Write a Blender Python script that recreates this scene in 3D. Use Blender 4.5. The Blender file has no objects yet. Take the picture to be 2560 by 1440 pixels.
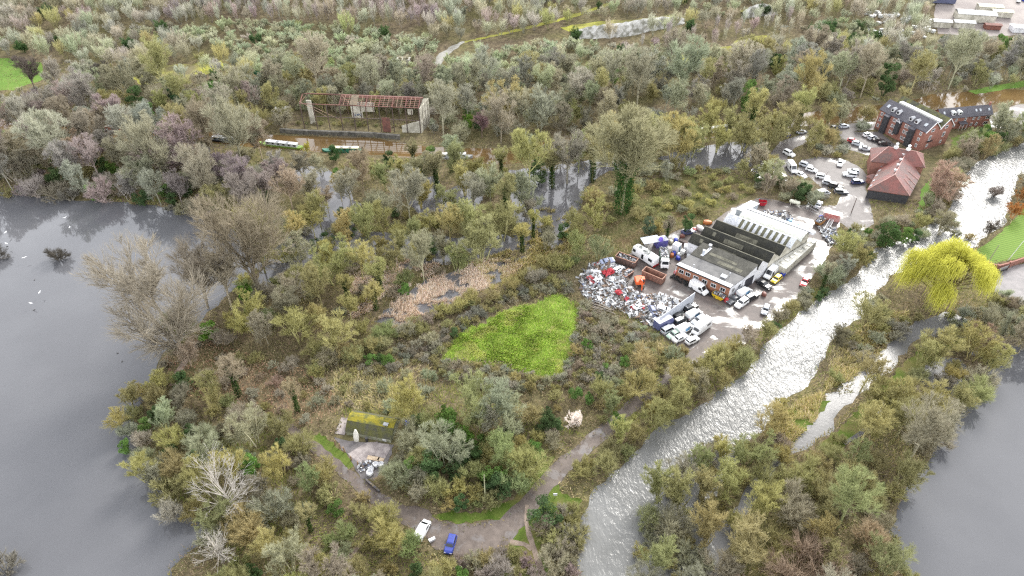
# aerial view of a flooded river valley: lakes, river, canal, scrapyard, mill, winter woodland
SUN_E, SUN_ANG = 1.5, 19.0
SKY_B, SKY_G, SKY_POW = .6, .85, 4.0
EXPO = 1.6
DENOISE = False
HAZE = 0
import bpy, bmesh, math, random
import numpy as np
from mathutils import Vector, Matrix
random.seed(7)
R_ = math.radians
SC = bpy.context.scene
COL = SC.collection

# ------------------------------------------------------------------ survey: photo pixel (2560 wide) -> ground point
F = 1280/0.75; TH = R_(40); HC = 120.0
CT, ST = math.cos(TH), math.sin(TH)
SLOPE, SY = 0.12, 300.0
def terr(x, y):
    return max(0.0, min(80.0, SLOPE*(y-SY)))
def P(px, py, z=None):
    u = (px-1280)/F; v = (py-720)/F
    dx, dy, dz = u, CT-v*ST, -ST-v*CT
    if z is None:
        t = -HC/dz
        if dy*t > SY: t = (HC+SLOPE*SY)/(SLOPE*dy-dz)
    else:
        t = (z-HC)/dz
    return Vector((dx*t, dy*t, HC+dz*t))
def pix(x, y, z=0.0):
    zz = z-HC; d = y*CT-zz*ST; up = y*ST+zz*CT
    return 1280+F*x/d, 720-F*up/d
def PP(pts, z=None): return [P(a, b, z) for a, b in pts]

# ------------------------------------------------------------------ object helpers
def tag(o, label=None, cat=None, group=None, kind=None):
    if label: o['label'] = label
    if cat: o['category'] = cat
    if group: o['group'] = group
    if kind: o['kind'] = kind
    return o
def empty(name, loc=(0,0,0), rz=0.0):
    o = bpy.data.objects.new(name, None); COL.objects.link(o)
    o.location = loc; o.rotation_euler.z = rz; o.empty_display_size = .3
    return o
def copy_tree(o, parent=None):
    c = o.copy(); COL.objects.link(c); c.parent = parent
    for ch in o.children: copy_tree(ch, c)
    return c
class MB:
    def __init__(s): s.v = []; s.f = []; s.m = []
    def poly(s, pts, m=0):
        i = len(s.v); s.v += [tuple(p) for p in pts]; s.f.append(tuple(range(i, i+len(pts)))); s.m.append(m)
    def hexa(s, b, t, m=0):
        i = len(s.v); n = len(b); s.v += [tuple(p) for p in b]+[tuple(p) for p in t]
        s.f.append(tuple(range(i+n-1, i-1, -1))); s.f.append(tuple(range(i+n, i+2*n)))
        for k in range(n):
            s.f.append((i+k, i+(k+1) % n, i+n+(k+1) % n, i+n+k))
        s.m += [m]*(n+2)
    def box(s, c, d, m=0, rz=0.0, ry=0.0, rx=0.0):
        M = Matrix.Rotation(rz, 3, 'Z') @ Matrix.Rotation(ry, 3, 'Y') @ Matrix.Rotation(rx, 3, 'X')
        c = Vector(c); h = [x/2 for x in d]
        f = lambda x, y, z: c + M @ Vector((x*h[0], y*h[1], z*h[2]))
        s.hexa([f(-1,-1,-1), f(1,-1,-1), f(1,1,-1), f(-1,1,-1)], [f(-1,-1,1), f(1,-1,1), f(1,1,1), f(-1,1,1)], m)
    def bar(s, a, b, w, m=0, n=4, w2=None):
        a = Vector(a); b = Vector(b); d = (b-a).normalized(); w2 = w if w2 is None else w2
        u = d.orthogonal().normalized() if abs(d.z) < .95 else Vector((1,0,0))
        if abs(d.z) < .95: u = d.cross(Vector((0,0,1))).normalized()
        v = d.cross(u)
        ring = lambda c, r: [c+(u*math.cos(q)+v*math.sin(q))*r for q in [2*math.pi*(k+.5)/n for k in range(n)]]
        s.hexa(ring(a, w/2), ring(b, w2/2), m)
    def loft(s, rings, m=0, cap=True, closed=True):
        i = len(s.v); n = len(rings[0])
        for r in rings: s.v += [tuple(p) for p in r]
        for k in range(len(rings)-1):
            for j in range(n if closed else n-1):
                a = i+k*n+j; b = i+k*n+(j+1) % n
                s.f.append((a, b, b+n, a+n)); s.m.append(m)
        if cap:
            s.f.append(tuple(range(i+n-1, i-1, -1))); s.f.append(tuple(range(i+(len(rings)-1)*n, i+len(rings)*n))); s.m += [m, m]
    def cyl(s, c, r, h, m=0, n=12, axis='Z', r2=None):
        c = Vector(c); r2 = r if r2 is None else r2
        ax = {'X': (Vector((0,1,0)), Vector((0,0,1)), Vector((1,0,0))), 'Y': (Vector((0,0,1)), Vector((1,0,0)), Vector((0,1,0))), 'Z': (Vector((1,0,0)), Vector((0,1,0)), Vector((0,0,1)))}[axis]
        ring = lambda o, rr: [c+ax[2]*o+(ax[0]*math.cos(q)+ax[1]*math.sin(q))*rr for q in [2*math.pi*k/n for k in range(n)]]
        s.hexa(ring(-h/2, r), ring(h/2, r2), m)
    def build(s, name, mats, parent=None, smooth=False):
        me = bpy.data.meshes.new(name); me.from_pydata(s.v, [], s.f)
        if not isinstance(mats, (list, tuple)): mats = [mats]
        for m in mats: me.materials.append(m)
        me.polygons.foreach_set('material_index', s.m)
        if smooth: me.polygons.foreach_set('use_smooth', [True]*len(s.f))
        me.update()
        o = bpy.data.objects.new(name, me); COL.objects.link(o)
        if parent: o.parent = parent
        return o

# ------------------------------------------------------------------ materials
def new_mat(name):
    m = bpy.data.materials.new(name); m.use_nodes = True
    nt = m.node_tree; b = nt.nodes['Principled BSDF']
    return m, nt, b
def N(nt, t, **k):
    n = nt.nodes.new(t)
    for a, v in k.items():
        if a in n.inputs.keys() if isinstance(a, str) else False: n.inputs[a].default_value = v
        else: setattr(n, a, v)
    return n
def noise(nt, scale, detail=3, rough=.55, vec=None, dist=0):
    n = nt.nodes.new('ShaderNodeTexNoise'); n.inputs['Scale'].default_value = scale
    n.inputs['Detail'].default_value = detail; n.inputs['Roughness'].default_value = rough; n.inputs['Distortion'].default_value = dist
    if vec is not None: nt.links.new(vec, n.inputs['Vector'])
    return n.outputs['Fac']
def ramp(nt, fac, stops):
    r = nt.nodes.new('ShaderNodeValToRGB'); e = r.color_ramp.elements
    while len(e) < len(stops): e.new(.5)
    for q, (p, c) in zip(e, stops):
        q.position = p; q.color = (c, c, c, 1) if isinstance(c, (int, float)) else (*c, 1)
    nt.links.new(fac, r.inputs['Fac']); return r.outputs['Color']
def mix(nt, fac, a, b, mode='MIX'):
    n = nt.nodes.new('ShaderNodeMix'); n.data_type = 'RGBA'; n.blend_type = mode
    for s, v in ((0, fac), (6, a), (7, b)):
        if hasattr(v, 'is_output'): nt.links.new(v, n.inputs[s])
        elif isinstance(v, (int, float)): n.inputs[s].default_value = v if s == 0 else (v, v, v, 1)
        else: n.inputs[s].default_value = (*v, 1)
    return n.outputs[2]
def math_(nt, op, a, b=0.0, clamp=False):
    n = nt.nodes.new('ShaderNodeMath'); n.operation = op; n.use_clamp = clamp
    for s, v in ((0, a), (1, b)):
        if hasattr(v, 'is_output'): nt.links.new(v, n.inputs[s])
        else: n.inputs[s].default_value = v
    return n.outputs[0]
def pos(nt): return nt.nodes.new('ShaderNodeNewGeometry').outputs['Position']
def objc(nt): return nt.nodes.new('ShaderNodeTexCoord').outputs['Object']
def bump(nt, b, h, strength=.3, dist=.1):
    n = nt.nodes.new('ShaderNodeBump'); n.inputs['Strength'].default_value = strength; n.inputs['Distance'].default_value = dist
    nt.links.new(h, n.inputs['Height']); nt.links.new(n.outputs['Normal'], b.inputs['Normal'])
MATS = {}
def PM(name, col, rough=.7, col2=None, scale=1.2, metal=0.0, lo=.4, hi=.62, bmp=0.0, detail=4):
    """weathered surface: two colours mixed by a noise"""
    if name in MATS: return MATS[name]
    m, nt, b = new_mat(name); v = objc(nt)
    if col2 is None: col2 = tuple(c*.72 for c in col)
    f = noise(nt, scale, detail, .6, v)
    fr = ramp(nt, f, [(lo, 0.0), (hi, 1.0)])
    nt.links.new(mix(nt, fr, col, col2), b.inputs['Base Color'])
    b.inputs['Roughness'].default_value = rough; b.inputs['Metallic'].default_value = metal
    if bmp: bump(nt, b, noise(nt, scale*6, 3, .6, v), bmp, .05)
    MATS[name] = m; return m
def tint_mat(name, src, rough=.85, k=(1,1,1), trans=0.0):
    """plant surface: colour per plant (object colour) or per blade (attribute)"""
    m, nt, b = new_mat(name)
    sh = nt.nodes.new('ShaderNodeAttribute'); sh.attribute_name = 'shade'
    if src == 'obj': c = nt.nodes.new('ShaderNodeObjectInfo').outputs['Color']
    else:
        a = nt.nodes.new('ShaderNodeAttribute'); a.attribute_name = 'tint'; c = a.outputs['Color']
    if src == 'obj': c = mix(nt, 1.0, c, sh.outputs['Color'], 'MULTIPLY')
    c = mix(nt, 1.0, c, k, 'MULTIPLY')
    nt.nodes.remove(b); df = nt.nodes.new('ShaderNodeBsdfDiffuse'); tl = nt.nodes.new('ShaderNodeBsdfTranslucent'); mx = nt.nodes.new('ShaderNodeMixShader')
    nt.links.new(c, df.inputs['Color']); nt.links.new(c, tl.inputs['Color']); mx.inputs[0].default_value = trans
    nt.links.new(df.outputs[0], mx.inputs[1]); nt.links.new(tl.outputs[0], mx.inputs[2]); nt.links.new(mx.outputs[0], nt.nodes['Material Output'].inputs['Surface'])
    MATS[name] = m; return m
TWIG = tint_mat('twigs', 'obj', trans=.4)
BARK = tint_mat('bark', 'obj', k=(1.2,1.17,1.12))
LEAF = tint_mat('leaves', 'obj', .5, trans=.3)
BLADE = tint_mat('undergrowth_blades', 'attr', trans=.35)

def paint(name='car_paint'):
    m, nt, b = new_mat(name)
    c = nt.nodes.new('ShaderNodeObjectInfo').outputs['Color']
    f = ramp(nt, noise(nt, 2.5, 4, .6, objc(nt)), [(.5, 1.0), (.75, .8)])
    nt.links.new(mix(nt, 1.0, c, f, 'MULTIPLY'), b.inputs['Base Color'])
    b.inputs['Roughness'].default_value = .32; b.inputs['Coat Weight'].default_value = .15; b.inputs['Coat Roughness'].default_value = .12
    return m
PAINT = paint()
GLASS = PM('dark_glass', (.012,.014,.016), .06, (.02,.022,.025), 2)
RUBBER = PM('rubber', (.018,.018,.018), .85)
RIM = PM('wheel_rim', (.28,.28,.29), .4, metal=.6)
PLAST = PM('black_plastic', (.03,.03,.032), .55)
LAMP = PM('lamp_lens', (.7,.7,.68), .15, (.6,.6,.6))
REDL = PM('red_lens', (.35,.02,.02), .25)

# ------------------------------------------------------------------ camera, sky, sun
cam = bpy.data.cameras.new('camera'); co = bpy.data.objects.new('camera', cam); COL.objects.link(co)
co.location = (0, 0, HC); co.rotation_euler = (R_(50), 0, 0)
cam.sensor_width = 36; cam.lens = 24; cam.clip_end = 6000; cam.clip_start = .5
SC.camera = co
SUN_EL, SUN_AZ = 35.0, 29.5
sd = Vector((math.sin(R_(SUN_AZ))*math.cos(R_(SUN_EL)), math.cos(R_(SUN_AZ))*math.cos(R_(SUN_EL)), math.sin(R_(SUN_EL))))
sun = bpy.data.lights.new('sun', 'SUN'); so = bpy.data.objects.new('sun', sun); COL.objects.link(so)
sun.energy = SUN_E; sun.angle = R_(SUN_ANG); sun.color = (1, .965, .9)
so.rotation_euler = (-sd).to_track_quat('-Z', 'Y').to_euler(); so.location = sd*400
w = bpy.data.worlds.new('World'); SC.world = w; w.use_nodes = True
nt = w.node_tree; bg = nt.nodes['Background']
sky = nt.nodes.new('ShaderNodeTexSky'); sky.sky_type = 'NISHITA'; sky.sun_disc = False
sky.sun_elevation = R_(SUN_EL); sky.sun_rotation = R_(SUN_AZ)
gen = nt.nodes.new('ShaderNodeTexCoord').outputs['Generated']
mp = nt.nodes.new('ShaderNodeMapping'); mp.inputs['Scale'].default_value = (1, 1, 1.7); nt.links.new(gen, mp.inputs['Vector'])
cl = noise(nt, 2.6, 5, .55, mp.outputs['Vector'])
dt = nt.nodes.new('ShaderNodeVectorMath'); dt.operation = 'DOT_PRODUCT'; nt.links.new(gen, dt.inputs[0]); dt.inputs[1].default_value = sd
glow = math_(nt, 'POWER', math_(nt, 'MAXIMUM', dt.outputs['Value'], 0.0), SKY_POW)
cloudy = ramp(nt, cl, [(.34, .8), (.5, 1.0), (.66, 1.22)])
sz_ = nt.nodes.new('ShaderNodeSeparateXYZ'); nt.links.new(gen, sz_.inputs[0]); el = ramp(nt, sz_.outputs['Z'], [(.36, .95), (.56, .6), (.7, .42), (.93, .29)])
cloudy = mix(nt, 1.0, cloudy, el, 'MULTIPLY')
cb = mix(nt, 1.0, (SKY_B*22*.965, SKY_B*22*.985, SKY_B*22*1.03), cloudy, 'MULTIPLY')
gl = mix(nt, 1.0, mix(nt, 1.0, (SKY_G*10, SKY_G*9.9, SKY_G*9.6), glow, 'MULTIPLY'), cb, 'ADD')
nt.links.new(mix(nt, .88, sky.outputs['Color'], gl), bg.inputs['Color'])
bg.inputs['Strength'].default_value = .1
SC.view_settings.view_transform = 'Standard'; SC.view_settings.look = 'None'
SC.view_settings.exposure = EXPO; SC.view_settings.gamma = 1
SC.render.film_transparent = False
try:
    SC.cycles.max_bounces = 5; SC.cycles.diffuse_bounces = 2; SC.cycles.glossy_bounces = 3; SC.cycles.transparent_max_bounces = 8
    SC.cycles.use_denoising = DENOISE; SC.cycles.sample_clamp_indirect = 6
    SC.cycles.filter_width = 1.3
except Exception: pass

# the air: pale even haze round the whole valley
if HAZE:
    hz = bpy.data.materials.new('pale_air'); hz.use_nodes = True; nt = hz.node_tree; nt.nodes.remove(nt.nodes['Principled BSDF']); v = nt.nodes.new('ShaderNodeVolumePrincipled')
    v.inputs['Color'].default_value = (.93,.95,1,1); v.inputs['Density'].default_value = HAZE; v.inputs['Anisotropy'].default_value = .3
    nt.links.new(v.outputs['Volume'], nt.nodes['Material Output'].inputs['Volume'])
    bm = bmesh.new(); bmesh.ops.create_cube(bm, size=1); me = bpy.data.meshes.new('haze'); bm.to_mesh(me); bm.free(); me.materials.append(hz)
    o = bpy.data.objects.new('haze', me); COL.objects.link(o); o.scale = (13000, 8000, 127); o.location = (0, 2600, 62.5); o['kind'] = 'stuff'; o['label'] = 'thin pale haze over the valley'
    SC.cycles.volume_bounces = 0
# ------------------------------------------------------------------ ground, water, tracks
def ground_mat():
    m, nt, b = new_mat('valley_floor'); v = pos(nt)
    a = ramp(nt, noise(nt, .05, 4, .6, v), [(.36, 0.0), (.6, 1.0)])
    f = ramp(nt, noise(nt, .6, 5, .65, v), [(.35, 0.0), (.65, 1.0)])
    c1 = mix(nt, f, (.08,.075,.035), (.17,.15,.07)); c2 = mix(nt, f, (.085,.066,.045), (.2,.16,.1))
    nt.links.new(mix(nt, a, c1, c2), b.inputs['Base Color']); b.inputs['Roughness'].default_value = .95
    b.inputs['Specular IOR Level'].default_value = .1
    bump(nt, b, noise(nt, 1.5, 4, .7, v), .8, .3); return m
def grass_mat(name, c1, c2, scale=.5, c3=None):
    m, nt, b = new_mat(name); v = pos(nt)
    f = ramp(nt, noise(nt, scale, 5, .65, v), [(.35, 0.0), (.65, 1.0)])
    c = mix(nt, f, c1, c2)
    if c3: c = mix(nt, ramp(nt, noise(nt, scale*.3, 3, .6, v), [(.5, 0.0), (.65, 1.0)]), c, c3)
    nt.links.new(c, b.inputs['Base Color']); b.inputs['Roughness'].default_value = .9
    b.inputs['Specular IOR Level'].default_value = .15
    bump(nt, b, noise(nt, 3, 4, .7, v), .6, .15); return m
def water_mat(name, body, ripple, scale, rough=.04, stretch=(1,1,1), ang=0.0, body2=None, spec=.6, dist=.1, swell=0):
    m, nt, b = new_mat(name); v = pos(nt)
    mp = nt.nodes.new('ShaderNodeMapping'); mp.inputs['Scale'].default_value = stretch; mp.inputs['Rotation'].default_value = (0, 0, ang)
    nt.links.new(v, mp.inputs['Vector'])
    f = noise(nt, .05, 3, .6, v)
    nt.links.new(mix(nt, ramp(nt, f, [(.4, 0.0), (.6, 1.0)]), body, body2 or tuple(x*.8 for x in body)), b.inputs['Base Color'])
    b.inputs['Roughness'].default_value = rough; b.inputs['IOR'].default_value = 1.333; b.inputs['Specular IOR Level'].default_value = spec
    h = noise(nt, scale, 4, .55, mp.outputs['Vector'], .6)
    calm = ramp(nt, noise(nt, scale*.12, 2, .5, v), [(.35, .35), (.65, 1.0)])
    h = mix(nt, 1.0, h, calm, 'MULTIPLY')
    if swell: h = mix(nt, swell, h, noise(nt, scale*.33, 3, .6, mp.outputs['Vector'], 1.5))
    bump(nt, b, h, ripple, dist); return m
def wet_mat(name, dry, dark, wet_lo, wet_hi, scale=.09, streak=(1,1,1), ang=0.0, film=(.1,.095,.09)):
    """hard standing with puddles: where the noise is high a thin film of water lies on it"""
    m, nt, b = new_mat(name); v = pos(nt)
    f = ramp(nt, noise(nt, .5, 5, .65, v), [(.35, 0.0), (.65, 1.0)])
    mp = nt.nodes.new('ShaderNodeMapping'); mp.inputs['Scale'].default_value = streak; mp.inputs['Rotation'].default_value = (0, 0, ang)
    nt.links.new(v, mp.inputs['Vector'])
    wt = ramp(nt, noise(nt, scale, 6, .62, mp.outputs['Vector'], .4), [(wet_lo, 0.0), (wet_hi, 1.0)])
    c = mix(nt, wt, mix(nt, f, dry, dark), film)
    nt.links.new(c, b.inputs['Base Color'])
    nt.links.new(mix(nt, wt, (.62,.62,.62), (.13,.13,.13)), b.inputs['Roughness'])
    nt.links.new(mix(nt, wt, (.35,.35,.35), (.8,.8,.8)), b.inputs['Specular IOR Level'])
    bump(nt, b, noise(nt, 2.5, 4, .6, v), .12, .05); return m
M_GROUND = ground_mat()
M_LAKE = water_mat('lake_water', (.105,.106,.113), .006, .5, .03, body2=(.095,.096,.103))
M_FLOOD = water_mat('flood_water', (.13,.127,.134), .02, .7, .04, spec=.7)
M_RIVER = water_mat('river_water', (.16,.16,.155), .75, .9, .2, (1.5,.75,1), R_(-36), (.115,.115,.11), .5, .55, .4)
M_STREAM = water_mat('stream_water', (.15,.148,.148), .2, .9, .2, body2=(.12,.118,.118), spec=.4)
M_CANAL = water_mat('canal_water', (.14,.088,.035), .02, .6, .05, body2=(.1,.063,.026))
M_YARD = wet_mat('yard_concrete', (.125,.1,.09), (.075,.062,.057), .5, .62, .1, (1,1.5,1), R_(40))
M_TAR = wet_mat('car_park_tarmac', (.145,.128,.122), (.1,.088,.084), .55, .7, .09)
M_TRACK = wet_mat('track_mud', (.14,.112,.095), (.08,.062,.052), .54, .66, .25, film=(.12,.105,.1))
M_PATH = PM('path_earth', (.26,.2,.16), .9, (.17,.13,.1), .6)
M_FIELD = grass_mat('field_turf', (.1,.17,.02), (.16,.21,.04), .5, (.17,.17,.05))
M_VERGE = grass_mat('verge_grass', (.06,.1,.014), (.11,.14,.03), .4, (.15,.13,.05))
M_BRIGHT = grass_mat('bright_field', (.09,.17,.028), (.13,.21,.04), .06)
M_CHALK = PM('chalk_face', (.5,.49,.46), .9, (.2,.195,.16), .3, lo=.45, hi=.6)
M_MOSS = grass_mat('yellow_moss', (.2,.19,.06), (.36,.36,.06), .12, (.16,.14,.08))
def lawn_mat():
    m, nt, b = new_mat('striped_lawn'); v = pos(nt)
    wv = nt.nodes.new('ShaderNodeTexWave'); wv.inputs['Scale'].default_value = .28; wv.inputs['Distortion'].default_value = .6
    mp = nt.nodes.new('ShaderNodeMapping'); mp.inputs['Rotation'].default_value = (0, 0, R_(-62)); nt.links.new(v, mp.inputs['Vector']); nt.links.new(mp.outputs['Vector'], wv.inputs['Vector'])
    c = mix(nt, wv.outputs['Fac'], (.075,.14,.01), (.13,.21,.022))
    nt.links.new(c, b.inputs['Base Color']); b.inputs['Roughness'].default_value = .9; return m
M_LAWN = lawn_mat()

def fray(pts, step, amp, seed):
    """densify an outline and give it an uneven natural edge"""
    rg = random.Random(seed); out = []
    n = len(pts)
    for i in range(n):
        a, b = pts[i], pts[(i+1) % n]; L = (b-a).length
        k = max(1, min(60, int(L/step)))
        nrm = Vector((-(b-a).y, (b-a).x, 0)); nrm = nrm/max(nrm.length, 1e-6)
        for j in range(k):
            o = rg.uniform(-amp, amp) if (amp and L > step) else 0
            out.append(a.lerp(b, j/k)+nrm*o)
    return out
LAYER = [0.02]; ZB = {'lake': .01, 'canal': .01, 'flood_water': .014, 'river': .02, 'meadow': .026, 'rough_ground': .026, 'verge': .03, 'hill_field': .03, 'lawn': .03, 'works_yard': .03, 'yard': .036, 'car_park': .042, 'road': .048, 'track': .056, 'hut_yard': .062, 'hill_track': .05, 'footpath': .068}; ZN = {}
POLYS = {}
def sheet(name, pts, mat, amp=.6, step=2.0, z=None, kind='structure', label=None, dz=None):
    w_ = [Vector((p.x, p.y, 0)) for p in (PP(pts) if not isinstance(pts[0], Vector) else pts)]
    POLYS.setdefault(name, []).append(np.array([(p.x, p.y) for p in w_]))
    w_ = fray(w_, step, amp, hash(name) % 1000 if False else len(pts)*13+len(name))
    if z is None: ZN[name] = ZN.get(name, -1)+1; z = ZB[name]+.0007*ZN[name]
    bm = bmesh.new()
    vs = [bm.verts.new((p.x, p.y, terr(p.x, p.y)+z)) for p in w_]
    f = bm.faces.new(vs); f.normal_update()
    if f.normal.z < 0: f.normal_flip()
    bmesh.ops.triangulate(bm, faces=[f], ngon_method='EAR_CLIP')
    me = bpy.data.meshes.new(name); bm.to_mesh(me); bm.free(); me.materials.append(mat)
    o = bpy.data.objects.new(name, me); COL.objects.link(o); o['kind'] = kind
    if label: o['label'] = label
    return o
def ribbon(name, pl, mat, amp=.25, z=None):
    """a path: (px, py, width in metres)"""
    c = [P(a, b) for a, b, _ in pl]; L = []; Rr = []
    for i, p in enumerate(c):
        d = c[min(i+1, len(c)-1)]-c[max(i-1, 0)]; n = Vector((-d.y, d.x, 0)).normalized()*pl[i][2]/2
        L.append(p+n); Rr.append(p-n)
    return sheet(name, [Vector((p.x, p.y, 0)) for p in L+Rr[::-1]], mat, amp, 1.5, z)

# the ground: one sheet to the horizon, breaking into the hill slope beyond the canal
xs = [-6000,-2500,-1200]+list(range(-700, 701, 50))+[1200,2500,6000]
ys = [-800,-300,-100]+list(range(0, 1001, 50))+[1400,2500,6000]
vv = [(x, y, terr(x, y)) for y in ys for x in xs]; nx = len(xs)
ff = [(j*nx+i, j*nx+i+1, (j+1)*nx+i+1, (j+1)*nx+i) for j in range(len(ys)-1) for i in range(nx-1)]
me = bpy.data.meshes.new('ground'); me.from_pydata(vv, [], ff); me.materials.append(M_GROUND)
g = bpy.data.objects.new('ground', me); COL.objects.link(g); g['kind'] = 'structure'

sheet('lake', [(-1700,380),(-300,455),(0,482),(170,498),(340,508),(470,528),(560,560),(640,600),(660,650),(610,700),(560,745),(500,800),(455,850),(415,880),(390,935),(365,990),(330,1030),(335,1090),(370,1150),(410,1210),(440,1260),(500,1300),(545,1330),(480,1370),(430,1420),(420,1500),(430,1800),(-1700,1800)], M_LAKE, .8, 3)
sheet('lake', [(2420,880),(2470,905),(2470,960),(2410,1030),(2350,1100),(2290,1190),(2240,1270),(2225,1330),(2270,1440),(2300,1800),(4600,1800),(4600,700),(2900,780),(2620,860),(2500,870)], M_LAKE, .8, 3)
for q in ([(640,640),(720,600),(800,520),(770,470),(720,430),(780,412),(860,440),(900,520),(880,570),(1000,585),(1150,590),(1300,590),(1330,620),(1230,645),(1140,655),(1000,672),(900,665),(840,645),(760,705),(700,760),(640,720)],
          [(1010,450),(1080,440),(1110,480),(1190,440),(1220,470),(1180,530),(1090,560),(1030,520)],
          [(1260,430),(1480,400),(1600,370),(1620,395),(1500,440),(1460,480),(1440,540),(1425,600),(1330,640),(1290,600),(1280,520)],
          [(1640,395),(1720,372),(1850,352),(1890,365),(1880,420),(1800,424),(1700,425)],
          [(1870,440),(1900,400),(1960,420),(1940,450)],
          [(935,805),(1000,740),(1090,690),(1190,660),(1310,640),(1345,655),(1280,690),(1180,735),(1080,785),(1000,825)],
          [(2290,800),(2360,780),(2420,800),(2380,820),(2300,850),(2240,905),(2180,960),(2120,1020),(2080,1070),(2010,1120),(1960,1150),(1900,1235),(1830,1330),(1800,1480),(1740,1480),(1770,1330),(1850,1240),(1910,1170),(1965,1110),(2040,1030),(2090,960),(2150,910),(2240,850)],
          [(2440,960),(2400,900),(2330,890),(2290,930),(2340,1000)]):
    sheet('flood_water', q, M_STREAM if q[0][0] in (2290, 2440) else M_FLOOD, 1.1, 2.2)
sheet('river', [(2900,270),(2560,358),(2440,405),(2395,450),(2385,500),(2350,545),(2280,590),(2195,622),(2150,680),(2060,740),(1985,790),(1925,850),(1870,925),(1760,1010),(1650,1065),(1565,1150),(1475,1240),(1435,1340),(1450,1440),(1470,1600),(1850,1600),(1800,1440),(1790,1330),(1800,1230),(1860,1120),(1935,1050),(1965,1005),(2020,965),(2060,895),(2085,845),(2150,795),(2185,740),(2225,690),(2300,660),(2420,640),(2445,605),(2510,560),(2530,500),(2545,440),(2900,380)], M_RIVER, .7, 2.2)
sheet('canal', [(-700,245),(0,296),(250,318),(420,326),(640,335),(800,343),(930,345),(1075,368),(1250,372),(1420,345),(1560,322),(1740,308),(1900,293),(2100,272),(2250,258),(2330,236),(2480,224),(2800,222),(2800,250),(2480,262),(2330,277),(2230,298),(2100,308),(1900,325),(1740,348),(1600,362),(1440,390),(1250,412),(1080,400),(930,387),(800,380),(640,368),(530,356),(400,350),(250,342),(0,322),(-700,268)], M_CANAL, .5, 3)
sheet('meadow', [(1105,900),(1150,840),(1270,772),(1330,765),(1395,740),(1450,775),(1440,830),(1428,890),(1402,948),(1350,945),(1290,924),(1240,906),(1180,904)], M_FIELD, 1.5, 1.3)
sheet('verge', [(1080,1290),(1130,1278),(1200,1282),(1280,1245),(1350,1165),(1385,1140),(1365,1195),(1300,1268),(1240,1302),(1140,1312)], M_VERGE, .55, .9)
sheet('verge', [(1275,1350),(1310,1285),(1340,1235),(1390,1185),(1405,1232),(1455,1250),(1445,1330),(1400,1345),(1352,1330),(1352,1400),(1385,1445),(1255,1445),(1270,1390)], M_VERGE, .55, .9)
sheet('verge', [(2290,545),(2305,470),(2345,425),(2375,400),(2350,455),(2330,520)], M_BRIGHT, .4, 1.2)
sheet('verge', [(2380,345),(2420,330),(2450,345),(2420,375),(2380,370)], M_VERGE, .55, .9)
sheet('verge', [(2420,228),(2480,214),(2600,196),(2600,212),(2520,222),(2440,236)], M_BRIGHT, .4, 2)
sheet('verge', [(770,1095),(800,1080),(850,1120),(890,1165),(870,1175),(820,1135)], M_VERGE, .55, .9)
sheet('rough_ground', [(1480,600),(1560,470),(1700,430),(1830,440),(1900,480),(1780,530),(1640,590),(1560,620)], grass_mat('rough_meadow', (.06,.065,.022), (.12,.11,.045), .35, (.12,.085,.045)), 1.0, 2)
sheet('verge', [(1930,1040),(2010,1000),(2075,1000),(2030,1060),(1975,1110),(1930,1080)], M_VERGE, .6, 1.2)
sheet('verge', [(2050,1115),(2170,1000),(2230,940),(2290,880),(2420,830),(2440,845),(2330,900),(2240,990),(2150,1090),(2080,1130)], M_VERGE, .6, 1.2)
sheet('hill_field', [(-400,112),(0,146),(104,156),(112,197),(34,226),(-400,240)], M_BRIGHT, .8, 3)
sheet('hill_field', [(1580,158),(1700,135),(1780,130),(1860,98),(1920,88),(1905,122),(1820,150),(1700,164)], M_MOSS, 1.5, 3)
sheet('hill_field', [(1400,68),(1520,52),(1720,38),(1720,52),(1520,70),(1420,80)], M_MOSS, 1, 3)
sheet('hill_field', [(330,190),(420,165),(560,150),(560,175),(440,205),(360,210)], M_MOSS, 1.5, 3)
sheet('yard', [(1450,735),(1470,680),(1560,640),(1640,600),(1700,575),(1780,560),(1830,520),(1900,495),(1960,505),(2030,515),(2110,512),(2100,560),(2085,600),(2065,650),(2025,700),(1995,745),(1930,800),(1860,858),(1780,885),(1700,872),(1640,832),(1560,772),(1490,772)], M_YARD, .4, 1.5)
sheet('car_park', [(2040,516),(2090,520),(2110,470),(2060,475),(2025,445),(1990,432),(2005,400),(2045,392),(2110,398),(2150,418),(2170,440),(2165,470),(2185,560),(2140,585),(2105,560)], M_TAR, .2, 1.5)
sheet('car_park', [(2095,330),(2200,330),(2245,368),(2255,392),(2175,390),(2115,372)], M_TAR, .2, 1.5)
ribbon('road', [(2010,445,6),(1962,420,6),(1945,392,6),(1968,362,6),(2040,337,6),(2140,318,6),(2215,312,6)], M_TAR, .15)
sheet('road', [(2470,290),(2540,262),(2700,250),(2700,310),(2560,322),(2480,320)], M_TAR, .2, 1.5)
sheet('road', [(2455,690),(2520,668),(2700,628),(2700,720),(2560,765),(2485,728)], wet_mat('lane_tarmac', (.22,.2,.2), (.15,.14,.14), .5, .7, .1), .15, 1.5)
sheet('lawn', [(2440,628),(2500,582),(2545,540),(2575,500),(2760,470),(2760,610),(2540,648),(2470,662)], M_LAWN, .25, 1.5)
ribbon('track', [(690,1045,1.6),(770,1105,2.1),(850,1170,2.3),(930,1240,2.7),(1010,1288,3.4),(1090,1326,4),(1180,1342,4.6),(1262,1322,4.8),(1318,1266,4.2),(1368,1206,3.8),(1420,1155,3.6),(1520,1070,3.2),(1620,982,3.2),(1700,915,3.4),(1800,850,4.5)], M_TRACK, .3)
sheet('track', [(985,1268),(1020,1264),(1072,1275),(1085,1306),(1190,1318),(1262,1306),(1296,1290),(1292,1328),(1262,1368),(1170,1395),(1090,1372),(1035,1320)], M_TRACK, .4, 1.2)
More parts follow.
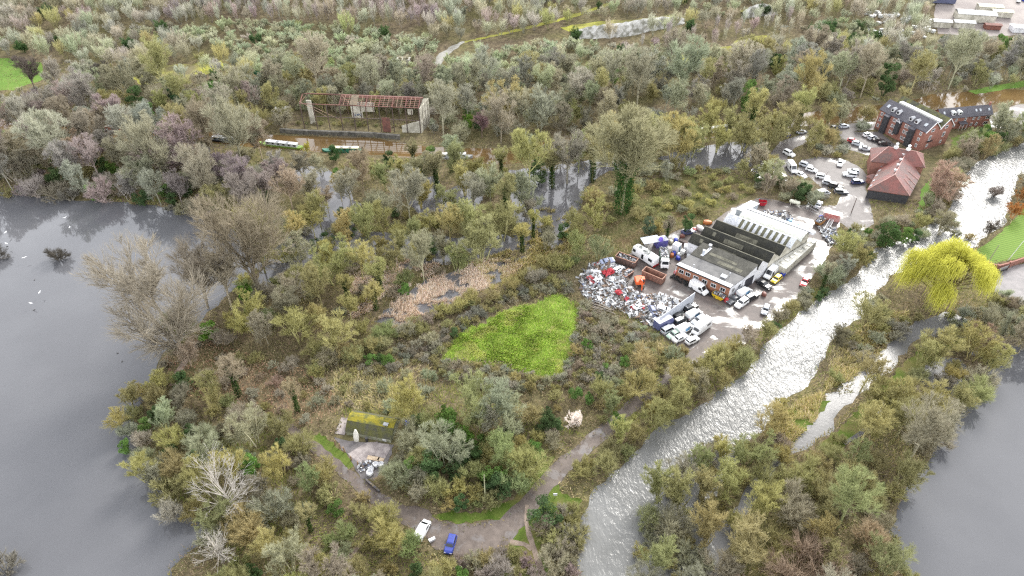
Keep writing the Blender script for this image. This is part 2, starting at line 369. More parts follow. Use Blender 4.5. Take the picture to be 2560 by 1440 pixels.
sheet('hut_yard', [(836,1092),(876,1102),(985,1112),(970,1158),(935,1200),(905,1196),(868,1140)], wet_mat('hut_yard_grey', (.15,.135,.135), (.1,.09,.088), .66, .75, .3), .3, 1)
ribbon('footpath', [(1318,1262,.8),(1314,1300,.8),(1324,1340,.9),(1340,1385,1.1),(1362,1450,1.2)], M_PATH, .15)
ribbon('footpath', [(1275,1356,1.2),(1310,1360,1.0),(1330,1372,1.0)], M_PATH, .15)
ribbon('footpath', [(505,845,1.2),(472,888,1.5),(446,932,1.8),(428,965,1)], M_PATH, .2)
ribbon('footpath', [(2110,1110,.8),(2160,1080,1),(2195,1040,1),(2215,1000,.8)], PM('wet_path', (.09,.085,.085), .5, (.06,.055,.055), .8), .15)
ribbon('footpath', [(2300,870,.8),(2380,845,1),(2470,835,.8)], PM('wet_path', (.09,.085,.085)), .15)
ribbon('footpath', [(830,1440,1),(880,1385,1),(940,1320,.8)], M_PATH, .15)
ribbon('hill_track', [(1150,108,1.5),(1260,84,2),(1420,44,2.5),(1540,5,3)], M_MOSS, .4)
ribbon('hill_track', [(1090,162,3.5),(1103,140,4),(1140,115,3),(1160,104,1)], PM('chalk_track', (.3,.29,.26), .9, (.2,.19,.16), .3), .4)
sheet('works_yard', [(2335,30),(2350,-25),(2560,-45),(2760,40),(2640,112),(2540,88),(2450,92),(2345,84)], PM('works_concrete', (.27,.235,.215), .8, (.2,.17,.16), .1), .3, 3)
def bank(name, base, h, back, mat, label, cat):
    """a cut chalk bank: rough face with a turfed back, solid down to the slope"""
    rg = random.Random(5); b = [P(*q) for q in base]; pts = []
    for i in range(len(b)-1):
        for j in range(10): pts.append(b[i].lerp(b[i+1], j/10))
    pts.append(b[-1]); n = len(pts); mb = MB()
    prof = [(0,0),(.8,.25),(1.4,.55),(2.2,.85),(3.4,1.0),(back,0)]
    rows = []
    for (oy, oz) in prof:
        rows.append([Vector((p.x, p.y+oy+rg.uniform(-.5,.5), terr(p.x, p.y+oy)-.3+oz*h*math.sin(math.pi*(k+.6)/(n+.2))**.4+rg.uniform(-.25,.25)*(oz > 0))) for k, p in enumerate(pts)])
    for r in range(len(rows)-1):
        for k in range(n-1): mb.poly([rows[r][k], rows[r][k+1], rows[r+1][k+1], rows[r+1][k]], 0 if r < 4 else 1)
    o = mb.build(name, [mat, M_MOSS]); o['kind'] = 'structure'; o['label'] = label; return o
bank('chalk_bank', [(1428,98),(1500,97),(1570,92),(1630,78),(1712,60)], 5.8, 14, M_CHALK, 'white chalk quarry face on the far slope', 'bank')
bank('chalk_bank', [(1860,48),(1900,42),(1945,38)], 5, 10, M_CHALK, 'small chalk scar on the far hill', 'bank')
# ------------------------------------------------------------------ winter trees and bushes (numpy branch growth)
def nrm(a): return a/np.maximum(np.linalg.norm(a, axis=1, keepdims=True), 1e-9)
def frame(D):
    a = np.where(np.abs(D[:, 2:3]) < .9, np.array([[0., 0, 1]]), np.array([[1., 0, 0]]))
    U = nrm(np.cross(D, a)); return U, np.cross(D, U)
class Grow:
    """collects tapered limbs, thin twigs and leaf blades as one face soup per material"""
    def __init__(s, seed): s.r = np.random.default_rng(seed); s.V = {0: [], 1: [], 2: []}; s.Fq = {0: [], 1: [], 2: []}; s.S = {0: [], 1: [], 2: []}; s.n = {0: 0, 1: 0, 2: 0}
    def add(s, k, verts, faces, shade):
        s.V[k].append(verts); s.Fq[k].append(faces+s.n[k]); s.n[k] += len(verts); s.S[k].append(shade)
    def limbs(s, P0, D, L, R, tip=.55, k=0, shade=(.75, 1.1)):
        n = len(P0)
        U, W = frame(D); E = P0+D*L[:, None]; vs = []
        for c, r in ((P0, R), (E, R*tip)):
            for q in (0, 2.094, 4.189): vs.append(c+(U*math.cos(q)+W*math.sin(q))*r[:, None])
        v = np.stack(vs, 1).reshape(-1, 3); b = (np.arange(n)*6)[:, None]
        f = np.concatenate([b+np.array([[0, 1, 4, 3]]), b+np.array([[1, 2, 5, 4]]), b+np.array([[2, 0, 3, 5]])])
        s.add(k, v, f, np.repeat(s.r.uniform(*shade, n), 6))
    def twigs(s, P0, D, L, w, shade=(.82, 1.18), bend=.12):
        n = len(P0); ph = s.r.uniform(0, math.pi, n)[:, None]; U, W = frame(D); X = U*np.cos(ph)+W*np.sin(ph); Y = -U*np.sin(ph)+W*np.cos(ph)
        w = np.broadcast_to(w, (n,))[:, None]
        M = P0+D*(L*.55)[:, None]+Y*(L*bend)[:, None]*s.r.normal(0, 1, (n, 1)); E = P0+D*L[:, None]
        v = np.stack([P0-X*w/2, P0+X*w/2, M+X*w*.4, E+X*w*.12, E-X*w*.12, M-X*w*.4], 1).reshape(-1, 3)
        b = (np.arange(n)*6)[:, None]
        f = np.concatenate([b+np.array([[0, 1, 2, 5]]), b+np.array([[5, 2, 3, 4]])])
        sh = s.r.uniform(*shade, n)
        s.add(1, v, f, np.stack([sh*.85, sh*.85, sh, sh*1.15, sh*1.15, sh], 1).reshape(-1))
    def leaves(s, C, size, shade=(.5, 1.5), up=.5, clump=None):
        n = len(C); D = s.r.normal(0, 1, (n, 3)); D[:, 2] = np.abs(D[:, 2])*up+.1*D[:, 2]; D = nrm(D); U, W = frame(D)
        sz = s.r.uniform(.6, 1.3, n)[:, None]*size; ph = s.r.uniform(0, 6.28, n)[:, None]; X = U*np.cos(ph)+W*np.sin(ph); Y = -U*np.sin(ph)+W*np.cos(ph)
        v = np.stack([C-X*sz*.5, C+Y*sz*.33, C+X*sz*.5, C-Y*sz*.33], 1).reshape(-1, 3)
        f = (np.arange(n)*4)[:, None]+np.array([[0, 1, 2, 3]])
        sh = s.r.uniform(*shade, n) if clump is None else s.r.uniform(.75, 1.25, n)*clump
        s.add(2, v, f, np.repeat(sh, 4))
    def kids(s, P0, D, L, R, n, t0, t1, ang, lr, up=0., rr=.5, env=None, aj=.18):
        i = np.repeat(np.arange(len(P0)), n); m = len(i); t = s.r.uniform(t0, t1, m)
        p = P0[i]+D[i]*(L[i]*t)[:, None]; U, W = frame(D[i]); a = (ang+s.r.normal(0, aj, m))[:, None]; az = s.r.uniform(0, 6.283, m)[:, None]
        d = np.cos(a)*D[i]+np.sin(a)*(np.cos(az)*U+np.sin(az)*W); d[:, 2] += up; d = nrm(d)
        l = L[i]*lr*(1.15-.55*t)*s.r.uniform(.7, 1.25, m); r = R[i]*rr*(1.1-.5*t)
        if env is not None:
            c, rad = env; q = np.sqrt(np.sum(((p+d*l[:, None]-c)/rad)**2, 1)); l = l*np.clip(1-(q-1)*1.6, .2, 1)
        return p, d, l, r
    def mesh(s, name, mats, slots):
        """slots: which soups go in, in material order"""
        V = []; Fs = []; Mi = []; Sh = []; o = 0
        for j, k in enumerate(slots):
            if not s.V[k]: continue
            v = np.concatenate(s.V[k]); f = np.concatenate(s.Fq[k]); V.append(v); Fs.append(f+o); o += len(v); Mi.append(np.full(len(f), j)); Sh.append(np.concatenate(s.S[k]))
        return soup(name, np.concatenate(V), np.concatenate(Fs), np.concatenate(Mi), mats, shade=np.concatenate(Sh))
def soup(name, V, Fq, Mi, mats, shade=None, tint=None):
    me = bpy.data.meshes.new(name); nv, nf = len(V), len(Fq)
    me.vertices.add(nv); me.vertices.foreach_set('co', V.astype(np.float32).ravel())
    me.loops.add(nf*4); me.loops.foreach_set('vertex_index', Fq.astype(np.int32).ravel())
    me.polygons.add(nf); me.polygons.foreach_set('loop_start', np.arange(0, nf*4, 4, dtype=np.int32)); me.polygons.foreach_set('loop_total', np.full(nf, 4, np.int32))
    for m in mats: me.materials.append(m)
    me.polygons.foreach_set('material_index', Mi.astype(np.int32))
    me.update(calc_edges=True)
    if shade is not None:
        a = me.attributes.new('shade', 'FLOAT_COLOR', 'POINT'); c = np.ones((nv, 4), np.float32); c[:, :3] = shade[:, None]; a.data.foreach_set('color', c.ravel())
    if tint is not None:
        a = me.attributes.new('tint', 'FLOAT_COLOR', 'POINT'); c = np.ones((nv, 4), np.float32); c[:, :3] = tint; a.data.foreach_set('color', c.ravel())
    return me
A = np.array
def g_stems(g, n, h, lean, r, spread=.3):
    az = g.r.uniform(0, 6.283, n); ln = np.abs(g.r.normal(lean, lean*.4, n)); rad = g.r.uniform(0, spread, n)
    P0 = np.stack([np.cos(az)*rad, np.sin(az)*rad, np.zeros(n)-.2], 1); D = nrm(np.stack([np.cos(az)*np.sin(ln), np.sin(az)*np.sin(ln), np.cos(ln)], 1))
    return P0, D, h*g.r.uniform(.75, 1.1, n), np.full(n, r)
def make_bush(seed, h=6.0, w=3.6, n=(13, 7, 6, 8), tw=.042, dense=1.0):
    g = Grow(seed); env = (A([0, 0, h*.45]), A([w, w, h*.58]))
    P0, D, L, R = g_stems(g, n[0], h*.62, .62, .11, .5); g.limbs(P0, D, L, R)
    a = g.kids(P0, D, L, R, n[1], .2, 1, .55, .66, .15, .6, env); g.limbs(*a, .4)
    b = g.kids(*a, n[2], .15, 1, .5, .7, .14, .5, env); g.twigs(b[0], b[1], b[2], tw*1.6, (.85, 1.15))
    c = g.kids(*b, n[3], .05, 1, .34, 1.05, .16, .5, env, .14); g.twigs(c[0], c[1], c[2], tw*.85, (.7, 1.0))
    return g
def make_tree(seed, h=13.0, w=5.0, trunk=.42, n=(13, 6, 6, 6), tw=.055, up=.22, r=.26, ang=.85, ivy=0, crown=.56, multi=1):
    """clear stem, rising limbs, fine twig crown"""
    g = Grow(seed); env = (A([0, 0, h*crown]), A([w, w, h*(1.03-crown)]))
    if multi == 1: P0 = A([[0, 0, -.3]]); D = A([[.02, .02, 1.]]); D = nrm(D); L = A([h*.82]); R = A([r])
    else: P0, D, L, R = g_stems(g, multi, h*.8, .2, r*.75, .9)
    D2 = nrm(D+g.r.normal(0, .05, D.shape))
    g.limbs(P0, D, L*.5, R, .75); g.limbs(P0+D*(L*.5)[:, None], D2, L*.5, R*.75, .25)
    k0 = max(3, n[0]//max(1, multi))
    a = g.kids(P0, D, L, R, k0, trunk, .98, ang, .55, up, .6, env)
    a2 = (a[0]+a[1]*(a[2]*.55)[:, None], nrm(a[1]+A([[0, 0, .35]])+g.r.normal(0, .12, a[1].shape)), a[2]*.6, a[3]*.6)
    g.limbs(a[0], a[1], a[2]*.56, a[3], .62); g.limbs(*a2, .3)
    aa = tuple(np.concatenate([x, y]) for x, y in zip((a[0], a[1], a[2]*.56, a[3]), a2))
    b = g.kids(*aa, n[1], .2, 1, .6, .75, .15, .5, env); g.limbs(b[0], b[1], b[2], b[3]*1.35, .3)
    c = g.kids(*b, n[2], .15, 1, .5, .7, .12, .5, env); g.twigs(c[0], c[1], c[2], tw*1.5, (.85, 1.15))
    d = g.kids(*c, n[3], .05, 1, .34, 1.1, .14, .5, env, .14); g.twigs(d[0], d[1], d[2], tw*.85, (.7, 1.0))
    if ivy:
        # ivy sleeves up the stem and the lower limbs
        m = int(ivy*900); t = g.r.uniform(0, .72, m)**.9; q = g.r.integers(0, len(P0), m); c0 = P0[q]+D[q]*(L[q]*t)[:, None]
        az = g.r.uniform(0, 6.28, m); rr = g.r.uniform(.2, 1.0, m)*(1.15-.6*t)*.95; c0 = c0+np.stack([np.cos(az)*rr, np.sin(az)*rr, g.r.normal(0, .25, m)], 1)
        m2 = int(ivy*700); q = g.r.integers(0, len(a[0]), m2); t = g.r.uniform(0, .5, m2); c1 = a[0][q]+a[1][q]*(a[2][q]*t)[:, None]+g.r.normal(0, .28, (m2, 3))
        g.leaves(np.concatenate([c0, c1]), .34, (.45, 1.5), .8)
    return g
def make_leafy(seed, h=5.0, w=2.6, n=2600, leaf=.3, lobes=15):
    """evergreen bush: stems, then leaf clumps of unequal size with gaps between"""
    g = Grow(seed); P0, D, L, R = g_stems(g, 7, h*.75, .45, .08, .3); g.limbs(P0, D, L, R)
    az = g.r.uniform(0, 6.28, lobes); q = g.r.uniform(.15, 1, lobes)**.6; zz = g.r.uniform(.14, .92, lobes)
    ww = w*np.sin(np.clip(zz, .12, .96)*math.pi*.93)**.7
    c = np.stack([np.cos(az)*ww*q*.8, np.sin(az)*ww*q*.8, zz*h], 1); rad = g.r.uniform(.3, .62, lobes)*w*.6; lum = g.r.uniform(.65, 1.35, lobes)
    i = g.r.integers(0, lobes, n); d = nrm(g.r.normal(0, 1, (n, 3))); rr = rad[i]*g.r.uniform(.45, 1.15, n)**.6
    g.leaves(c[i]+d*rr[:, None]*A([1, 1, .8]), leaf, up=.7, clump=lum[i])
    return g
def make_conifer(seed, h=9, w=2.3, n=2600):
    g = Grow(seed); g.limbs(A([[0, 0, -.2]]), A([[0, 0, 1.]]), A([h*.97]), A([.2]), .15)
    t = g.r.uniform(.08, 1, n); az = g.r.uniform(0, 6.28, n); rr = w*(1.02-t)**.8*(.8+.2*np.sin(az*5+t*22))*g.r.uniform(.35, 1.05, n)
    g.leaves(np.stack([np.cos(az)*rr, np.sin(az)*rr, t*h-rr*.15], 1), .36, (.5, 1.45), .5); return g
def make_willow(seed, h=15., w=9.0):
    """weeping willow: domed limbs, long hanging yellow shoots in curtains"""
    g = Grow(seed); P0, D, L, R = g_stems(g, 3, h*.5, .25, .45, .5); g.limbs(P0, D, L, R, .7)
    a = g.kids(P0, D, L, R, 9, .5, 1, .75, 1.15, .15, .5); g.limbs(*a, .5)
    lobes = 34; az = g.r.uniform(0, 6.28, lobes); q = g.r.uniform(.1, 1, lobes)**.55
    cc = np.stack([np.cos(az)*w*.82*q, np.sin(az)*w*.82*q, h*(.93-.36*q**2)+g.r.normal(0, .5, lobes)], 1)
    a0 = np.repeat(A([[0, 0, h*.42]]), lobes, 0); dv = cc-a0; ln = np.linalg.norm(dv, axis=1); g.limbs(a0, nrm(dv), ln, np.full(lobes, .16), .3)
    n = 12000; i = g.r.integers(0, lobes, n); d = nrm(g.r.normal(0, 1, (n, 3))); d[:, 2] = np.abs(d[:, 2])*.7
    s0 = cc[i]+d*g.r.uniform(.3, 2.2, n)[:, None]; out = nrm(np.stack([s0[:, 0], s0[:, 1], np.zeros(n)], 1)+1e-6)
    rim = np.linalg.norm(s0[:, :2], axis=1)/w
    d1 = nrm(out*.55+d*.4+A([[0, 0, .15]])); l1 = g.r.uniform(.5, 1.2, n); g.twigs(s0, d1, l1, .06, (.8, 1.15), .05)
    s1 = s0+d1*l1[:, None]; d2 = nrm(out*.12+g.r.normal(0, .07, (n, 3))+A([[0, 0, -1.]])); l2 = np.minimum(s1[:, 2]*.8, g.r.uniform(.8, 3.2, n)+5.0*np.clip(rim-.35, 0, 1)*g.r.uniform(.3, 1.2, n)); g.twigs(s1, d2, np.maximum(l2, .4), .055, (.7, 1.15), .03)
    return g
def make_dead(seed, h=14):
    g = Grow(seed); P0 = A([[0, 0, -.3]]); D = nrm(A([[-.12, .05, 1.]])); L = A([h*.95]); R = A([.3]); g.limbs(P0, D, L, R, .25)
    a = g.kids(P0, D, L, R, 22, .25, 1, .75, .5, .12, .42); g.limbs(*a, .4)
    b = g.kids(*a, 6, .25, 1, .5, .55, .05, .45); g.limbs(*b, .3); c = g.kids(*b, 5, .3, 1, .5, .6, 0, .5); g.twigs(c[0], c[1], c[2], .05, (.9, 1.2)); return g
def make_pollard(seed, h=5, w=2):
    return make_tree(seed, h, w, .3, (9, 5, 5, 4), .05, .3, .2)

# prototype meshes: name -> list of (trunk mesh, crown mesh, ivy mesh) or a single mesh for bushes
PROTO = {}
def reg_tree(kind, gs):
    out = []
    for g in gs:
        t = g.mesh('trunk', [BARK], [0]); c = g.mesh('crown', [TWIG], [1]) if g.V[1] else None
        iv = g.mesh('ivy', [LEAF], [2]) if g.V[2] else None
        if c is None: c, iv = iv, None; c.name = 'crown'
        out.append((t, c, iv))
    PROTO[kind] = out
def reg_bush(kind, gs):
    PROTO[kind] = [g.mesh(kind, [BARK, TWIG, LEAF], [0, 1, 2]) for g in gs]
reg_bush('scrub', [make_bush(100+i, 6.0, 3.3+.5*(i % 3), (11+i % 3, 7, 6, 8), .042) for i in range(5)])
reg_bush('low', [make_bush(120+i, 3.4, 2.6, (11, 6, 6, 7), .042) for i in range(4)])
reg_bush('leafy', [make_leafy(140+i, 4.6, 2.5+.2*i) for i in range(4)])
reg_bush('pale', [make_bush(160+i, 4.2, 3.0, (13, 7, 6, 6), .065) for i in range(3)])
reg_bush('conifer', [make_conifer(170+i) for i in range(2)])
reg_tree('alder', [make_tree(200+i, 13, 4.3+.4*(i % 3), .34, (14, 6, 6, 8), .046, .34, .2, .8) for i in range(5)])
reg_tree('osier', [make_tree(220+i, 11, 5.2, .14, (17, 6, 6, 8), .046, .24, .22, .72, multi=4, crown=.52) for i in range(5)])
reg_tree('ash', [make_tree(240+i, 15, 5.8, .36, (14, 6, 6, 8), .046, .34, .3, .8) for i in range(4)])
reg_tree('ivied', [make_tree(260+i, 13, 4.2, .45, (12, 6, 6, 7), .046, .34, .28, .7, ivy=1.3) for i in range(3)])
reg_tree('birch', [make_tree(280+i, 12, 2.6, .3, (16, 5, 5, 4), .05, .45, .14, .6) for i in range(2)])
reg_tree('poplar', [make_tree(300+i, 23, 11.5, .14, (22, 7, 6, 6), .05, .45, .42, .8, crown=.56, multi=3) for i in range(2)])
reg_tree('giant_ivy', [make_tree(310, 32, 14.0, .42, (22, 8, 7, 7), .09, .42, .55, .75, ivy=0, crown=.7)])
reg_tree('weeping', [make_willow(320)])
reg_tree('dead', [make_dead(330), make_dead(331, 11)])
reg_tree('leafy_tree', [make_leafy(340+i, 8.0, 3.0, 3600, .34, 24) for i in range(2)])

PLACED = []      # (object, kind word, colour word, size word, x, y) for the labels
def put(kind, v, x, y, s=1.0, col=(.2,.18,.1), name='tree', ivycol=(.045,.075,.022), group=None, sz=None, z=None, rz=None, cword='olive', bark=None, kword=None):
    z = terr(x, y) if z is None else z; rz = random.uniform(0, 6.28) if rz is None else rz
    sc = (s, s, s*(sz or 1)); pr = PROTO[kind][v % len(PROTO[kind])]
    if isinstance(pr, tuple):
        r = empty(name, (x, y, z), rz); r.scale = sc
        for me, pn, c in ((pr[0], 'trunk', bark or tuple(q*.75+.02 for q in col)), (pr[1], 'crown', col), (pr[2], 'ivy', ivycol)):
            if me is None: continue
            o = bpy.data.objects.new(pn, me); COL.objects.link(o); o.parent = r; o.color = (*c, 1)
    else:
        r = bpy.data.objects.new(name, pr); COL.objects.link(r); r.location = (x, y, z); r.rotation_euler.z = rz; r.scale = sc; r.color = (*col, 1)
    if group: r['group'] = group
    PLACED.append((r, kword or name.replace('_', ' '), cword, s, x, y)); return r
# ------------------------------------------------------------------ where the plants stand
TS, TK = 1.55, 1.82
PAL = {'olive': (.23,.214,.102), 'yellowish': (.272,.25,.108), 'grey-green': (.235,.24,.165), 'purple-brown': (.225,.192,.178),
       'brown': (.222,.205,.15), 'russet': (.25,.195,.145), 'sage': (.232,.248,.165), 'pale': (.285,.265,.205), 'dark green': (.046,.072,.03), 'bright green': (.078,.13,.036), 'mossy green': (.2,.215,.105), 'grey': (.238,.234,.188), 'dark grey': (.165,.16,.128)}
def tintof(w, j=.12):
    c = PAL[w]; k = TK*random.uniform(1-j, 1+j); return tuple(max(.01, q*k*random.uniform(.94, 1.06)) for q in c)
def inpoly(x, y, poly):
    c = False; n = len(poly); j = n-1
    for i in range(n):
        if (poly[i][1] > y) != (poly[j][1] > y) and x < (poly[j][0]-poly[i][0])*(y-poly[i][1])/(poly[j][1]-poly[i][1])+poly[i][0]: c = not c
        j = i
    return c
KEEP = [[(1450,690),(1570,630),(1590,605),(1700,570),(1830,500),(1900,495),(2090,515),(2090,580),(2040,620),(1960,690),(1950,720),(1900,770),(1830,820),(1790,860),(1660,860),(1640,820),(1480,770)],
        [(2165,400),(2200,240),(2490,255),(2480,310),(2400,320),(2390,350),(2330,385),(2320,430),(2290,490),(2170,490)],
        [(1990,405),(2160,405),(2170,470),(2190,540),(2110,530),(2070,480),(2010,440)], [(2100,322),(2210,330),(2220,370),(2130,370)], [(1955,365),(1990,360),(1985,440),(1960,430)],
        [(2400,450),(2540,390),(2520,520),(2400,600)], [(2190,630),(2260,620),(2220,690),(2150,730),(2000,900),(1880,1000),(1800,1060),(1640,1090),(1500,1250),(1440,1340),(1460,1430),(1560,1400),(1605,1210),(1700,1130),(1900,1030),(2050,830)],
        [(825,1062),(870,1030),(1000,1040),(990,1110),(975,1150),(960,1190),(900,1200),(870,1150)],
        [(770,1100),(940,1240),(1000,1260),(1090,1270),(1090,1310),(1250,1310),(1370,1180),(1390,1180),(1440,1250),(1440,1320),(1290,1335),(1290,1370),(1130,1390),(1040,1345),(1060,1300),(920,1240)],
        [(730,235),(1065,240),(1065,325),(1000,335),(930,345),(740,330)], [(640,338),(930,350),(925,385),(800,378),(640,364)], [(515,330),(610,335),(610,372),(515,368)], [(650,350),(760,358),(755,378),(650,370)], [(805,362),(912,368),(905,388),(805,385)], [(1095,383),(1182,383),(1180,402),(1095,402)], [(1740,316),(1840,310),(1835,330),(1740,336)],
        [(1110,890),(1180,810),(1270,765),(1395,735),(1450,775),(1425,890),(1390,935)], [(-200,560),(330,580),(300,700),(230,800),(300,950),(285,1100),(320,1250),(390,1320),(-100,1440)],
        [(2460,1060),(2560,1030),(2700,1440),(2290,1440),(2270,1320),(2310,1220)], [(2450,630),(2560,545),(2560,640),(2460,658)], [(2470,690),(2560,670),(2560,730),(2490,710)], [(970,790),(1090,700),(1230,670),(1220,690),(1030,800)],
        [(-50,150),(105,156),(108,195),(30,224),(-50,226)], [(1440,75),(1600,62),(1712,46),(1712,58),(1600,82),(1445,93)], [(2335,-20),(2580,-10),(2580,80),(2480,70),(2335,80)], [(1093,135),(1125,118),(1112,155),(1092,158)], [(2430,222),(2560,210),(2560,250),(2430,258)],
        [(2210,625),(2330,600),(2460,650),(2455,765),(2230,770)], [(1403,1000),(1452,1000),(1452,1056),(1403,1056)], [(1490,600),(1560,540),(1600,540),(1640,600),(1560,640)], [(1360,440),(1460,430),(1440,520),(1400,565),(1370,540)], [(1180,592),(1240,592),(1230,620),(1180,620)], [(740,422),(800,432),(790,450),(745,445)], [(1058,455),(1092,455),(1080,482)], [(1710,378),(1860,358),(1850,418),(1720,410)], [(945,800),(1090,695),(1230,645),(1330,610),(1390,625),(1280,685),(1100,775),(980,818)]]
KEEP2 = [[(560,880),(700,905),(830,950),(850,1020),(760,1055),(640,1000),(520,950)], [(860,935),(1085,925),(1070,1005),(880,1015)], [(1610,450),(1850,440),(1880,490),(1700,540),(1620,520)], [(2090,1020),(2150,945),(2230,870),(2300,820),(2310,850),(2240,905),(2160,995),(2070,1090),(1990,1120)], [(2080,930),(2190,790),(2270,800),(2160,900)],
         [(1370,1200),(1420,1140),(1520,1048),(1545,1065),(1440,1165),(1390,1205)], [(1570,1010),(1650,925),(1670,945),(1590,1030)], [(765,1098),(805,1092),(965,1235),(930,1258),(850,1190)], [(1010,285),(1075,285),(1075,345),(1010,345)]]      # low growth only
OUT = []          # ground where nothing is planted
for k in ('yard', 'car_park', 'track', 'road', 'lawn', 'meadow', 'canal', 'hill_field', 'works_yard'):
    for q in POLYS.get(k, []): OUT.append([tuple(p) for p in q])
FOOT = [[P(a, b).xy[:] for a, b in q] for q in ([(1690,700),(1700,640),(1840,500),(1900,490),(2100,590),(1860,760)], [(2170,495),(2190,400),(2340,385),(2330,500)], [(2185,375),(2200,280),(2330,250),(2490,270),(2490,320),(2380,390)], [(830,1110),(865,1050),(1010,1060),(990,1120),(960,1190),(900,1210)], [(740,335),(740,310),(1070,320),(1070,345)])]
OUT += FOOT
LAKES = [[tuple(p) for p in q] for q in POLYS['lake']+POLYS['river']]
OCC = {}
def free(x, y, r):
    i, j = int(x//4), int(y//4)
    for a in range(i-2, i+3):
        for b in range(j-2, j+3):
            for (u, v, q) in OCC.get((a, b), ()):
                if (u-x)**2+(v-y)**2 < (min(r, q)*.5+max(r, q)*.5)**2: return False
    return True
def occ(x, y, r): OCC.setdefault((int(x//4), int(y//4)), []).append((x, y, r))
def blocked(x, y, h, keep=True, w=0, tall=False):
    if not keep: return False
    for f in (.25, .6, .95):
        a, b = pix(x, y, terr(x, y)+h*f)
        for q in KEEP+KEEP2 if tall else KEEP:
            if inpoly(a, b, q) or (w and (inpoly(a-w, b, q) or inpoly(a+w, b, q))): return True
    return False
HT = {'scrub': 6, 'low': 3.3, 'leafy': 4.6, 'pale': 4.2, 'conifer': 9, 'alder': 13, 'osier': 11, 'ash': 15, 'ivied': 13, 'birch': 12, 'poplar': 24, 'leafy_tree': 8, 'dead': 14}
NAME = {'scrub': 'scrub_bush', 'low': 'low_bush', 'leafy': 'evergreen_bush', 'pale': 'sallow_bush', 'conifer': 'conifer', 'alder': 'alder_tree', 'osier': 'willow_tree', 'ash': 'ash_tree', 'ivied': 'ivy_clad_tree', 'birch': 'birch_tree', 'poplar': 'poplar_tree', 'leafy_tree': 'evergreen_tree', 'dead': 'dead_tree'}
def SF(k, s): return (.6 if k in ('low', 'leafy') else 1)*(.55+.75*s)
def scatter(zone, spacing, mixk, cols, smin=.7, smax=1.2, water=True, n=4000, keep=True, limit=9999, name=None):
    """mixk: {kind: weight}; cols: {colour word: weight}"""
    poly = [P(a, b).xy[:] for a, b in zone]; X = [p[0] for p in poly]; Y = [p[1] for p in poly]; got = 0
    kk, kw = list(mixk), list(mixk.values()); cc, cw = list(cols), list(cols.values())
    for _ in range(n):
        x = random.uniform(min(X), max(X)); y = random.uniform(min(Y), max(Y))
        if not inpoly(x, y, poly): continue
        k = random.choices(kk, kw)[0]; s = random.triangular(smin*.72, smax*1.15, smin*.9)
        if not free(x, y, spacing*SF(k, s)): continue
        if any(inpoly(x, y, q) for q in OUT): continue
        if not water and any(inpoly(x, y, q) for q in LAKES): continue
        if blocked(x, y, HT[k]*s*TS, keep, HT[k]*s*TS*1.3, k not in ('low', 'leafy')): continue
        occ(x, y, spacing*SF(k, s))
        cw_ = ('dark green' if random.random() < .7 else 'bright green') if k in ('leafy', 'leafy_tree') else ('dark green' if k == 'conifer' else random.choices(cc, cw)[0])
        put(k, random.randrange(9), x, y, s*TS, tintof(cw_), (name if name and k == 'low' else NAME[k]), sz=random.uniform(.85, 1.15), cword=cw_); got += 1
        if got >= limit: break
    return got
def hero(kind, px, py, s, colw, sz=1.0, v=0, col=None, name=None, r=3.0, rz=None, ivycol=(.045,.08,.022), bark=None):
    p = P(px, py); occ(p.x, p.y, r); s = s*(1 if s > 1.3 or kind in ('weeping', 'poplar') else 1.25)
    return put(kind, v, p.x, p.y, s, tuple(q*1.35 for q in col) if col else tintof(colw, .04), name or NAME[kind], ivycol=ivycol, sz=sz, cword=colw, rz=rz, bark=bark)
def named(o, label, cat='tree', group=None):
    tag(o, label, cat, group); return o

# trees and bushes one can point at
named(hero('poplar', 472, 885, 1.55, 'pale', .95, 0, (.27,.24,.19), rz=.6, bark=(.27,.24,.19)), 'huge pale bare poplar leaning out over the left lake')
named(hero('poplar', 650, 722, 1.42, 'pale', .95, 1, (.25,.215,.155), rz=2.2, bark=(.3,.26,.2)), 'broad straw-coloured bare poplar at the head of the left lake')
named(hero('poplar', 520, 770, 1.0, 'pale', .9, 1, (.23,.2,.155), rz=4.2, bark=(.3,.26,.2)), 'smaller bare poplar between the two great lakeside poplars')
def giant():
    p = P(1553, 532); occ(p.x, p.y, 5); g = Grow(9)
    n = 5200; t = g.r.uniform(0, 1, n)**.85; az = g.r.uniform(0, 6.28, n)
    fork = np.where(g.r.random(n) < .5, 1.0, -1.0)*np.clip(t-.62, 0, 1)*7.5
    rr = 1.5*(1.75+.35*np.sin(az*3+t*9)-.9*np.clip(t-.6, 0, 1))*g.r.uniform(.55, 1.08, n)
    g.leaves(np.stack([np.cos(az)*rr+fork, np.sin(az)*rr, t*18.5], 1), .42, (.4, 1.5), .8)
    o = put('giant_ivy', 0, p.x, p.y, 1.0, (.4,.38,.23), 'ivy_clad_tree', rz=.3, cword='olive')
    iv = bpy.data.objects.new('ivy', g.mesh('ivy', [LEAF], [2])); COL.objects.link(iv); iv.parent = o; iv.color = (.035,.085,.022,1); return o
named(giant(), 'tallest tree, its thick trunk sleeved in dark ivy, in the rough meadow')
named(hero('weeping', 2338, 765, 1.22, 'yellowish', .95, 0, (.45,.44,.085), 'weeping_willow', 7, bark=(.2,.17,.08)), 'great yellow weeping willow beside the river')
named(hero('dead', 604, 1292, .88, 'pale', .95, 0, (.33,.31,.285), rz=.4, bark=(.33,.31,.285)), 'silver-grey dead tree near the bottom of the lake bank')
named(hero('dead', 560, 1400, .75, 'pale', .7, 1, (.33,.31,.28), rz=2.4, bark=(.33,.31,.28)), 'low silver-grey dead tree below the taller dead one')
named(hero('scrub', 148, 650, .75, 'dark grey', .8, 1, (.1,.09,.075), 'drowned_bush', 3), 'lone bare bush standing in the left lake', 'bush')
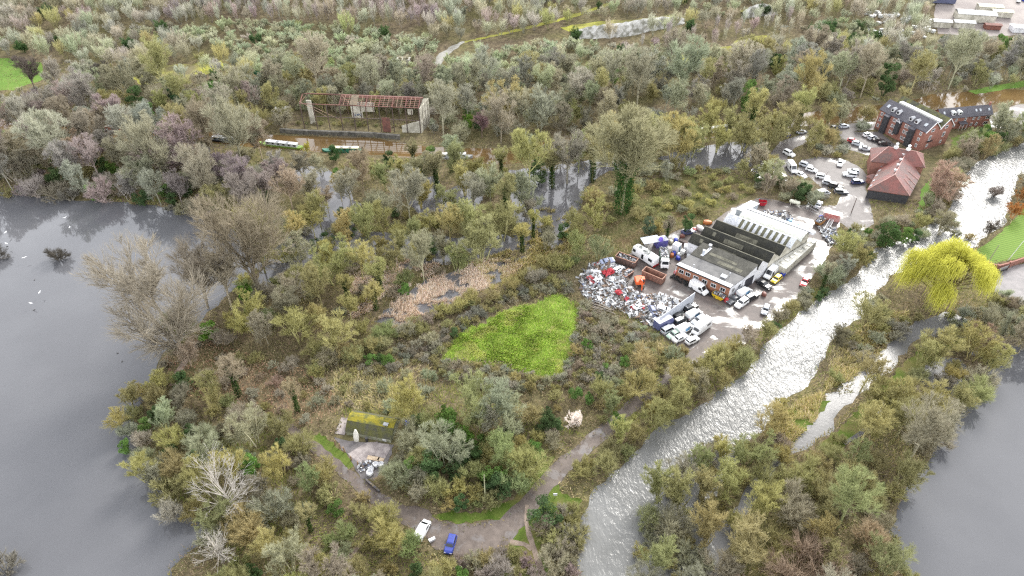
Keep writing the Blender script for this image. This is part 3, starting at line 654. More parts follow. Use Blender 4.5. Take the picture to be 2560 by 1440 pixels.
named(hero('scrub', -8, 648, .75, 'dark grey', .8, 2, (.1,.09,.075), 'drowned_bush', 3), 'bare bush in the left lake cut by the frame edge', 'bush')
named(hero('low', 12, 1425, 1.5, 'grey', .9, 0, (.21,.195,.16), 'drowned_bush', 3), 'round grey-brown bush in the bottom corner of the left lake', 'bush')
named(hero('pale', 1427, 1058, .62, 'pale', 1.35, 0, (.8,.73,.67), 'blossom_bush', 2), 'small bush in white blossom between meadow and track', 'bush')
named(hero('leafy_tree', 1163, 1112, .55, 'bright green', 1.0, 0, (.085,.16,.03), r=2), 'bright green evergreen in the thicket right of the hut')
named(hero('leafy', 528, 848, .9, 'bright green', .95, 0, (.1,.185,.03), r=2.5), 'bright green evergreen bush by the lakeside path', 'bush')
named(hero('leafy', 617, 745, .7, 'bright green', 1.1, 1, (.1,.19,.03), r=2), 'vivid green evergreen bush behind the great poplars', 'bush')
named(hero('leafy_tree', 1115, 1060, .75, 'bright green', .7, 1, (.085,.14,.035), r=3), 'rounded ivy-green tree behind the thicket, right of the hut')
named(hero('leafy_tree', 1900+310, 620, 1.0, 'dark green', .85, 0, (.06,.1,.035), r=4), 'dark green evergreen standing at the river bend below the barn')
named(hero('ivied', 597, 990, .72, 'brown', 1.0, 0, (.33,.28,.2)), 'ivy-clad tree in the russet brambles by the lakeside path')
named(hero('ivied', 745, 1028, .6, 'brown', .95, 1, (.33,.28,.18)), 'smaller ivy-clad tree between the brambles and the hut')
named(hero('osier', 1025, 1050, .78, 'yellowish', 1.2, 1, (.36,.33,.13)), 'tall yellow-green willow just behind the mossy hut')
named(hero('conifer', 912, 412, .62, 'dark green', 1, 0, (.03,.055,.035), r=2), 'dark conical evergreen at the stern of the cream-roofed boat')
named(hero('leafy', 838, 402, .85, 'dark green', 1.1, 2, (.05,.095,.035), r=2), 'dark green bush hiding the middle of the green boat', 'bush')
named(hero('osier', 767, 385, .34, 'yellowish', 1, 2, (.42,.38,.09), r=2), 'small yellow willow beside the white-roofed boat')
named(hero('alder', 845, 250, .1, 'brown', 1), 'tiny bare sapling behind the rusty frame')
named(hero('leafy_tree', 555, 292, 1.15, 'bright green', 1.25, 0, (.07,.125,.035), r=5), 'tall mid-green evergreen left of the rusty frame')
named(hero('leafy_tree', 662, 225, 1.0, 'dark green', .9, 1, (.04,.1,.055), r=5), 'blue-green evergreen on the slope above the rusty frame')
named(hero('leafy_tree', 445, 262, .9, 'dark green', .9, 1, (.045,.085,.04), r=5), 'dark evergreen among the far bank trees on the left')
named(hero('leafy_tree', 1168, 325, .75, 'bright green', .85, 1, (.1,.17,.03), r=3), 'vivid green evergreen right of the derelict shed')
named(hero('alder', 1205, 345, .62, 'purple-brown', 1, 1, (.24,.16,.165)), 'dusky purple bare tree right of the derelict shed')
named(hero('leafy_tree', 1618, 590, .62, 'dark green', 1.05, 0, (.075,.1,.06), r=2.5), 'grey-green ivy column tree behind the scrapyard')
named(hero('ivied', 1665, 600, .5, 'grey', .95, 2, (.25,.22,.16)), 'small leaning ivy-clad tree behind the scrapyard')
named(hero('leafy_tree', 1715, 580, .6, 'dark green', 1.1, 1, (.07,.115,.045), r=2.5), 'bushy dark green tree behind the workshop')
named(hero('osier', 1450, 645, .66, 'mossy green', 1, 0, (.3,.32,.14)), 'light green feathery willow left of the scrapyard')
named(hero('osier', 1495, 650, .58, 'grey-green', 1, 3, (.29,.31,.17)), 'pale green feathery willow nearer the scrap heap')
named(hero('scrub', 2485, 490, .7, 'grey', .8, 3, (.2,.17,.15), 'drowned_bush', 2), 'small bare bush standing in the white river', 'bush')
named(hero('alder', 2465, 600, .42, 'dark grey', 1, 0, (.14,.12,.1), name='pollard_tree', r=2), 'small dark pollarded tree at the edge of the striped lawn')
named(hero('osier', 2528, 545, .5, 'russet', .9, 1, (.36,.17,.06), name='russet_shrub', r=3), 'orange-russet shrub on the lawn edge, nearest of the row', 'shrub', 'russet shrubs by the lawn')
named(hero('osier', 2545, 505, .5, 'russet', .9, 2, (.35,.18,.07), name='russet_shrub', r=3), 'orange-russet shrub on the lawn edge, middle of the row', 'shrub', 'russet shrubs by the lawn')
named(hero('osier', 2560, 470, .5, 'russet', .9, 3, (.33,.2,.07), name='russet_shrub', r=3), 'orange-russet shrub on the lawn edge, farthest of the row', 'shrub', 'russet shrubs by the lawn')
named(hero('ivied', 1035, 415, .6, 'olive', 1, 0, (.27,.25,.14)), 'ivy-clad tree on the towpath between the green and white boats')
named(hero('ivied', 1095, 490, 1.0, 'olive', .95, 1, (.26,.24,.14), r=4), 'heavily ivied tree standing in floodwater in mid wood')
named(hero('ivied', 1060, 495, .95, 'olive', .95, 2, (.25,.24,.14), r=4), 'ivied tree left of another ivied tree in mid wood floodwater')
named(hero('ivied', 1265, 560, 1.0, 'olive', 1, 1, (.27,.26,.13)), 'ivied tree at the edge of the wide flood channel')
named(hero('ivied', 1380, 470, .9, 'olive', 1, 0, (.27,.25,.13)), 'leaning ivied tree mirrored in the flood channel')
named(hero('ivied', 1480, 410, .9, 'olive', 1, 2, (.29,.27,.16)), 'ivied tree where the flood channel meets the rough meadow')
named(hero('ash', 2150, 980, .62, 'yellowish', .95, 0, (.3,.26,.13), r=3), 'open bare tree beside the side stream on the right')
named(hero('osier', 2092, 875, .62, 'dark grey', .95, 2, (.17,.155,.1), r=3), 'dark bare tree on the river bank spit')
named(hero('scrub', 1985+10, 1440, 2.1, 'brown', .82, 1, (.25,.19,.14), r=6), 'huge domed brown bush at the bottom edge', 'bush')
named(hero('leafy', 1545, 1065, .7, 'bright green', .8, 2, (.075,.13,.03), r=2.5), 'green evergreen bush on the track below the meadow', 'bush')
named(hero('ash', 262+20, 240, .8, 'dark grey', .9, 1, (.1,.09,.075), r=5), 'gaunt dark tree beside the far green field')
named(hero('ash', 95, 240, .85, 'dark grey', 1, 2, (.12,.1,.085), r=5), 'dark branching tree at the lower edge of the far green field')

# zones, by the ground their stems stand on
W_ALDER = {'purple-brown': 5.5, 'brown': 4, 'grey': 1.6, 'olive': .7, 'russet': .5}
W_OLIVE = {'olive': 4, 'yellowish': 2.4, 'grey-green': 2, 'brown': 1.2, 'mossy green': 1.6}
W_MID = {'olive': 4, 'yellowish': 3, 'grey-green': 2, 'brown': 2, 'russet': .35, 'mossy green': 1}
W_GREY = {'grey-green': 4, 'grey': 3, 'brown': 2.5, 'olive': 3, 'dark grey': 1.5}
scatter([(-40,345),(250,345),(420,360),(640,385),(720,440),(720,500),(650,560),(560,555),(470,530),(330,510),(170,498),(-40,488)], 5.4, {'alder': 5, 'osier': 2, 'ash': 1, 'scrub': 1.5, 'leafy': .4}, W_ALDER, .75, 1.15)
scatter([(-40,350),(250,350),(640,385),(720,500),(640,575),(540,552),(330,512),(-40,490)], 3.0, {'scrub': 3, 'low': 2, 'leafy': .5}, {'brown': 3, 'purple-brown': 2, 'olive': 2, 'dark grey': 2}, .6, .95, limit=110)
scatter([(-60,210),(100,220),(330,215),(720,250),(730,325),(640,332),(420,320),(0,292),(-60,290)], 5.6, {'osier': 3, 'alder': 2, 'ash': 1.5, 'leafy_tree': .9, 'scrub': 2}, {'grey-green': 3, 'brown': 3, 'grey': 2, 'olive': 3, 'purple-brown': 1.2}, .65, 1.0)
scatter([(640,600),(700,430),(900,410),(1250,420),(1480,420),(1500,560),(1440,640),(1250,680),(1100,690),(960,760),(900,860),(780,900),(640,860),(560,820),(540,760),(640,700)], 6.3, {'osier': 4, 'alder': 3, 'ash': 1.4, 'ivied': 1.0, 'scrub': 1.2, 'leafy_tree': .35}, W_MID, .6, .95)
scatter([(640,620),(720,520),(900,520),(1250,560),(1440,560),(1400,660),(1200,660),(960,760),(900,860),(780,900),(640,860),(560,820)], 3.4, {'scrub': 4, 'low': 3, 'leafy': .7}, W_MID, .55, .9, limit=55)
scatter([(1080,415),(1250,425),(1440,398),(1640,362),(1900,330),(2180,300),(2190,330),(1980,350),(1900,400),(1640,400),(1480,430),(1250,470),(1090,450)], 5.2, {'osier': 5, 'ash': 1.2, 'ivied': .8, 'scrub': 2}, {'olive': 4, 'yellowish': 4, 'grey-green': 1.5, 'mossy green': 1}, .65, 1.0)
scatter([(1075,345),(1250,362),(1420,335),(1740,298),(1900,283),(2250,248),(2420,225),(2600,190),(2600,120),(2300,150),(1900,180),(1500,200),(1070,240)], 5.8, {'osier': 4, 'ash': 2.4, 'alder': 1, 'scrub': 2, 'leafy_tree': .35, 'birch': .5}, W_GREY, .65, 1.05, limit=260)
scatter([(600,240),(740,238),(1075,245),(1075,215),(720,200)], 5.0, {'osier': 3, 'ash': 1.5, 'scrub': 2}, {'grey-green': 3, 'brown': 3, 'olive': 2}, .6, .9)
scatter([(740,282),(1070,288),(1070,258),(740,252)], 3.6, {'osier': 3, 'scrub': 2, 'ash': 1}, {'grey-green': 3, 'brown': 2, 'dark grey': 2, 'olive': 2}, .5, .75, keep=False)
scatter([(745,322),(1030,330),(1030,318),(745,310)], 4.5, {'low': 3}, {'olive': 3, 'mossy green': 2, 'grey-green': 1}, .25, .4, keep=False, limit=14)
for i, (a, b) in enumerate([(800,925),(835,905),(870,893),(905,880),(940,868),(975,852),(1010,838),(1045,820),(1080,805),(1115,790),(1150,775),(1190,760),(1230,745),(1262,730),(1300,712),(1340,695),(1380,680),(1415,665)]):
    for q in range(3):
        w_ = random.choices(['olive', 'mossy green', 'yellowish', 'brown'], [4, 3, 2, 1])[0]
        hero('scrub' if random.random() < .7 else 'low', a+random.uniform(-22, 22), b+random.uniform(-14, 12), random.uniform(.48, .72), w_, random.uniform(.8, 1.05), i+q, name='hedge_bush', r=1.5)
scatter([(1500,620),(1480,560),(1560,440),(1720,400),(1880,440),(1930,480),(1820,510),(1700,560),(1620,600)], 5.0, {'scrub': 3, 'osier': 2, 'low': 4}, W_OLIVE, .45, .8, limit=60)
scatter([(1880,470),(1900,440),(1990,450),(2040,500),(2040,515),(1960,500)], 4.2, {'scrub': 2, 'osier': 2, 'leafy': .4}, W_GREY, .5, .75)
scatter([(1900,300),(2160,290),(2190,330),(2000,350),(1960,360),(1940,440),(1870,420)], 5.0, {'osier': 3, 'ash': 1, 'scrub': 1.5}, {'olive': 3, 'yellowish': 2, 'brown': 2, 'grey': 1.5}, .55, .85)
scatter([(2010,350),(2100,330),(2140,380),(2090,395),(2010,390)], 5.0, {'osier': 2, 'scrub': 2, 'low': 1}, {'olive': 3, 'brown': 2, 'grey': 2}, .45, .7)
scatter([(2020,430),(2060,455),(2090,500),(2060,500),(2030,470)], 3.5, {'low': 2, 'scrub': 1, 'birch': .4}, W_GREY, .5, .7)
# river banks
scatter([(1400,1150),(1480,1080),(1560,1000),(1650,930),(1760,880),(1880,870),(1860,930),(1760,1005),(1650,1062),(1560,1150),(1480,1215),(1420,1200)], 4.0, {'osier': 4, 'scrub': 4, 'low': 1}, {'olive': 5, 'yellowish': 2.5, 'brown': 1, 'mossy green': 2}, .5, .78, name='riverside_bush')
scatter([(1470,1010),(1560,920),(1680,860),(1720,885),(1620,960),(1500,1060)], 4.4, {'scrub': 3, 'low': 2}, {'olive': 4, 'mossy green': 2, 'grey-green': 1, 'brown': 1}, .45, .7, name='riverside_bush')
scatter([(1900,850),(1950,790),(2000,740),(2060,690),(2100,640),(2130,590),(2200,560),(2290,560),(2390,560),(2440,560),(2440,600),(2330,600),(2200,625),(2130,690),(2060,742),(1980,795),(1925,852)], 4.0, {'osier': 3, 'scrub': 3, 'leafy': .8, 'ivied': .5, 'low': 1}, {'olive': 3, 'grey-green': 2, 'brown': 2, 'grey': 2}, .45, .72, name='riverside_bush')
scatter([(2300,545),(2330,470),(2370,395),(2440,395),(2395,450),(2385,500),(2345,545)], 3.8, {'scrub': 3, 'osier': 2, 'low': 2}, {'russet': 2.2, 'brown': 4, 'olive': 1}, .5, .78, name='riverside_bush')
scatter([(2370,385),(2400,330),(2470,320),(2560,330),(2650,330),(2640,350),(2540,362),(2440,405)], 4.0, {'scrub': 3, 'osier': 2, 'leafy': .5}, {'olive': 2, 'mossy green': 3, 'brown': 2, 'grey-green': 2}, .55, .8, name='riverside_bush')
scatter([(2560,430),(2700,400),(2760,470),(2575,500)], 4.0, {'scrub': 2, 'osier': 2}, {'brown': 2, 'russet': 2, 'olive': 1}, .5, .8, name='riverside_bush')
scatter([(2540,300),(2700,260),(2800,300),(2700,330),(2560,330)], 4.5, {'osier': 2, 'scrub': 2}, {'olive': 2, 'yellowish': 2, 'brown': 2}, .5, .8, name='riverside_bush')
# right islands
R_ISL = {'olive': 4.5, 'yellowish': 2.6, 'brown': 2.6, 'mossy green': 1, 'russet': .15}
scatter([(2230,700),(2330,740),(2480,730),(2560,770),(2700,780),(2640,830),(2500,860),(2440,835),(2320,790),(2230,860),(2130,930),(2075,960),(2100,860),(2150,790)], 4.6, {'osier': 3, 'scrub': 3, 'low': 2, 'ivied': .3}, {'olive': 3, 'brown': 3, 'grey': 2, 'grey-green': 2}, .5, .75, name='riverside_bush')
scatter([(2330,880),(2440,840),(2500,870),(2470,905),(2470,960),(2410,1030),(2350,1100),(2290,1190),(2240,1270),(2225,1330),(2270,1440),(2280,1560),(1850,1560),(1830,1330),(1900,1235),(1960,1150),(2080,1110),(2190,1040),(2240,960)], 4.5, {'osier': 5, 'scrub': 4, 'ash': .9, 'low': 1}, R_ISL, .55, .9, name='riverside_bush')
scatter([(1590,1260),(1660,1150),(1780,1100),(1850,1120),(1930,1060),(1960,1110),(1900,1170),(1850,1240),(1790,1330),(1800,1500),(1640,1560),(1590,1440),(1600,1330)], 4.0, {'osier': 5, 'scrub': 4, 'low': 1}, R_ISL, .55, .82, name='riverside_bush')
scatter([(2480,860),(2640,820),(2800,780),(2900,800),(2640,880),(2520,900)], 5, {'osier': 3, 'alder': 2}, {'dark grey': 3, 'grey': 2, 'brown': 2}, .6, .9, name='riverside_bush')
# peninsula by the left lake
scatter([(330,1045),(390,1000),(480,985),(600,1020),(740,1060),(765,1110),(850,1185),(910,1240),(960,1275),(1010,1330),(1050,1400),(1150,1420),(1180,1560),(560,1560),(545,1440),(500,1300),(430,1250),(360,1150)], 4.4, {'osier': 5, 'scrub': 5, 'ash': .6, 'ivied': .25, 'low': 1, 'leafy': .35, 'pale': .4}, {'olive': 4, 'yellowish': 2.4, 'grey-green': 2.4, 'brown': 1.5, 'mossy green': 1.6, 'pale': .5}, .5, .84)
scatter([(290,1080),(340,1000),(400,960),(460,950),(470,1010),(380,1060),(370,1150),(420,1230),(480,1300),(440,1330),(350,1180)], 3.8, {'osier': 4, 'scrub': 3, 'leafy': .5}, {'olive': 3, 'yellowish': 2, 'grey': 1.5, 'brown': 1}, .5, .75, keep=False)
scatter([(400,900),(470,830),(540,850),(640,900),(800,940),(840,1010),(760,1060),(600,1010),(480,970),(430,980)], 6.5, {'scrub': 2, 'low': 4, 'osier': .8}, {'russet': 2, 'brown': 3, 'pale': 1, 'olive': 1.5}, .45, .75)
# thicket between hut, meadow and track
scatter([(1005,1095),(1060,1040),(1140,1040),(1260,1050),(1380,1040),(1400,1110),(1340,1180),(1270,1245),(1190,1275),(1090,1268),(1010,1235),(965,1195),(990,1140)], 3.5, {'scrub': 6, 'osier': 2.4, 'low': 1.4, 'leafy': .9, 'pale': .8}, {'grey-green': 3, 'olive': 2.5, 'yellowish': 2, 'mossy green': 3, 'pale': .5}, .5, .8)
scatter([(1400,1040),(1500,1000),(1620,900),(1680,870),(1640,840),(1500,960),(1390,960),(1380,1010)], 5.5, {'low': 4, 'scrub': 1.5, 'leafy': .5}, {'grey-green': 2, 'olive': 3, 'brown': 2}, .4, .65)
scatter([(1060,900),(1100,945),(1240,975),(1390,975),(1480,990),(1560,930),(1640,850),(1560,780),(1440,760),(1420,900),(1390,945),(1250,895),(1110,900)], 3.2, {'low': 5, 'leafy': .5}, {'grey': 2, 'brown': 2.5, 'olive': 2, 'grey-green': 2}, .35, .6, name='bramble_bush')
scatter([(880,930),(1090,830),(1260,740),(1400,690),(1440,740),(1380,735),(1260,765),(1150,830),(1100,890),(960,940)], 3.2, {'low': 5, 'leafy': .3}, {'dark grey': 2, 'brown': 3, 'olive': 1.5}, .35, .6, name='bramble_bush')
scatter([(840,960),(960,900),(1090,905),(1090,1010),(1000,1030),(870,1020)], 7, {'low': 4, 'scrub': 2}, {'olive': 3, 'grey-green': 2, 'brown': 2}, .4, .65)
scatter([(1250,1360),(1460,1440),(1440,1560),(1200,1560),(1100,1420),(1180,1400)], 4, {'low': 3, 'scrub': 1}, {'brown': 2, 'olive': 2, 'purple-brown': 1}, .5, .75)
scatter([(1360,1300),(1440,1270),(1455,1380),(1400,1440),(1370,1380)], 3, {'low': 3, 'leafy': .3}, {'brown': 3, 'olive': 2}, .55, .75, keep=False)
print('individual plants', len(PLACED))

# ------------------------------------------------------------------ the far wood: one mass per kind of cover
def lo_proto(seed, h, w, n, tw, up=.2, lean=.5):
    g = Grow(seed); env = (A([0, 0, h*.52]), A([w, w, h*.52]))
    P0, D, L, R = g_stems(g, n[0], h*.7, lean, .09, .4); g.twigs(P0, D, L, .16, (.6, .8), 0)
    a = g.kids(P0, D, L, R, n[1], .3, 1, .6, .6, up, .5, env); g.twigs(a[0], a[1], a[2], tw, (.65, .95), 0)
    b = g.kids(*a, n[2], .1, 1, .6, .65, up, .5, env); g.twigs(b[0], b[1], b[2], tw, (.8, 1.25), 0)
    f = np.concatenate(g.Fq[1]); v = np.concatenate(g.V[1]); s = np.concatenate(g.S[1])
    q = np.arange(len(v)).reshape(-1, 6); keepv = q[:, [0, 1, 3, 4]].reshape(-1)      # one quad a twig is enough this far off
    v4 = v[keepv]; s4 = s[keepv]; v4[2::4] += (v4[1::4]-v4[0::4])*.3
    return v4, s4
LO = {'wood': [lo_proto(400+i, 10.5, 3.7, (7, 8, 12), .09, .3, .32) for i in range(6)], 'sage': [lo_proto(420+i, 4.6, 3.3, (9, 7, 11), .12, .25, .55) for i in range(5)], 'birch': [lo_proto(440+i, 13, 2.0, (3, 11, 11), .08, .4, .12) for i in range(4)],
      'ever': [lo_proto(460+i, 6.5, 2.9, (9, 7, 10), .24, 0, .5) for i in range(3)]}
def far_mass(name, zones, label):
    V = []; T = []; tot = 0; r = np.random.default_rng(len(name))
    for (zone, sp, kinds, cols, smin, smax) in zones:
        poly = [P(a, b).xy[:] for a, b in zone]; X = [p[0] for p in poly]; Y = [p[1] for p in poly]
        kk, kw = list(kinds), list(kinds.values()); cc, cw = list(cols), list(cols.values())
        for _ in range(9000):
            x = random.uniform(min(X), max(X)); y = random.uniform(min(Y), max(Y))
            if not inpoly(x, y, poly) or not free(x, y, sp) or any(inpoly(x, y, q) for q in OUT): continue
            k = random.choices(kk, kw)[0]; s = random.uniform(smin, smax)
            if blocked(x, y, {'wood': 11, 'sage': 4.6, 'birch': 13, 'ever': 6.5}[k]*s): continue
            occ(x, y, sp); v, sh = LO[k][random.randrange(len(LO[k]))]; a = random.uniform(0, 6.28); ca, sa = math.cos(a)*s, math.sin(a)*s
            c = tintof(random.choices(cc, cw)[0] if k != 'ever' else 'dark green', .1)
            V.append(np.stack([v[:, 0]*ca-v[:, 1]*sa+x, v[:, 0]*sa+v[:, 1]*ca+y, v[:, 2]*s*random.uniform(.85, 1.2)+terr(x, y)], 1)); T.append(sh[:, None]*A([c])); tot += 1
    V = np.concatenate(V); T = np.concatenate(T); f = np.arange(len(V)).reshape(-1, 4)
    o = bpy.data.objects.new(name, soup(name, V, f, np.zeros(len(f)), [BLADE], tint=T)); COL.objects.link(o); tag(o, label, name.replace('_', ' '), kind='stuff'); print(name, tot, len(f))
SAGE = {'sage': 6, 'grey-green': 3, 'mossy green': .5, 'pale': .15}
FARW = {'grey': 3.5, 'brown': 2.5, 'grey-green': 4, 'olive': 1.8, 'dark grey': 1.2, 'purple-brown': .5}
far_mass('sallow_scrub', [([(330,95),(620,60),(860,75),(1090,105),(1080,190),(900,225),(700,200),(560,130),(380,100)], 4.4, {'sage': 6, 'wood': .4, 'ever': .2}, SAGE, .8, 1.3),
                          ([(760,180),(1080,165),(1420,105),(1560,150),(1600,190),(1100,235),(900,232)], 4.4, {'sage': 5, 'wood': .8}, SAGE, .8, 1.3),
                          ([(2040,60),(2170,60),(2200,110),(2120,120),(2030,95)], 4.6, {'sage': 4, 'ever': 1.5, 'wood': .5}, SAGE, .8, 1.3)], 'grey-green sallow scrub covering the quarry floor')
far_mass('birch_wood', [([(430,10),(700,0),(1060,10),(1070,70),(900,75),(640,58),(440,70)], 4.2, {'birch': 4, 'wood': 1}, {'purple-brown': 4, 'grey': 2, 'brown': 2, 'pale': .5}, .8, 1.1),
                        ([(1560,118),(1900,60),(2040,70),(2000,110),(1760,150),(1560,150)], 5.2, {'birch': 3, 'wood': 1, 'sage': 1}, {'purple-brown': 3, 'grey': 2, 'brown': 2}, .6, .95)], 'mauve birch wood on the far hillside')
far_mass('far_wood', [([(-300,120),(-300,-120),(420,-120),(440,90),(560,160),(700,205),(560,215),(330,190),(120,150),(0,140)], 5.2, {'wood': 6, 'sage': .8, 'ever': .25}, FARW, .75, 1.2),
                      ([(420,-120),(1150,-120),(1080,90),(1060,30),(640,14),(430,20)], 5.0, {'wood': 6, 'birch': 2, 'ever': .3}, FARW, .8, 1.2),
                      ([(1080,110),(1120,-120),(2140,-120),(2140,40),(2040,60),(1720,40),(1430,66),(1200,100)], 5.2, {'wood': 6, 'birch': 1.6, 'ever': .4, 'sage': .5}, FARW, .7, 1.15),
                      ([(1420,105),(1720,66),(1900,60),(2040,70),(2200,120),(2330,100),(2440,100),(2700,120),(2700,60),(3000,80),(3000,240),(2620,190),(2300,160),(1900,190),(1560,200)], 5.4, {'wood': 6, 'ever': .5, 'sage': .8}, {'grey': 3, 'grey-green': 3, 'olive': 2, 'brown': 2}, .75, 1.1),
                      ([(2100,0),(2250,-10),(2330,20),(2330,95),(2230,105),(2140,70)], 5.8, {'wood': 3, 'birch': 1}, {'grey-green': 2, 'grey': 2, 'brown': 1}, .8, 1.1),
                      ([(2290,-30),(2560,-120),(3000,-120),(3000,60),(2760,30),(2580,-10)], 5.5, {'wood': 3, 'ever': 1.5}, {'grey': 2, 'dark grey': 2}, .8, 1.1),
                      ([(-700,230),(-60,210),(-60,290),(-700,260)], 6, {'wood': 3}, FARW, .8, 1.1), ([(-900,340),(-60,345),(-60,470),(-900,420)], 6.5, {'wood': 3}, {'purple-brown': 3, 'brown': 2}, .8, 1.1),
                      ([(-300,240),(-60,225),(350,190),(720,215),(1060,235),(1560,205),(1900,190),(2300,165),(2600,195),(2600,225),(2250,255),(1740,300),(1420,338),(1075,345),(1075,300),(730,250),(-60,270)], 4.6, {'wood': 3, 'sage': 2}, FARW, .5, .85)], 'bare grey-brown woodland covering the far hillside')
# ------------------------------------------------------------------ ground cover: brambles, rank grass, reeds, tussocks (uncountable)
rg = np.random.default_rng(77); GK = 1.45
def pip(x, y, poly):
    c = np.zeros(len(x), bool); q = A(poly); n = len(q); j = n-1
    for i in range(n):
        with np.errstate(divide='ignore', invalid='ignore'):
            c ^= ((q[i, 1] > y) != (q[j, 1] > y)) & (x < (q[j, 0]-q[i, 0])*(y-q[i, 1])/(q[j, 1]-q[i, 1]+1e-12)+q[i, 0])
        j = i
    return c
def wob(x, y, s, k):
    r = np.random.default_rng(k); o = 0
    for i in range(5):
        a = r.uniform(0, 6.28); f = s*1.7**i; o = o+np.sin(x*f*math.cos(a)+y*f*math.sin(a)+r.uniform(0, 6.28)+1.3*np.sin(y*f*.7+i))/1.45**i
    return o/2.6
def blades(x, y, z, L, w, lean, az=None):
    n = len(x); az = rg.uniform(0, 6.283, n) if az is None else az; t = np.abs(rg.normal(lean, .3, n))
    D = np.stack([np.cos(az)*np.sin(t), np.sin(az)*np.sin(t), np.cos(t)], 1); X = np.stack([-np.sin(az), np.cos(az), np.zeros(n)], 1); f = rg.uniform(-.6, .6, n)[:, None]
    X = nrm(X+D*f*.3+np.stack([np.zeros(n), np.zeros(n), rg.normal(0, .4, n)], 1)); P0 = np.stack([x, y, z], 1); E = P0+D*L[:, None]
    w = w[:, None] if hasattr(w, 'shape') else w
    return np.stack([P0-X*w/2, P0+X*w/2, E+X*w*.25, E-X*w*.25], 1).reshape(-1, 3)
def leafs(x, y, z, s):
    n = len(x); D = nrm(rg.normal(0, 1, (n, 3))*A([1, 1, .6])+A([0, 0, .55])); U, W = frame(D); C = np.stack([x, y, z], 1); s = s[:, None]
    return np.stack([C-U*s*.5, C+W*s*.36, C+U*s*.5, C-W*s*.36], 1).reshape(-1, 3)
def cover(name, V, T, label):
    V = np.concatenate(V); T = np.repeat(np.concatenate(T), 4, 0)*GK
    o = bpy.data.objects.new(name, soup(name, V, np.arange(len(V)).reshape(-1, 4), np.zeros(len(V)//4), [BLADE], tint=T)); COL.objects.link(o); tag(o, label, name.replace('_', ' '), kind='stuff'); print(name, len(V)//4)
def zone(pts): return [P(a, b).xy[:] for a, b in pts]
def pick(cols, n, jit=.18):
    c = A(cols)[rg.integers(0, len(cols), n)]; return c*rg.uniform(1-jit, 1+jit, (n, 1))*rg.uniform(.95, 1.05, (n, 3))
# area sample of the visible floor, thinner with distance
n0 = 520000
y = 55+(305-55)*rg.random(n0)**1.0; x = rg.uniform(-1, 1, n0)*(y*.86+52)
dens = np.clip(150/y, .25, 1.0)**1.6; k = rg.random(n0) < dens; x, y = x[k], y[k]
xo, yo = x, y; x, y = x+rg.normal(0, .55, len(x)), y+rg.normal(0, .55, len(y))
bad = np.zeros(len(x), bool)
for nm in ('lake', 'river', 'canal', 'yard', 'car_park', 'track', 'road', 'lawn', 'works_yard', 'meadow', 'footpath'):
    for q in POLYS.get(nm, []): bad |= pip(x, y, q)
x, y = xo, yo
for q in FOOT: bad |= pip(x, y, q)
x, y = x[~bad], y[~bad]
wet = np.zeros(len(x), bool)
for q in POLYS['flood_water']: wet |= pip(x, y, q)
isl = wob(x, y, .16, 3); k = ~wet | (isl > .52); x, y, wet = x[k], y[k], wet[k]
green = np.zeros(len(x), bool)
for q in POLYS['verge']: green |= pip(x, y, q)
rus = pip(x, y, zone([(430,980),(400,900),(500,840),(640,890),(800,940),(860,1020),(760,1070),(600,1030)]))
dark = pip(x, y, zone([(1440,780),(1470,770),(1560,790),(1640,850),(1560,930),(1480,980),(1400,970),(1240,960),(1090,960),(1050,920),(1100,890),(1240,885),(1400,940),(1430,880)])) | pip(x, y, zone([(1080,800),(1250,720),(1440,690),(1450,770),(1390,740),(1270,770),(1150,840),(1100,890),(900,940),(850,920)]))
straw = pip(x, y, zone([(1200,680),(1330,620),(1480,580),(1540,600),(1420,660),(1300,720),(1240,740)])) | pip(x, y, zone([(2090,860),(2200,790),(2260,790),(2180,880),(2090,950),(2060,920)])) | pip(x, y, zone([(1540,880),(1640,840),(1680,870),(1560,960),(1480,1000)])) | pip(x, y, zone([(840,930),(1000,900),(1090,920),(1080,1010),(900,1030),(820,1000)]))
nb = wob(x, y, .11, 11); n2 = wob(x, y, .5, 12); nf = wob(x, y, .045, 13)
bram = (nb+.25*n2 > .12); bram = (bram | dark) & ~green & ~straw & ~wet
hgt = np.where(bram, np.clip(.35+.8*(nb+.5*n2)+.35*dark, .1, 1.7), .02)
i = np.where(bram)[0]; V = []; T = []
c = np.where((dark & (n2 > -.2))[i][:, None], pick([(.13,.115,.08), (.17,.14,.105), (.10,.105,.055), (.2,.175,.13)], len(i)), pick([(.15,.135,.065), (.2,.165,.1), (.12,.12,.05), (.24,.2,.12)], len(i)))
c = np.where(rus[i][:, None], pick([(.28,.165,.11), (.24,.17,.11), (.2,.12,.085), (.33,.25,.16)], len(i)), c)
V.append(leafs(x[i], y[i], hgt[i]*rg.uniform(.35, 1.1, len(i)), rg.uniform(.22, .55, len(i)))); T.append(c)
i2 = i[rg.random(len(i)) < .55]
V.append(blades(x[i2], y[i2], hgt[i2]*.6, rg.uniform(.4, 1.1, len(i2)), rg.uniform(.04, .1, len(i2)), .9)); T.append(pick([(.27,.2,.14), (.22,.17,.1), (.16,.14,.08)], len(i2)))
j = np.where(~bram)[0]; az = wob(x, y, .07, 21)[j]*3+rg.normal(0, .8, len(j))
c = pick([(.2,.18,.07), (.3,.25,.12), (.15,.16,.055), (.38,.32,.19)], len(j))
c = np.where((nf > .1)[j][:, None], pick([(.19,.2,.06), (.26,.24,.09), (.15,.18,.045)], len(j)), c)
c = np.where(straw[j][:, None], pick([(.4,.34,.18), (.33,.29,.13), (.27,.25,.1), (.45,.38,.24)], len(j)), c)
c = np.where(green[j][:, None], np.where((n2 > .25)[j][:, None], pick([(.24,.24,.07), (.32,.28,.13)], len(j)), pick([(.13,.2,.03), (.17,.25,.04), (.1,.16,.025)], len(j))), c)
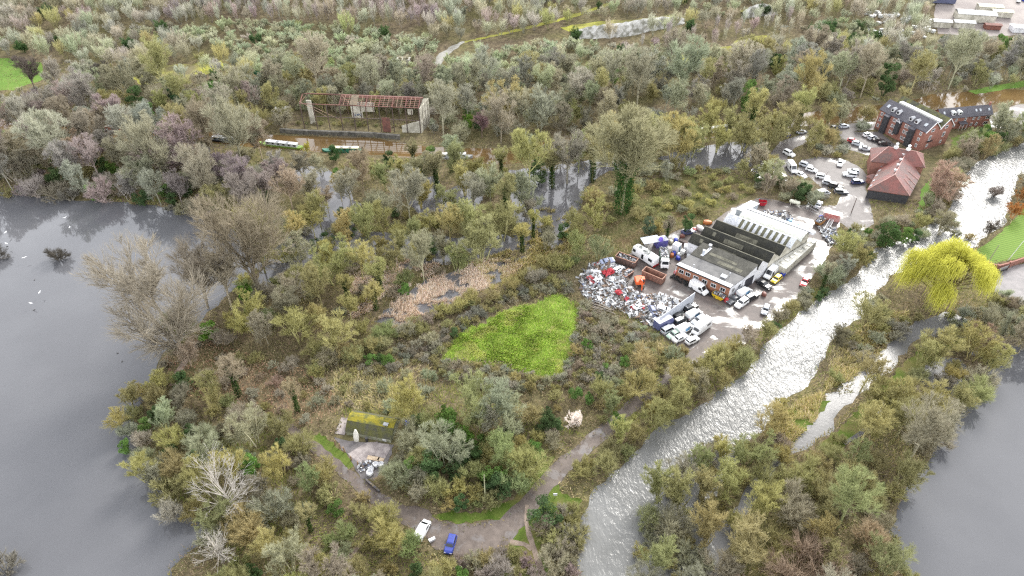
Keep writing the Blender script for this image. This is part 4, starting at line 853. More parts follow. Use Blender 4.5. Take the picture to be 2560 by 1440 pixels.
c = np.where(rus[j][:, None], pick([(.33,.23,.15), (.28,.18,.12), (.4,.31,.2)], len(j)), c)
ln = rg.uniform(.3, .95, len(j))*np.where(green[j], .3, 1)*np.where(straw[j], 1.3, 1)
V.append(blades(x[j], y[j], np.zeros(len(j)), ln, rg.uniform(.07, .2, len(j))*np.where(green[j], .7, 1), .85, az)); T.append(c)
cover('undergrowth', V, T, 'brambles and rank winter grass between the trees')
# meadow of bright tussocks
q = POLYS['meadow'][0]; n0 = 100000; x = rg.uniform(q[:, 0].min()-1, q[:, 0].max()+1, n0); y = rg.uniform(q[:, 1].min()-1, q[:, 1].max()+1, n0); k = pip(x+1.6*wob(x, y, .6, 61)+rg.normal(0, .5, n0), y+1.6*wob(x, y, .7, 62)+rg.normal(0, .5, n0), q); x, y = x[k], y[k]
tz = np.clip(wob(x, y, .9, 31)*.5+.35, 0, 1); az = wob(x, y, .25, 32)*2.5+rg.normal(0, .6, len(x)); st = wob(x, y, .35, 33)+.4*wob(x, y, 1.1, 34)
c = np.where(((st > .45) | (rg.random(len(x)) < .22))[:, None], pick([(.27,.29,.085), (.24,.29,.06), (.31,.31,.13)], len(x)), pick([(.17,.26,.045), (.21,.3,.05), (.14,.21,.035), (.27,.33,.07)], len(x)))
cover('meadow_grass', [blades(x, y, tz*.3, rg.uniform(.4, .9, len(x)), rg.uniform(.06, .15, len(x)), .9, az)], [1.3*c*(.78+.42*tz[:, None])], 'bright green tussocky grass in the meadow')
# reeds in the flooded ditch, and along the spit
V = []; T = []
for pts, n0, gate in (([(930,812),(1000,740),(1090,690),(1190,655),(1260,650),(1310,665),(1270,695),(1180,738),(1080,788),(1000,828)], 90000, -.05), ([(1180,660),(1330,600),(1440,570),(1480,590),(1400,660),(1300,710),(1230,730)], 60000, -.1), ([(870,690),(960,640),(1100,660),(1080,700),(960,760),(880,800)], 40000, .1),
                      ([(2060,980),(2090,880),(2200,780),(2270,780),(2200,880),(2130,950)], 40000, -.3), ([(1920,1080),(1960,1020),(2060,985),(2040,1050),(1970,1110)], 20000, -.1), ([(1270,520),(1430,520),(1440,590),(1330,640)], 15000, .4)):
    q = A(zone(pts)); x = rg.uniform(q[:, 0].min(), q[:, 0].max(), n0); y = rg.uniform(q[:, 1].min(), q[:, 1].max(), n0); k = pip(x, y, q) & (wob(x, y, .55, 41)+.6*wob(x, y, 1.6, 42) > gate); x, y = x[k], y[k]
    ok = np.ones(len(x), bool)
    for r_ in POLYS['river']: ok &= ~pip(x, y, r_)
    x, y = x[ok], y[ok]; az = wob(x, y, .1, 43)*3+rg.normal(0, .7, len(x)); hot = pts[0][0] in (930, 870)
    V.append(blades(x, y, np.zeros(len(x)), rg.uniform(.5, 1.5, len(x)), rg.uniform(.07, .17, len(x)), .75, az)); T.append(pick([(.54,.45,.36), (.62,.54,.46), (.42,.32,.23)], len(x)) if hot else pick([(.42,.35,.18), (.34,.3,.12), (.48,.4,.25), (.27,.26,.09)], len(x)))
cover('reeds', V, T, 'straw and ochre reeds in the flooded ditch and on the spit')
# ------------------------------------------------------------------ buildings
def part(mb, name, mats, root, label=None, smooth=False):
    l = Vector((0,0,0)); p = root
    while p is not None: l = l+p.location; p = p.parent
    mb.v = [tuple(Vector(q)-l) for q in mb.v]
    o = mb.build(name, mats, root, smooth)
    if label: o['label'] = label
    return o
def sub(mb, name, mats, par, root):  # a piece of a part (parts sit at the root's origin)
    mb.v = [tuple(Vector(q)-root.location) for q in mb.v]; return mb.build(name, mats, par)
def corr(name, col, col2, per=.18, rough=.8, scale=.5, lo=.4, hi=.62, along=(1,0,0), wet=None):
    m, nt, b = new_mat(name); v = objc(nt)
    f = ramp(nt, noise(nt, scale, 5, .65, v), [(lo, 0.0), (hi, 1.0)]); c = mix(nt, f, col, col2)
    f2 = ramp(nt, noise(nt, scale*7, 4, .7, v), [(.45, .8), (.6, 1.1)]); c = mix(nt, 1.0, c, f2, 'MULTIPLY')
    nt.links.new(c, b.inputs['Base Color']); b.inputs['Roughness'].default_value = rough
    d = nt.nodes.new('ShaderNodeVectorMath'); d.operation = 'DOT_PRODUCT'; nt.links.new(v, d.inputs[0]); d.inputs[1].default_value = along
    s = math_(nt, 'SINE', math_(nt, 'MULTIPLY', d.outputs['Value'], 6.283/per)); bump(nt, b, s, .5, .06)
    MATS[name] = m; return m
BRICK = PM('orange_brick', (.34,.15,.085), .85, (.22,.10,.065), 2.2, bmp=.2)
BRICK2 = PM('red_brick', (.30,.135,.10), .85, (.22,.10,.075), 1.5, bmp=.2)
WHITEW = PM('white_paint_wall', (.72,.72,.74), .7, (.55,.55,.57), .8)
CONC = PM('weathered_concrete', (.55,.52,.44), .85, (.33,.31,.25), .5, bmp=.2)
BLACKB = PM('black_boarding', (.028,.028,.032), .7, (.05,.05,.055), 2)
FRAME = PM('white_frame', (.78,.78,.78), .5)
SLATE = corr('slate_roof', (.055,.053,.068), (.085,.08,.095), .25, .55, .6)
MOSSR = corr('mossy_slate', (.13,.13,.045), (.06,.06,.045), .25, .9, .5)
ASB = corr('asbestos_roof', (.10,.095,.078), (.055,.053,.042), .16, .85, .35)
ASBD = corr('dark_mossed_roof', (.028,.028,.024), (.05,.048,.035), .16, .9, .4)
PATCH = corr('pale_roof_panel', (.2,.19,.14), (.10,.095,.07), .16, .8, .8)
FELT = PM('roof_felt', (.125,.122,.12), .7, (.075,.075,.076), .35, lo=.42, hi=.6)
WHR = corr('white_sheet_roof', (.72,.73,.68), (.52,.54,.40), .2, .5, .22, .48, .75)
WHS = corr('white_sheet_stripe', (.76,.77,.82), (.6,.62,.62), .2, .5, .3)
OLST = corr('translucent_sheet', (.17,.165,.10), (.12,.115,.07), .2, .6, .5)
def tile_mat():
    m, nt, b = new_mat('clay_tiles'); v = objc(nt)
    a = ramp(nt, noise(nt, .22, 5, .65, v, .6), [(.42, 0.0), (.58, 1.0)]); f = ramp(nt, noise(nt, 1.6, 4, .7, v), [(.4, 0.0), (.6, 1.0)])
    c = mix(nt, f, (.22,.08,.066), (.16,.058,.048)); c = mix(nt, a, c, mix(nt, f, (.09,.06,.055), (.15,.075,.06)))
    nt.links.new(c, b.inputs['Base Color']); b.inputs['Roughness'].default_value = .5
    wv = nt.nodes.new('ShaderNodeTexWave'); wv.bands_direction = 'Z'; wv.inputs['Scale'].default_value = 1.6; nt.links.new(v, wv.inputs['Vector']); bump(nt, b, wv.outputs['Fac'], .3, .05); return m
TILE = tile_mat(); RIDGE = PM('pale_ridge_tiles', (.55,.33,.29), .6, (.42,.24,.2), 1)
LEADF = PM('lead_grey', (.3,.31,.33), .5)
RUST = PM('rusty_steel', (.22,.085,.06), .8, (.14,.06,.045), 1.3, bmp=.2)
RUST2 = PM('red_oxide', (.2,.085,.065), .8, (.12,.06,.05), .7)
DARKST = PM('dark_steel', (.07,.055,.05), .7, (.12,.075,.06), 1)
WOODM = PM('grey_timber', (.33,.29,.23), .85, (.22,.19,.15), 2)
GREYP = PM('grey_panel', (.44,.46,.50), .45, (.37,.39,.43), .5)
ALU = PM('bare_aluminium', (.62,.63,.65), .35, (.5,.51,.53), 1, metal=.5)

# --- scrapyard workshop range, in its own (slightly skewed) frame
WO = Vector((45.7, 148.14, 0)); WU = Vector((.7798, -.6261, 0)); WV = Vector((.6261, .7798, 0))
def S(u, v, z=0): return WO+WU*(u+.23*v)+WV*v+Vector((0, 0, z))
def window_on(root, a, b, z0, z1, out, fr=.12, glass=None, name='window', mull=1):
    """frame with a recessed pane between wall points a and b; out = outward direction"""
    a, b = Vector(a), Vector(b); d = (b-a).normalized(); o = out*.06; up = Vector((0, 0, 1)); L = (b-a).length
    m = MB()
    def slab(p, q, zz0, zz1): m.hexa([p-o*.2+up*zz0, q-o*.2+up*zz0, q+o+up*zz0, p+o+up*zz0], [p-o*.2+up*zz1, q-o*.2+up*zz1, q+o+up*zz1, p+o+up*zz1])
    slab(a, b, z0, z0+fr); slab(a, b, z1-fr, z1); slab(a, a+d*fr, z0+fr, z1-fr); slab(b-d*fr, b, z0+fr, z1-fr)
    for k in range(mull): c = a+d*L*(k+1)/(mull+1); slab(c-d*fr*.3, c+d*fr*.3, z0+fr, z1-fr)
    w_ = part(m, name, FRAME, root)
    g = MB(); p, q = a+d*fr+o*.45, b-d*fr+o*.45; g.poly([p+up*(z0+fr), q+up*(z0+fr), q+up*(z1-fr), p+up*(z1-fr)]); l = root.location; g.v = [tuple(Vector(x)-l) for x in g.v]
    gp = g.build('pane', glass or GLASS, w_); return w_
outF = -WV
ofc = empty('brick_workshop', S(0, 0)); tag(ofc, 'flat roofed orange brick workshop with tyres heaped along its front', 'workshop')
m = MB(); m.hexa([S(0,0), S(15.4,0), S(15.4,.25), S(0,.25)], [S(0,0,4), S(15.4,0,4), S(15.4,.25,4), S(0,.25,4)]); m.hexa([S(0,.25), S(.25,.25), S(.25,5.6), S(0,5.6)], [S(0,.25,4), S(.25,.25,4), S(.25,5.6,4.5), S(0,5.6,4.5)]); part(m, 'brick_wall', BRICK, ofc)
m = MB(); m.hexa([S(15.15,.25), S(15.4,.25), S(15.4,5.6), S(15.15,5.6)], [S(15.15,.25,4), S(15.4,.25,4), S(15.4,5.6,4.5), S(15.15,5.6,4.5)]); part(m, 'side_wall', WHITEW, ofc, 'white painted side wall')
m = MB(); m.hexa([S(-.3,-.35,4.0), S(15.7,-.35,4.0), S(15.7,5.5,4.55), S(-.3,5.5,4.55)], [S(-.3,-.35,4.2), S(15.7,-.35,4.2), S(15.7,5.5,4.75), S(-.3,5.5,4.75)]); rf = part(m, 'roof', FELT, ofc)
m = MB(); m.hexa([S(-.2,-.3,4.21), S(15.6,-.3,4.21), S(15.6,1.0,4.33), S(-.2,1.0,4.33)], [S(-.2,-.3,4.24), S(15.6,-.3,4.24), S(15.6,1.0,4.36), S(-.2,1.0,4.36)]); sub(m, 'roof_edge_sheen', PM('wet_edge_sheen', (.8,.8,.8), .35, (.6,.6,.6), .5), rf, ofc)  # sheen of the wet front edge, painted as a near-white strip
m = MB(); m.hexa([S(-.42,-.42,3.85), S(15.8,-.42,3.85), S(15.8,-.34,3.85), S(-.42,-.34,3.85)], [S(-.42,-.42,4.1), S(15.8,-.42,4.1), S(15.8,-.34,4.1), S(-.42,-.34,4.1)]); part(m, 'gutter', PLAST, ofc)
m = MB(); c = S(11.8, 2.4, 4.75); m.box(c, (1.5,1.1,.4), 0, math.atan2(WU.y, WU.x)); part(m, 'roof_hatch', WHITEW, ofc)
for u in (4.0, 12.6):
    m = MB(); m.cyl(S(u, .8 if u < 5 else 3.6, 4.9), .09, 1.3, 0, 8); m.cyl(S(u, .8 if u < 5 else 3.6, 5.6), .2, .15, 0, 8); part(m, 'vent_pipe', LEADF, ofc)
for u in (.6, 2.6, 5.0, 7.6, 10.2, 12.9): window_on(ofc, S(u,-.02), S(u+1.5,-.02), 1.7, 3.0, outF)
for v in (1.2, 3.8): window_on(ofc, S(15.42,v), S(15.42,v+1.2), 1.4, 2.9, WU)
m = MB(); m.cyl(S(-.2,-.3,2.1), .07, 4, 0, 8); part(m, 'drainpipe', WHITEW, ofc)

pit = empty('pitched_workshop', S(0, 5.6)); tag(pit, 'grey asbestos pitched workshop joined behind the flat brick one, with roof flue', 'workshop')
m = MB(); m.poly([S(15.6,5.65,0), S(15.6,10.9,0), S(15.6,10.9,4.2), S(15.6,10.3,6.5), S(15.6,5.65,4.75)]); m.poly([S(-.3,5.65,0), S(-.3,5.65,4.75), S(-.3,10.3,6.5), S(-.3,10.9,4.2), S(-.3,10.9,0)]); m.poly([S(-.3,5.66,0), S(15.6,5.66,0), S(15.6,5.66,4.7), S(-.3,5.66,4.7)]); part(m, 'wall', WHITEW, pit)
m = MB(); m.hexa([S(-.5,5.55,4.72), S(15.8,5.55,4.72), S(15.8,10.3,6.5), S(-.5,10.3,6.5)], [S(-.5,5.55,4.9), S(15.8,5.55,4.9), S(15.8,10.3,6.68), S(-.5,10.3,6.68)]); m.hexa([S(-.5,10.3,6.5), S(15.8,10.3,6.5), S(15.8,11.1,4.3), S(-.5,11.1,4.3)], [S(-.5,10.3,6.68), S(15.8,10.3,6.68), S(15.8,11.2,4.4), S(-.5,11.2,4.4)]); rf = part(m, 'roof', ASB, pit)
for u0, u1, a, b in ((3.5, 11.5, .42, .58), (7, 14, .1, .3)):
    m = MB(); f = lambda t: (5.55+4.75*t, 4.9+1.78*t+.015); (va, za), (vb, zb) = f(a), f(b); m.hexa([S(u0,va,za), S(u1,va,za), S(u1,vb,zb), S(u0,vb,zb)], [S(u0,va,za+.02), S(u1,va,za+.02), S(u1,vb,zb+.02), S(u0,vb,zb+.02)]); sub(m, 'pale_panel', PATCH, rf, pit)
m = MB(); m.hexa([S(1.9,6.3,5.22), S(2.7,6.3,5.22), S(2.9,9.6,6.45), S(2.1,9.6,6.45)], [S(1.9,6.3,5.28), S(2.7,6.3,5.28), S(2.9,9.6,6.51), S(2.1,9.6,6.51)]); sub(m, 'flashing', WHITEW, rf, pit)
m = MB(); m.cyl(S(2.3,6.9,6.1), .33, 1.7, 0, 12); part(m, 'flue', PM('galvanised', (.6,.64,.72), .4, metal=.2), pit)
m = MB(); m.cyl(S(2.5,9.0,6.9), .12, 1.4, 0, 8); m.cyl(S(2.5,9.0,7.7), .5, .35, 0, 12); part(m, 'cowl', LEADF, pit)
m = MB(); m.hexa([S(15.62,6.4), S(15.62,10.0), S(15.7,10.0), S(15.7,6.4)], [S(15.62,6.4,3.3), S(15.62,10.0,3.3), S(15.7,10.0,3.3), S(15.7,6.4,3.3)]); part(m, 'door', PM('dark_shutter', (.04,.04,.05), .6), pit)
def saw(v0, vr, v1, u0, u1, z0, zr, name, label, front, back, gable):
    b_ = empty(name, S(u0, v0)); tag(b_, label, 'shed')
    m = MB(); t = .02
    for u in (u0+.1, u1-.1): m.poly([S(u,v0,0), S(u,v1,0), S(u,v1,z0-.02), S(u,vr,zr-.05), S(u,v0,z0-.02)])
    m.poly([S(u0+.1,v0+.03,0), S(u1-.1,v0+.03,0), S(u1-.1,v0+.03,z0-.03), S(u0+.1,v0+.03,z0-.03)]); m.poly([S(u0+.1,v1-.05,0), S(u1-.1,v1-.05,0), S(u1-.1,v1-.05,z0-.03), S(u0+.1,v1-.05,z0-.03)]); part(m, 'wall', gable, b_)
    m = MB(); m.hexa([S(u0,v0+.05,z0), S(u1,v0+.05,z0), S(u1,vr,zr), S(u0,vr,zr)], [S(u0,v0-.05,z0+.08), S(u1,v0-.05,z0+.08), S(u1,vr-.02,zr+.1), S(u0,vr-.02,zr+.1)]); rf = part(m, 'front_slope', front, b_)
    m = MB(); m.hexa([S(u0,vr+.02,zr), S(u1,vr+.02,zr), S(u1,v1-.12,z0), S(u0,v1-.12,z0)], [S(u0,vr+.02,zr+.1), S(u1,vr+.02,zr+.1), S(u1,v1-.1,z0+.1), S(u0,v1-.1,z0+.1)]); part(m, 'rear_slope', back, b_)
    m = MB(); m.hexa([S(u0-.05,vr-.14,zr+.08), S(u1+.05,vr-.14,zr+.08), S(u1+.05,vr+.14,zr+.1), S(u0-.05,vr+.14,zr+.1)], [S(u0-.05,vr-.1,zr+.2), S(u1+.05,vr-.1,zr+.2), S(u1+.05,vr+.1,zr+.2), S(u0-.05,vr+.1,zr+.2)]); part(m, 'ridge_cap', PATCH if front is ASBD else WHITEW, b_)
    return b_, rf
def onface(v0, vr, z0, zr, ua, ub, a, b, off=.1):
    m = MB(); P_ = lambda u, t, e: S(u, v0-.05+(vr-v0)*t-e*.8, z0+.08+(zr-z0+.02)*t+e*.5); m.hexa([P_(ua,a,.0), P_(ub,a,.0), P_(ub,b,.0), P_(ua,b,.0)], [P_(ua,a,.03), P_(ub,a,.03), P_(ub,b,.03), P_(ua,b,.03)]); return m
for k, (v0, vr, v1, lab) in enumerate([(11.15, 12.8, 16.3, 'nearest dark mossed shed of the sawtooth range, behind the pitched workshop'), (16.35, 17.9, 21.3, 'middle dark mossed shed of the sawtooth range'), (21.35, 23.0, 26.4, 'rear dark mossed shed of the sawtooth range, beside the white striped one')]):
    b_, rf = saw(v0, vr, v1, -5.4, 15.45, 4.1, 6.6, 'sawtooth_shed', lab, ASBD, ASB, WHITEW if k < 1 else CONC); b_['group'] = 'dark sheds of the scrapyard'
    for ua, ub, a, b in ((( -2.6, -1.6, .35, .75), (3, 8.5, .35, .6)), ((-2.3, -1.4, .4, .8), (1.5, 7.2, .15, .6)), ((1.8, 8.2, .1, .55),))[k]: sub(onface(v0, vr, 4.1, 6.6, ua, ub, a, b), 'pale_panel', PATCH, rf, b_)
b_, rf = saw(26.45, 28.3, 31.5, -5.5, 15.3, 4.1, 6.6, 'striped_shed', 'white shed with a row of olive roof strips', WHS, WHR, CONC)
for k in range(9): u = -.9+k*1.72; sub(onface(26.45, 28.3, 4.1, 6.6, u, u+.85, .02, .97), 'olive_strip', OLST, rf, b_)
whs = empty('white_warehouse', S(-4, 31.6)); tag(whs, 'long cream white warehouse roof with a dark box gutter, rearmost of the range', 'warehouse')
m = MB(); prof = [(31.55, 3.9), (31.75, 4.6), (32.1, 5.3), (32.6, 5.9), (33.2, 6.35), (33.8, 6.6)]
for i in range(5): (a, za), (b, zb) = prof[i], prof[i+1]; m.poly([S(-4,a,za), S(15.2,a,za), S(15.2,b,zb), S(-4,b,zb)])
part(m, 'curved_roof', WHR, whs, smooth=True)
m = MB(); m.hexa([S(-4,33.8,6.2), S(15.6,33.8,6.2), S(15.6,34.35,6.2), S(-4,34.35,6.2)], [S(-4,33.8,6.35), S(15.6,33.8,6.35), S(15.6,34.35,6.35), S(-4,34.35,6.35)]); part(m, 'gutter', PLAST, whs)
m = MB(); m.hexa([S(-4.1,34.36,5.8), S(16.6,34.36,5.8), S(16.6,35.4,5.8), S(-4.1,35.4,5.8)], [S(-4.1,34.36,6.6), S(16.6,34.36,6.6), S(16.6,35.4,6.6), S(-4.1,35.4,6.6)]); part(m, 'parapet', WHITEW, whs)
m = MB(); m.hexa([S(15.0,31.6), S(15.2,31.6), S(15.2,35.3), S(15.0,35.3)], [S(15.0,31.6,3.9), S(15.2,31.6,3.9), S(15.2,35.3,5.8), S(15.0,35.3,5.8)]); m.hexa([S(-4,35.1), S(15.2,35.1), S(15.2,35.3), S(-4,35.3)], [S(-4,35.1,5.8), S(15.2,35.1,5.8), S(15.2,35.3,5.8), S(-4,35.3,5.8)]); m.hexa([S(-4,31.6), S(-3.8,31.6), S(-3.8,35.1), S(-4,35.1)], [S(-4,31.6,3.9), S(-3.8,31.6,3.9), S(-3.8,35.1,5.8), S(-4,35.1,5.8)]); m.poly([S(15.15,31.6,3.9), S(15.15,34.3,5.9), S(15.15,33.8,6.6), S(15.15,32.6,5.9), S(15.15,31.75,4.6)]); part(m, 'wall', CONC, whs)
anx = empty('lean_to', S(15.6, 19)); tag(anx, 'low grey flat roofed lean-to with dark rooflights along the shed ends', 'lean-to')
m = MB(); m.hexa([S(15.62,19.2), S(19.2,18.6), S(16.9,37.5), S(15.62,37.5)], [S(15.62,19.2,2.8), S(19.2,18.6,2.6), S(16.9,37.5,2.6), S(15.62,37.5,2.8)]); part(m, 'wall', CONC, anx)
m = MB(); m.hexa([S(15.6,19.1,2.82), S(19.35,18.5,2.62), S(17.0,37.6,2.62), S(15.6,37.6,2.82)], [S(15.6,19.1,3.0), S(19.35,18.5,2.8), S(17.0,37.6,2.8), S(15.6,37.6,3.0)]); part(m, 'roof', corr('pale_cement_roof', (.5,.49,.45), (.36,.35,.3), .16, .6), anx)
for k in range(8): v = 20+k*2.15; m = MB(); m.hexa([S(16.3,v,2.98), S(17.6-.06*k,v,2.92), S(17.6-.06*k,v+.8,2.92), S(16.3,v+.8,2.98)], [S(16.3,v,3.03), S(17.6-.06*k,v,2.97), S(17.6-.06*k,v+.8,2.97), S(16.3,v+.8,3.03)]); part(m, 'rooflight', PM('dim_rooflight', (.13,.125,.09), .35), anx)
cabn = empty('site_cabin', S(-7.5, 41)); tag(cabn, 'white flat roofed site cabin at the far end of the white warehouse', 'cabin')
m = MB(); m.hexa([S(-8.7,38), S(-6.1,38), S(-6.1,45), S(-8.7,45)], [S(-8.7,38,2.8), S(-6.1,38,2.8), S(-6.1,45,2.8), S(-8.7,45,2.8)]); part(m, 'wall', PM('cabin_blue_grey', (.4,.45,.5), .6), cabn)
m = MB(); m.hexa([S(-8.85,37.8,2.8), S(-5.9,37.8,2.8), S(-5.9,45.2,2.8), S(-8.85,45.2,2.8)], [S(-8.85,37.8,3), S(-5.9,37.8,3), S(-5.9,45.2,3), S(-8.85,45.2,3)]); part(m, 'roof', WHITEW, cabn)
for v in (39.2, 42): window_on(cabn, S(-6.08,v), S(-6.08,v+1.2), 1.2, 2.2, WU)

# --- brick mill with twin gables
def gable_house(root, A0, B0, depth, ze, zr, wall, roof, back=None, over=.35, front_name='front_roof'):
    """a straight house: A0-B0 front wall line, depth behind it"""
    d = (B0-A0).normalized(); n = Vector((-d.y, d.x, 0)); up = Vector((0,0,1)); A1, B1 = A0+n*depth, B0+n*depth; mA, mB = A0+n*depth/2, B0+n*depth/2
    m = MB(); m.poly([A0, B0, B0+up*ze, A0+up*ze]); m.poly([B0, B1, B1+up*ze, mB+up*(zr-.05), B0+up*ze]); m.poly([B1, A1, A1+up*ze, B1+up*ze]); m.poly([A1, A0, A0+up*ze, mA+up*(zr-.05), A1+up*ze]); w_ = part(m, 'wall', wall, root)
    k = (zr-ze)/(depth/2); o = d*over; r_ = []
    for (p, q, a, b, s, nm, mt) in ((A0, B0, mA, mB, -1, front_name, roof), (A1, B1, mA, mB, 1, 'rear_roof', back or roof)):
        e = n*s*over; m = MB(); low = up*(ze-k*over); m.hexa([p-o+e+low, q+o+e+low, b+o+up*zr, a-o+up*zr], [p-o+e+low+up*.18, q+o+e+low+up*.18, b+o+up*(zr+.18), a-o+up*(zr+.18)]); r_.append(part(m, nm, mt, root))
    return d, n, w_, r_
mA, mB = Vector((137.4,237.6,0)), Vector((145.8,219.4,0)); mC = Vector((152.3,222.2,0)); mD = Vector((158.2,224.8,0))
mill = empty('brick_mill', mA); tag(mill, 'tall red brick mill with twin slate gables and black boarded bays', 'mill')
UP = Vector((0,0,1)); ZE, ZR = 7.6, 10.6
d, n, w1, r1 = gable_house(mill, mA, mB, 7.0, ZE, ZR, BRICK2, SLATE, MOSSR)
d, n, w2, r2 = gable_house(mill, mA+n*7.06, mB+n*7.06, 6.6, ZE, ZR, BRICK2, MOSSR, SLATE)
m = MB()
for A_, dep in ((mB, 7.0), (mB+n*7.06, 6.6)):
    for s in (0, 1):
        e0 = A_+n*(-.35 if s == 0 else dep+.35)+d*.42+UP*(ZE-.3); e1 = A_+n*dep/2+d*.42+UP*(ZR+.12); m.bar(e0, e1, .3)
part(m, 'bargeboard', FRAME, mill)
m = MB(); q0 = mA+n*7.6+UP*(ZE+1.5)+d*1.5; q1 = mB+n*7.6+UP*(ZE+1.5)-d*1.2; m.hexa([q0-n*.9, q1-n*.9, q1+n*.9, q0+n*.9], [q0-n*.9+UP*.7, q1-n*.9+UP*.7, q1+n*.9+UP*.7, q0+n*.9+UP*.7]); part(m, 'valley_plant', WHITEW, mill)
LL = (mB-mA).length
for t, wd in ((.2, 2.0), (.47, 1.7), (.76, 2.0)):        # boarded hoist bays
    c = mA+d*LL*t; bay = MB(); a, b = c-d*wd/2-n*1.2, c+d*wd/2-n*1.2; z0 = 0 if wd > 1.8 else 2.2; bay.hexa([a+UP*z0, b+UP*z0, b+n*1.2+UP*z0, a+n*1.2+UP*z0], [a+UP*6.6, b+UP*6.6, b+n*1.2+UP*6.6, a+n*1.2+UP*6.6]); bp = part(bay, 'boarded_bay', BLACKB, mill)
    rfm = MB(); mid = c-n*1.3; rfm.hexa([a-d*.15-n*.15+UP*6.6, b+d*.15-n*.15+UP*6.6, b+d*.15+n*1.6+UP*7.5, a-d*.15+n*1.6+UP*7.5], [a-d*.15-n*.15+UP*6.75, b+d*.15-n*.15+UP*6.75, b+d*.15+n*1.6+UP*7.65, a-d*.15+n*1.6+UP*7.65]); sub(rfm, 'bay_roof', SLATE, bp, mill)
    if wd < 1.8:
        g = MB(); g.bar(a-n*.35+UP*6.7, c-n*1.65+UP*8.3, .16); g.bar(b-n*.35+UP*6.7, c-n*1.65+UP*8.3, .16); g.bar(a-n*.4+UP*7.2, b-n*.4+UP*7.2, .14); sub(g, 'hoist_gable', FRAME, bp, mill)
for t in (.06, .34, .40, .60, .66, .92):
    for z in (1.0, 3.4, 5.6): c = mA+d*LL*t; window_on(mill, c-d*.45-n*.03, c+d*.45-n*.03, z, z+1.25, -n, .14)
for A_, dep in ((mB, 7.0), (mB+n*7.06, 6.6)):
    for z, hw in ((1.0, .5), (3.6, .6), (6.9, .75)): c = A_+n*dep/2+d*.03; window_on(mill, c-n*hw, c+n*hw, z, z+(1.9 if z == 3.6 else 1.2), d, .15)
bal = MB(); c = mB+n*3.5; bal.hexa([c-n*1.3+UP*3.3, c+n*1.3+UP*3.3, c+n*1.3+d*.7+UP*3.3, c-n*1.3+d*.7+UP*3.3], [c-n*1.3+UP*3.4, c+n*1.3+UP*3.4, c+n*1.3+d*.7+UP*3.4, c-n*1.3+d*.7+UP*3.4])
for s in range(9): q = c-n*1.3+n*2.6*s/8+d*.68; bal.bar(q+UP*3.4, q+UP*4.2, .05)
part(bal, 'balcony', PLAST, mill)
def on_roof(A_, d, n, dep, ze, zr, t, s, L_):  # point on the front slope
    return A_+d*L_*t+n*dep/2*s+UP*(ze+(zr-ze)*s+.18)
for t in (.22, .34, .62, .74):
    c = on_roof(mA, d, n, 7.0, ZE, ZR, t, .25, LL); m = MB(); m.hexa([c-d*.6-n*.5-UP*.1, c+d*.6-n*.5-UP*.1, c+d*.6+n*1.0-UP*.1, c-d*.6+n*1.0-UP*.1], [c-d*.6-n*.5+UP*.9, c+d*.6-n*.5+UP*.9, c+d*.6+n*1.0+UP*.9, c-d*.6+n*1.0+UP*.9]); dm = part(m, 'dormer', FRAME, mill)
    m = MB(); m.hexa([c-d*.8-n*.7+UP*.9, c+d*.8-n*.7+UP*.9, c+d*.8+n*1.2+UP*.9, c-d*.8+n*1.2+UP*.9], [c-n*.7+UP*1.4-d*.05, c-n*.7+UP*1.4+d*.05, c+n*1.2+UP*1.4+d*.05, c+n*1.2+UP*1.4-d*.05]); sub(m, 'dormer_roof', LEADF, dm, mill)
    m = MB(); m.poly([c-d*.45-n*.52+UP*.1, c+d*.45-n*.52+UP*.1, c+d*.45-n*.52+UP*.8, c-d*.45-n*.52+UP*.8]); sub(m, 'pane', GLASS, dm, mill)
for t in (.08, .9):
    c = on_roof(mA, d, n, 7.0, ZE, ZR, t, .45, LL); sl = (n*3.5+UP*(ZR-ZE)).normalized(); nn = (UP*3.5-n*(ZR-ZE)).normalized(); m = MB(); m.hexa([c-d*.5-sl*.6, c+d*.5-sl*.6, c+d*.5+sl*.6, c-d*.5+sl*.6], [x+nn*.1 for x in (c-d*.5-sl*.6, c+d*.5-sl*.6, c+d*.5+sl*.6, c-d*.5+sl*.6)]); part(m, 'skylight', PM('skylight_glass', (.5,.53,.56), .12), mill)
# --- cottage wing to its right
cA, cB = Vector((159.8,235.4,0)), Vector((181.0,239.2,0)); cot = empty('mill_cottages', cA); tag(cot, 'long two storey brick cottages with dark slate roof behind the mill', 'cottages')
d, n, w1, r1 = gable_house(cot, cA, cB, 5.2, 4.9, 7.4, BRICK2, SLATE); LC = (cB-cA).length
for t in (.14, .32, .5, .66, .76, .94):
    for z in (.8, 3.1): c = cA+d*LC*t; window_on(cot, c-d*(.45 if t < .9 else .9)-n*.03, c+d*(.45 if t < .9 else .9)-n*.03, z, z+1.2, -n, .14)
m = MB(); c = cA+d*LC*.45; m.hexa([c-d*1.6-n*1.6+UP*2.4, c+d*1.6-n*1.6+UP*2.4, c+d*1.6+UP*2.9, c-d*1.6+UP*2.9], [c-d*1.6-n*1.6+UP*2.55, c+d*1.6-n*1.6+UP*2.55, c+d*1.6+UP*3.05, c-d*1.6+UP*3.05]); pr = part(m, 'porch', SLATE, cot)
m = MB(); [m.bar(c+d*s-n*1.5, c+d*s-n*1.5+UP*2.4, .14) for s in (-1.4, 0, 1.4)]; sub(m, 'porch_posts', FRAME, pr, cot)
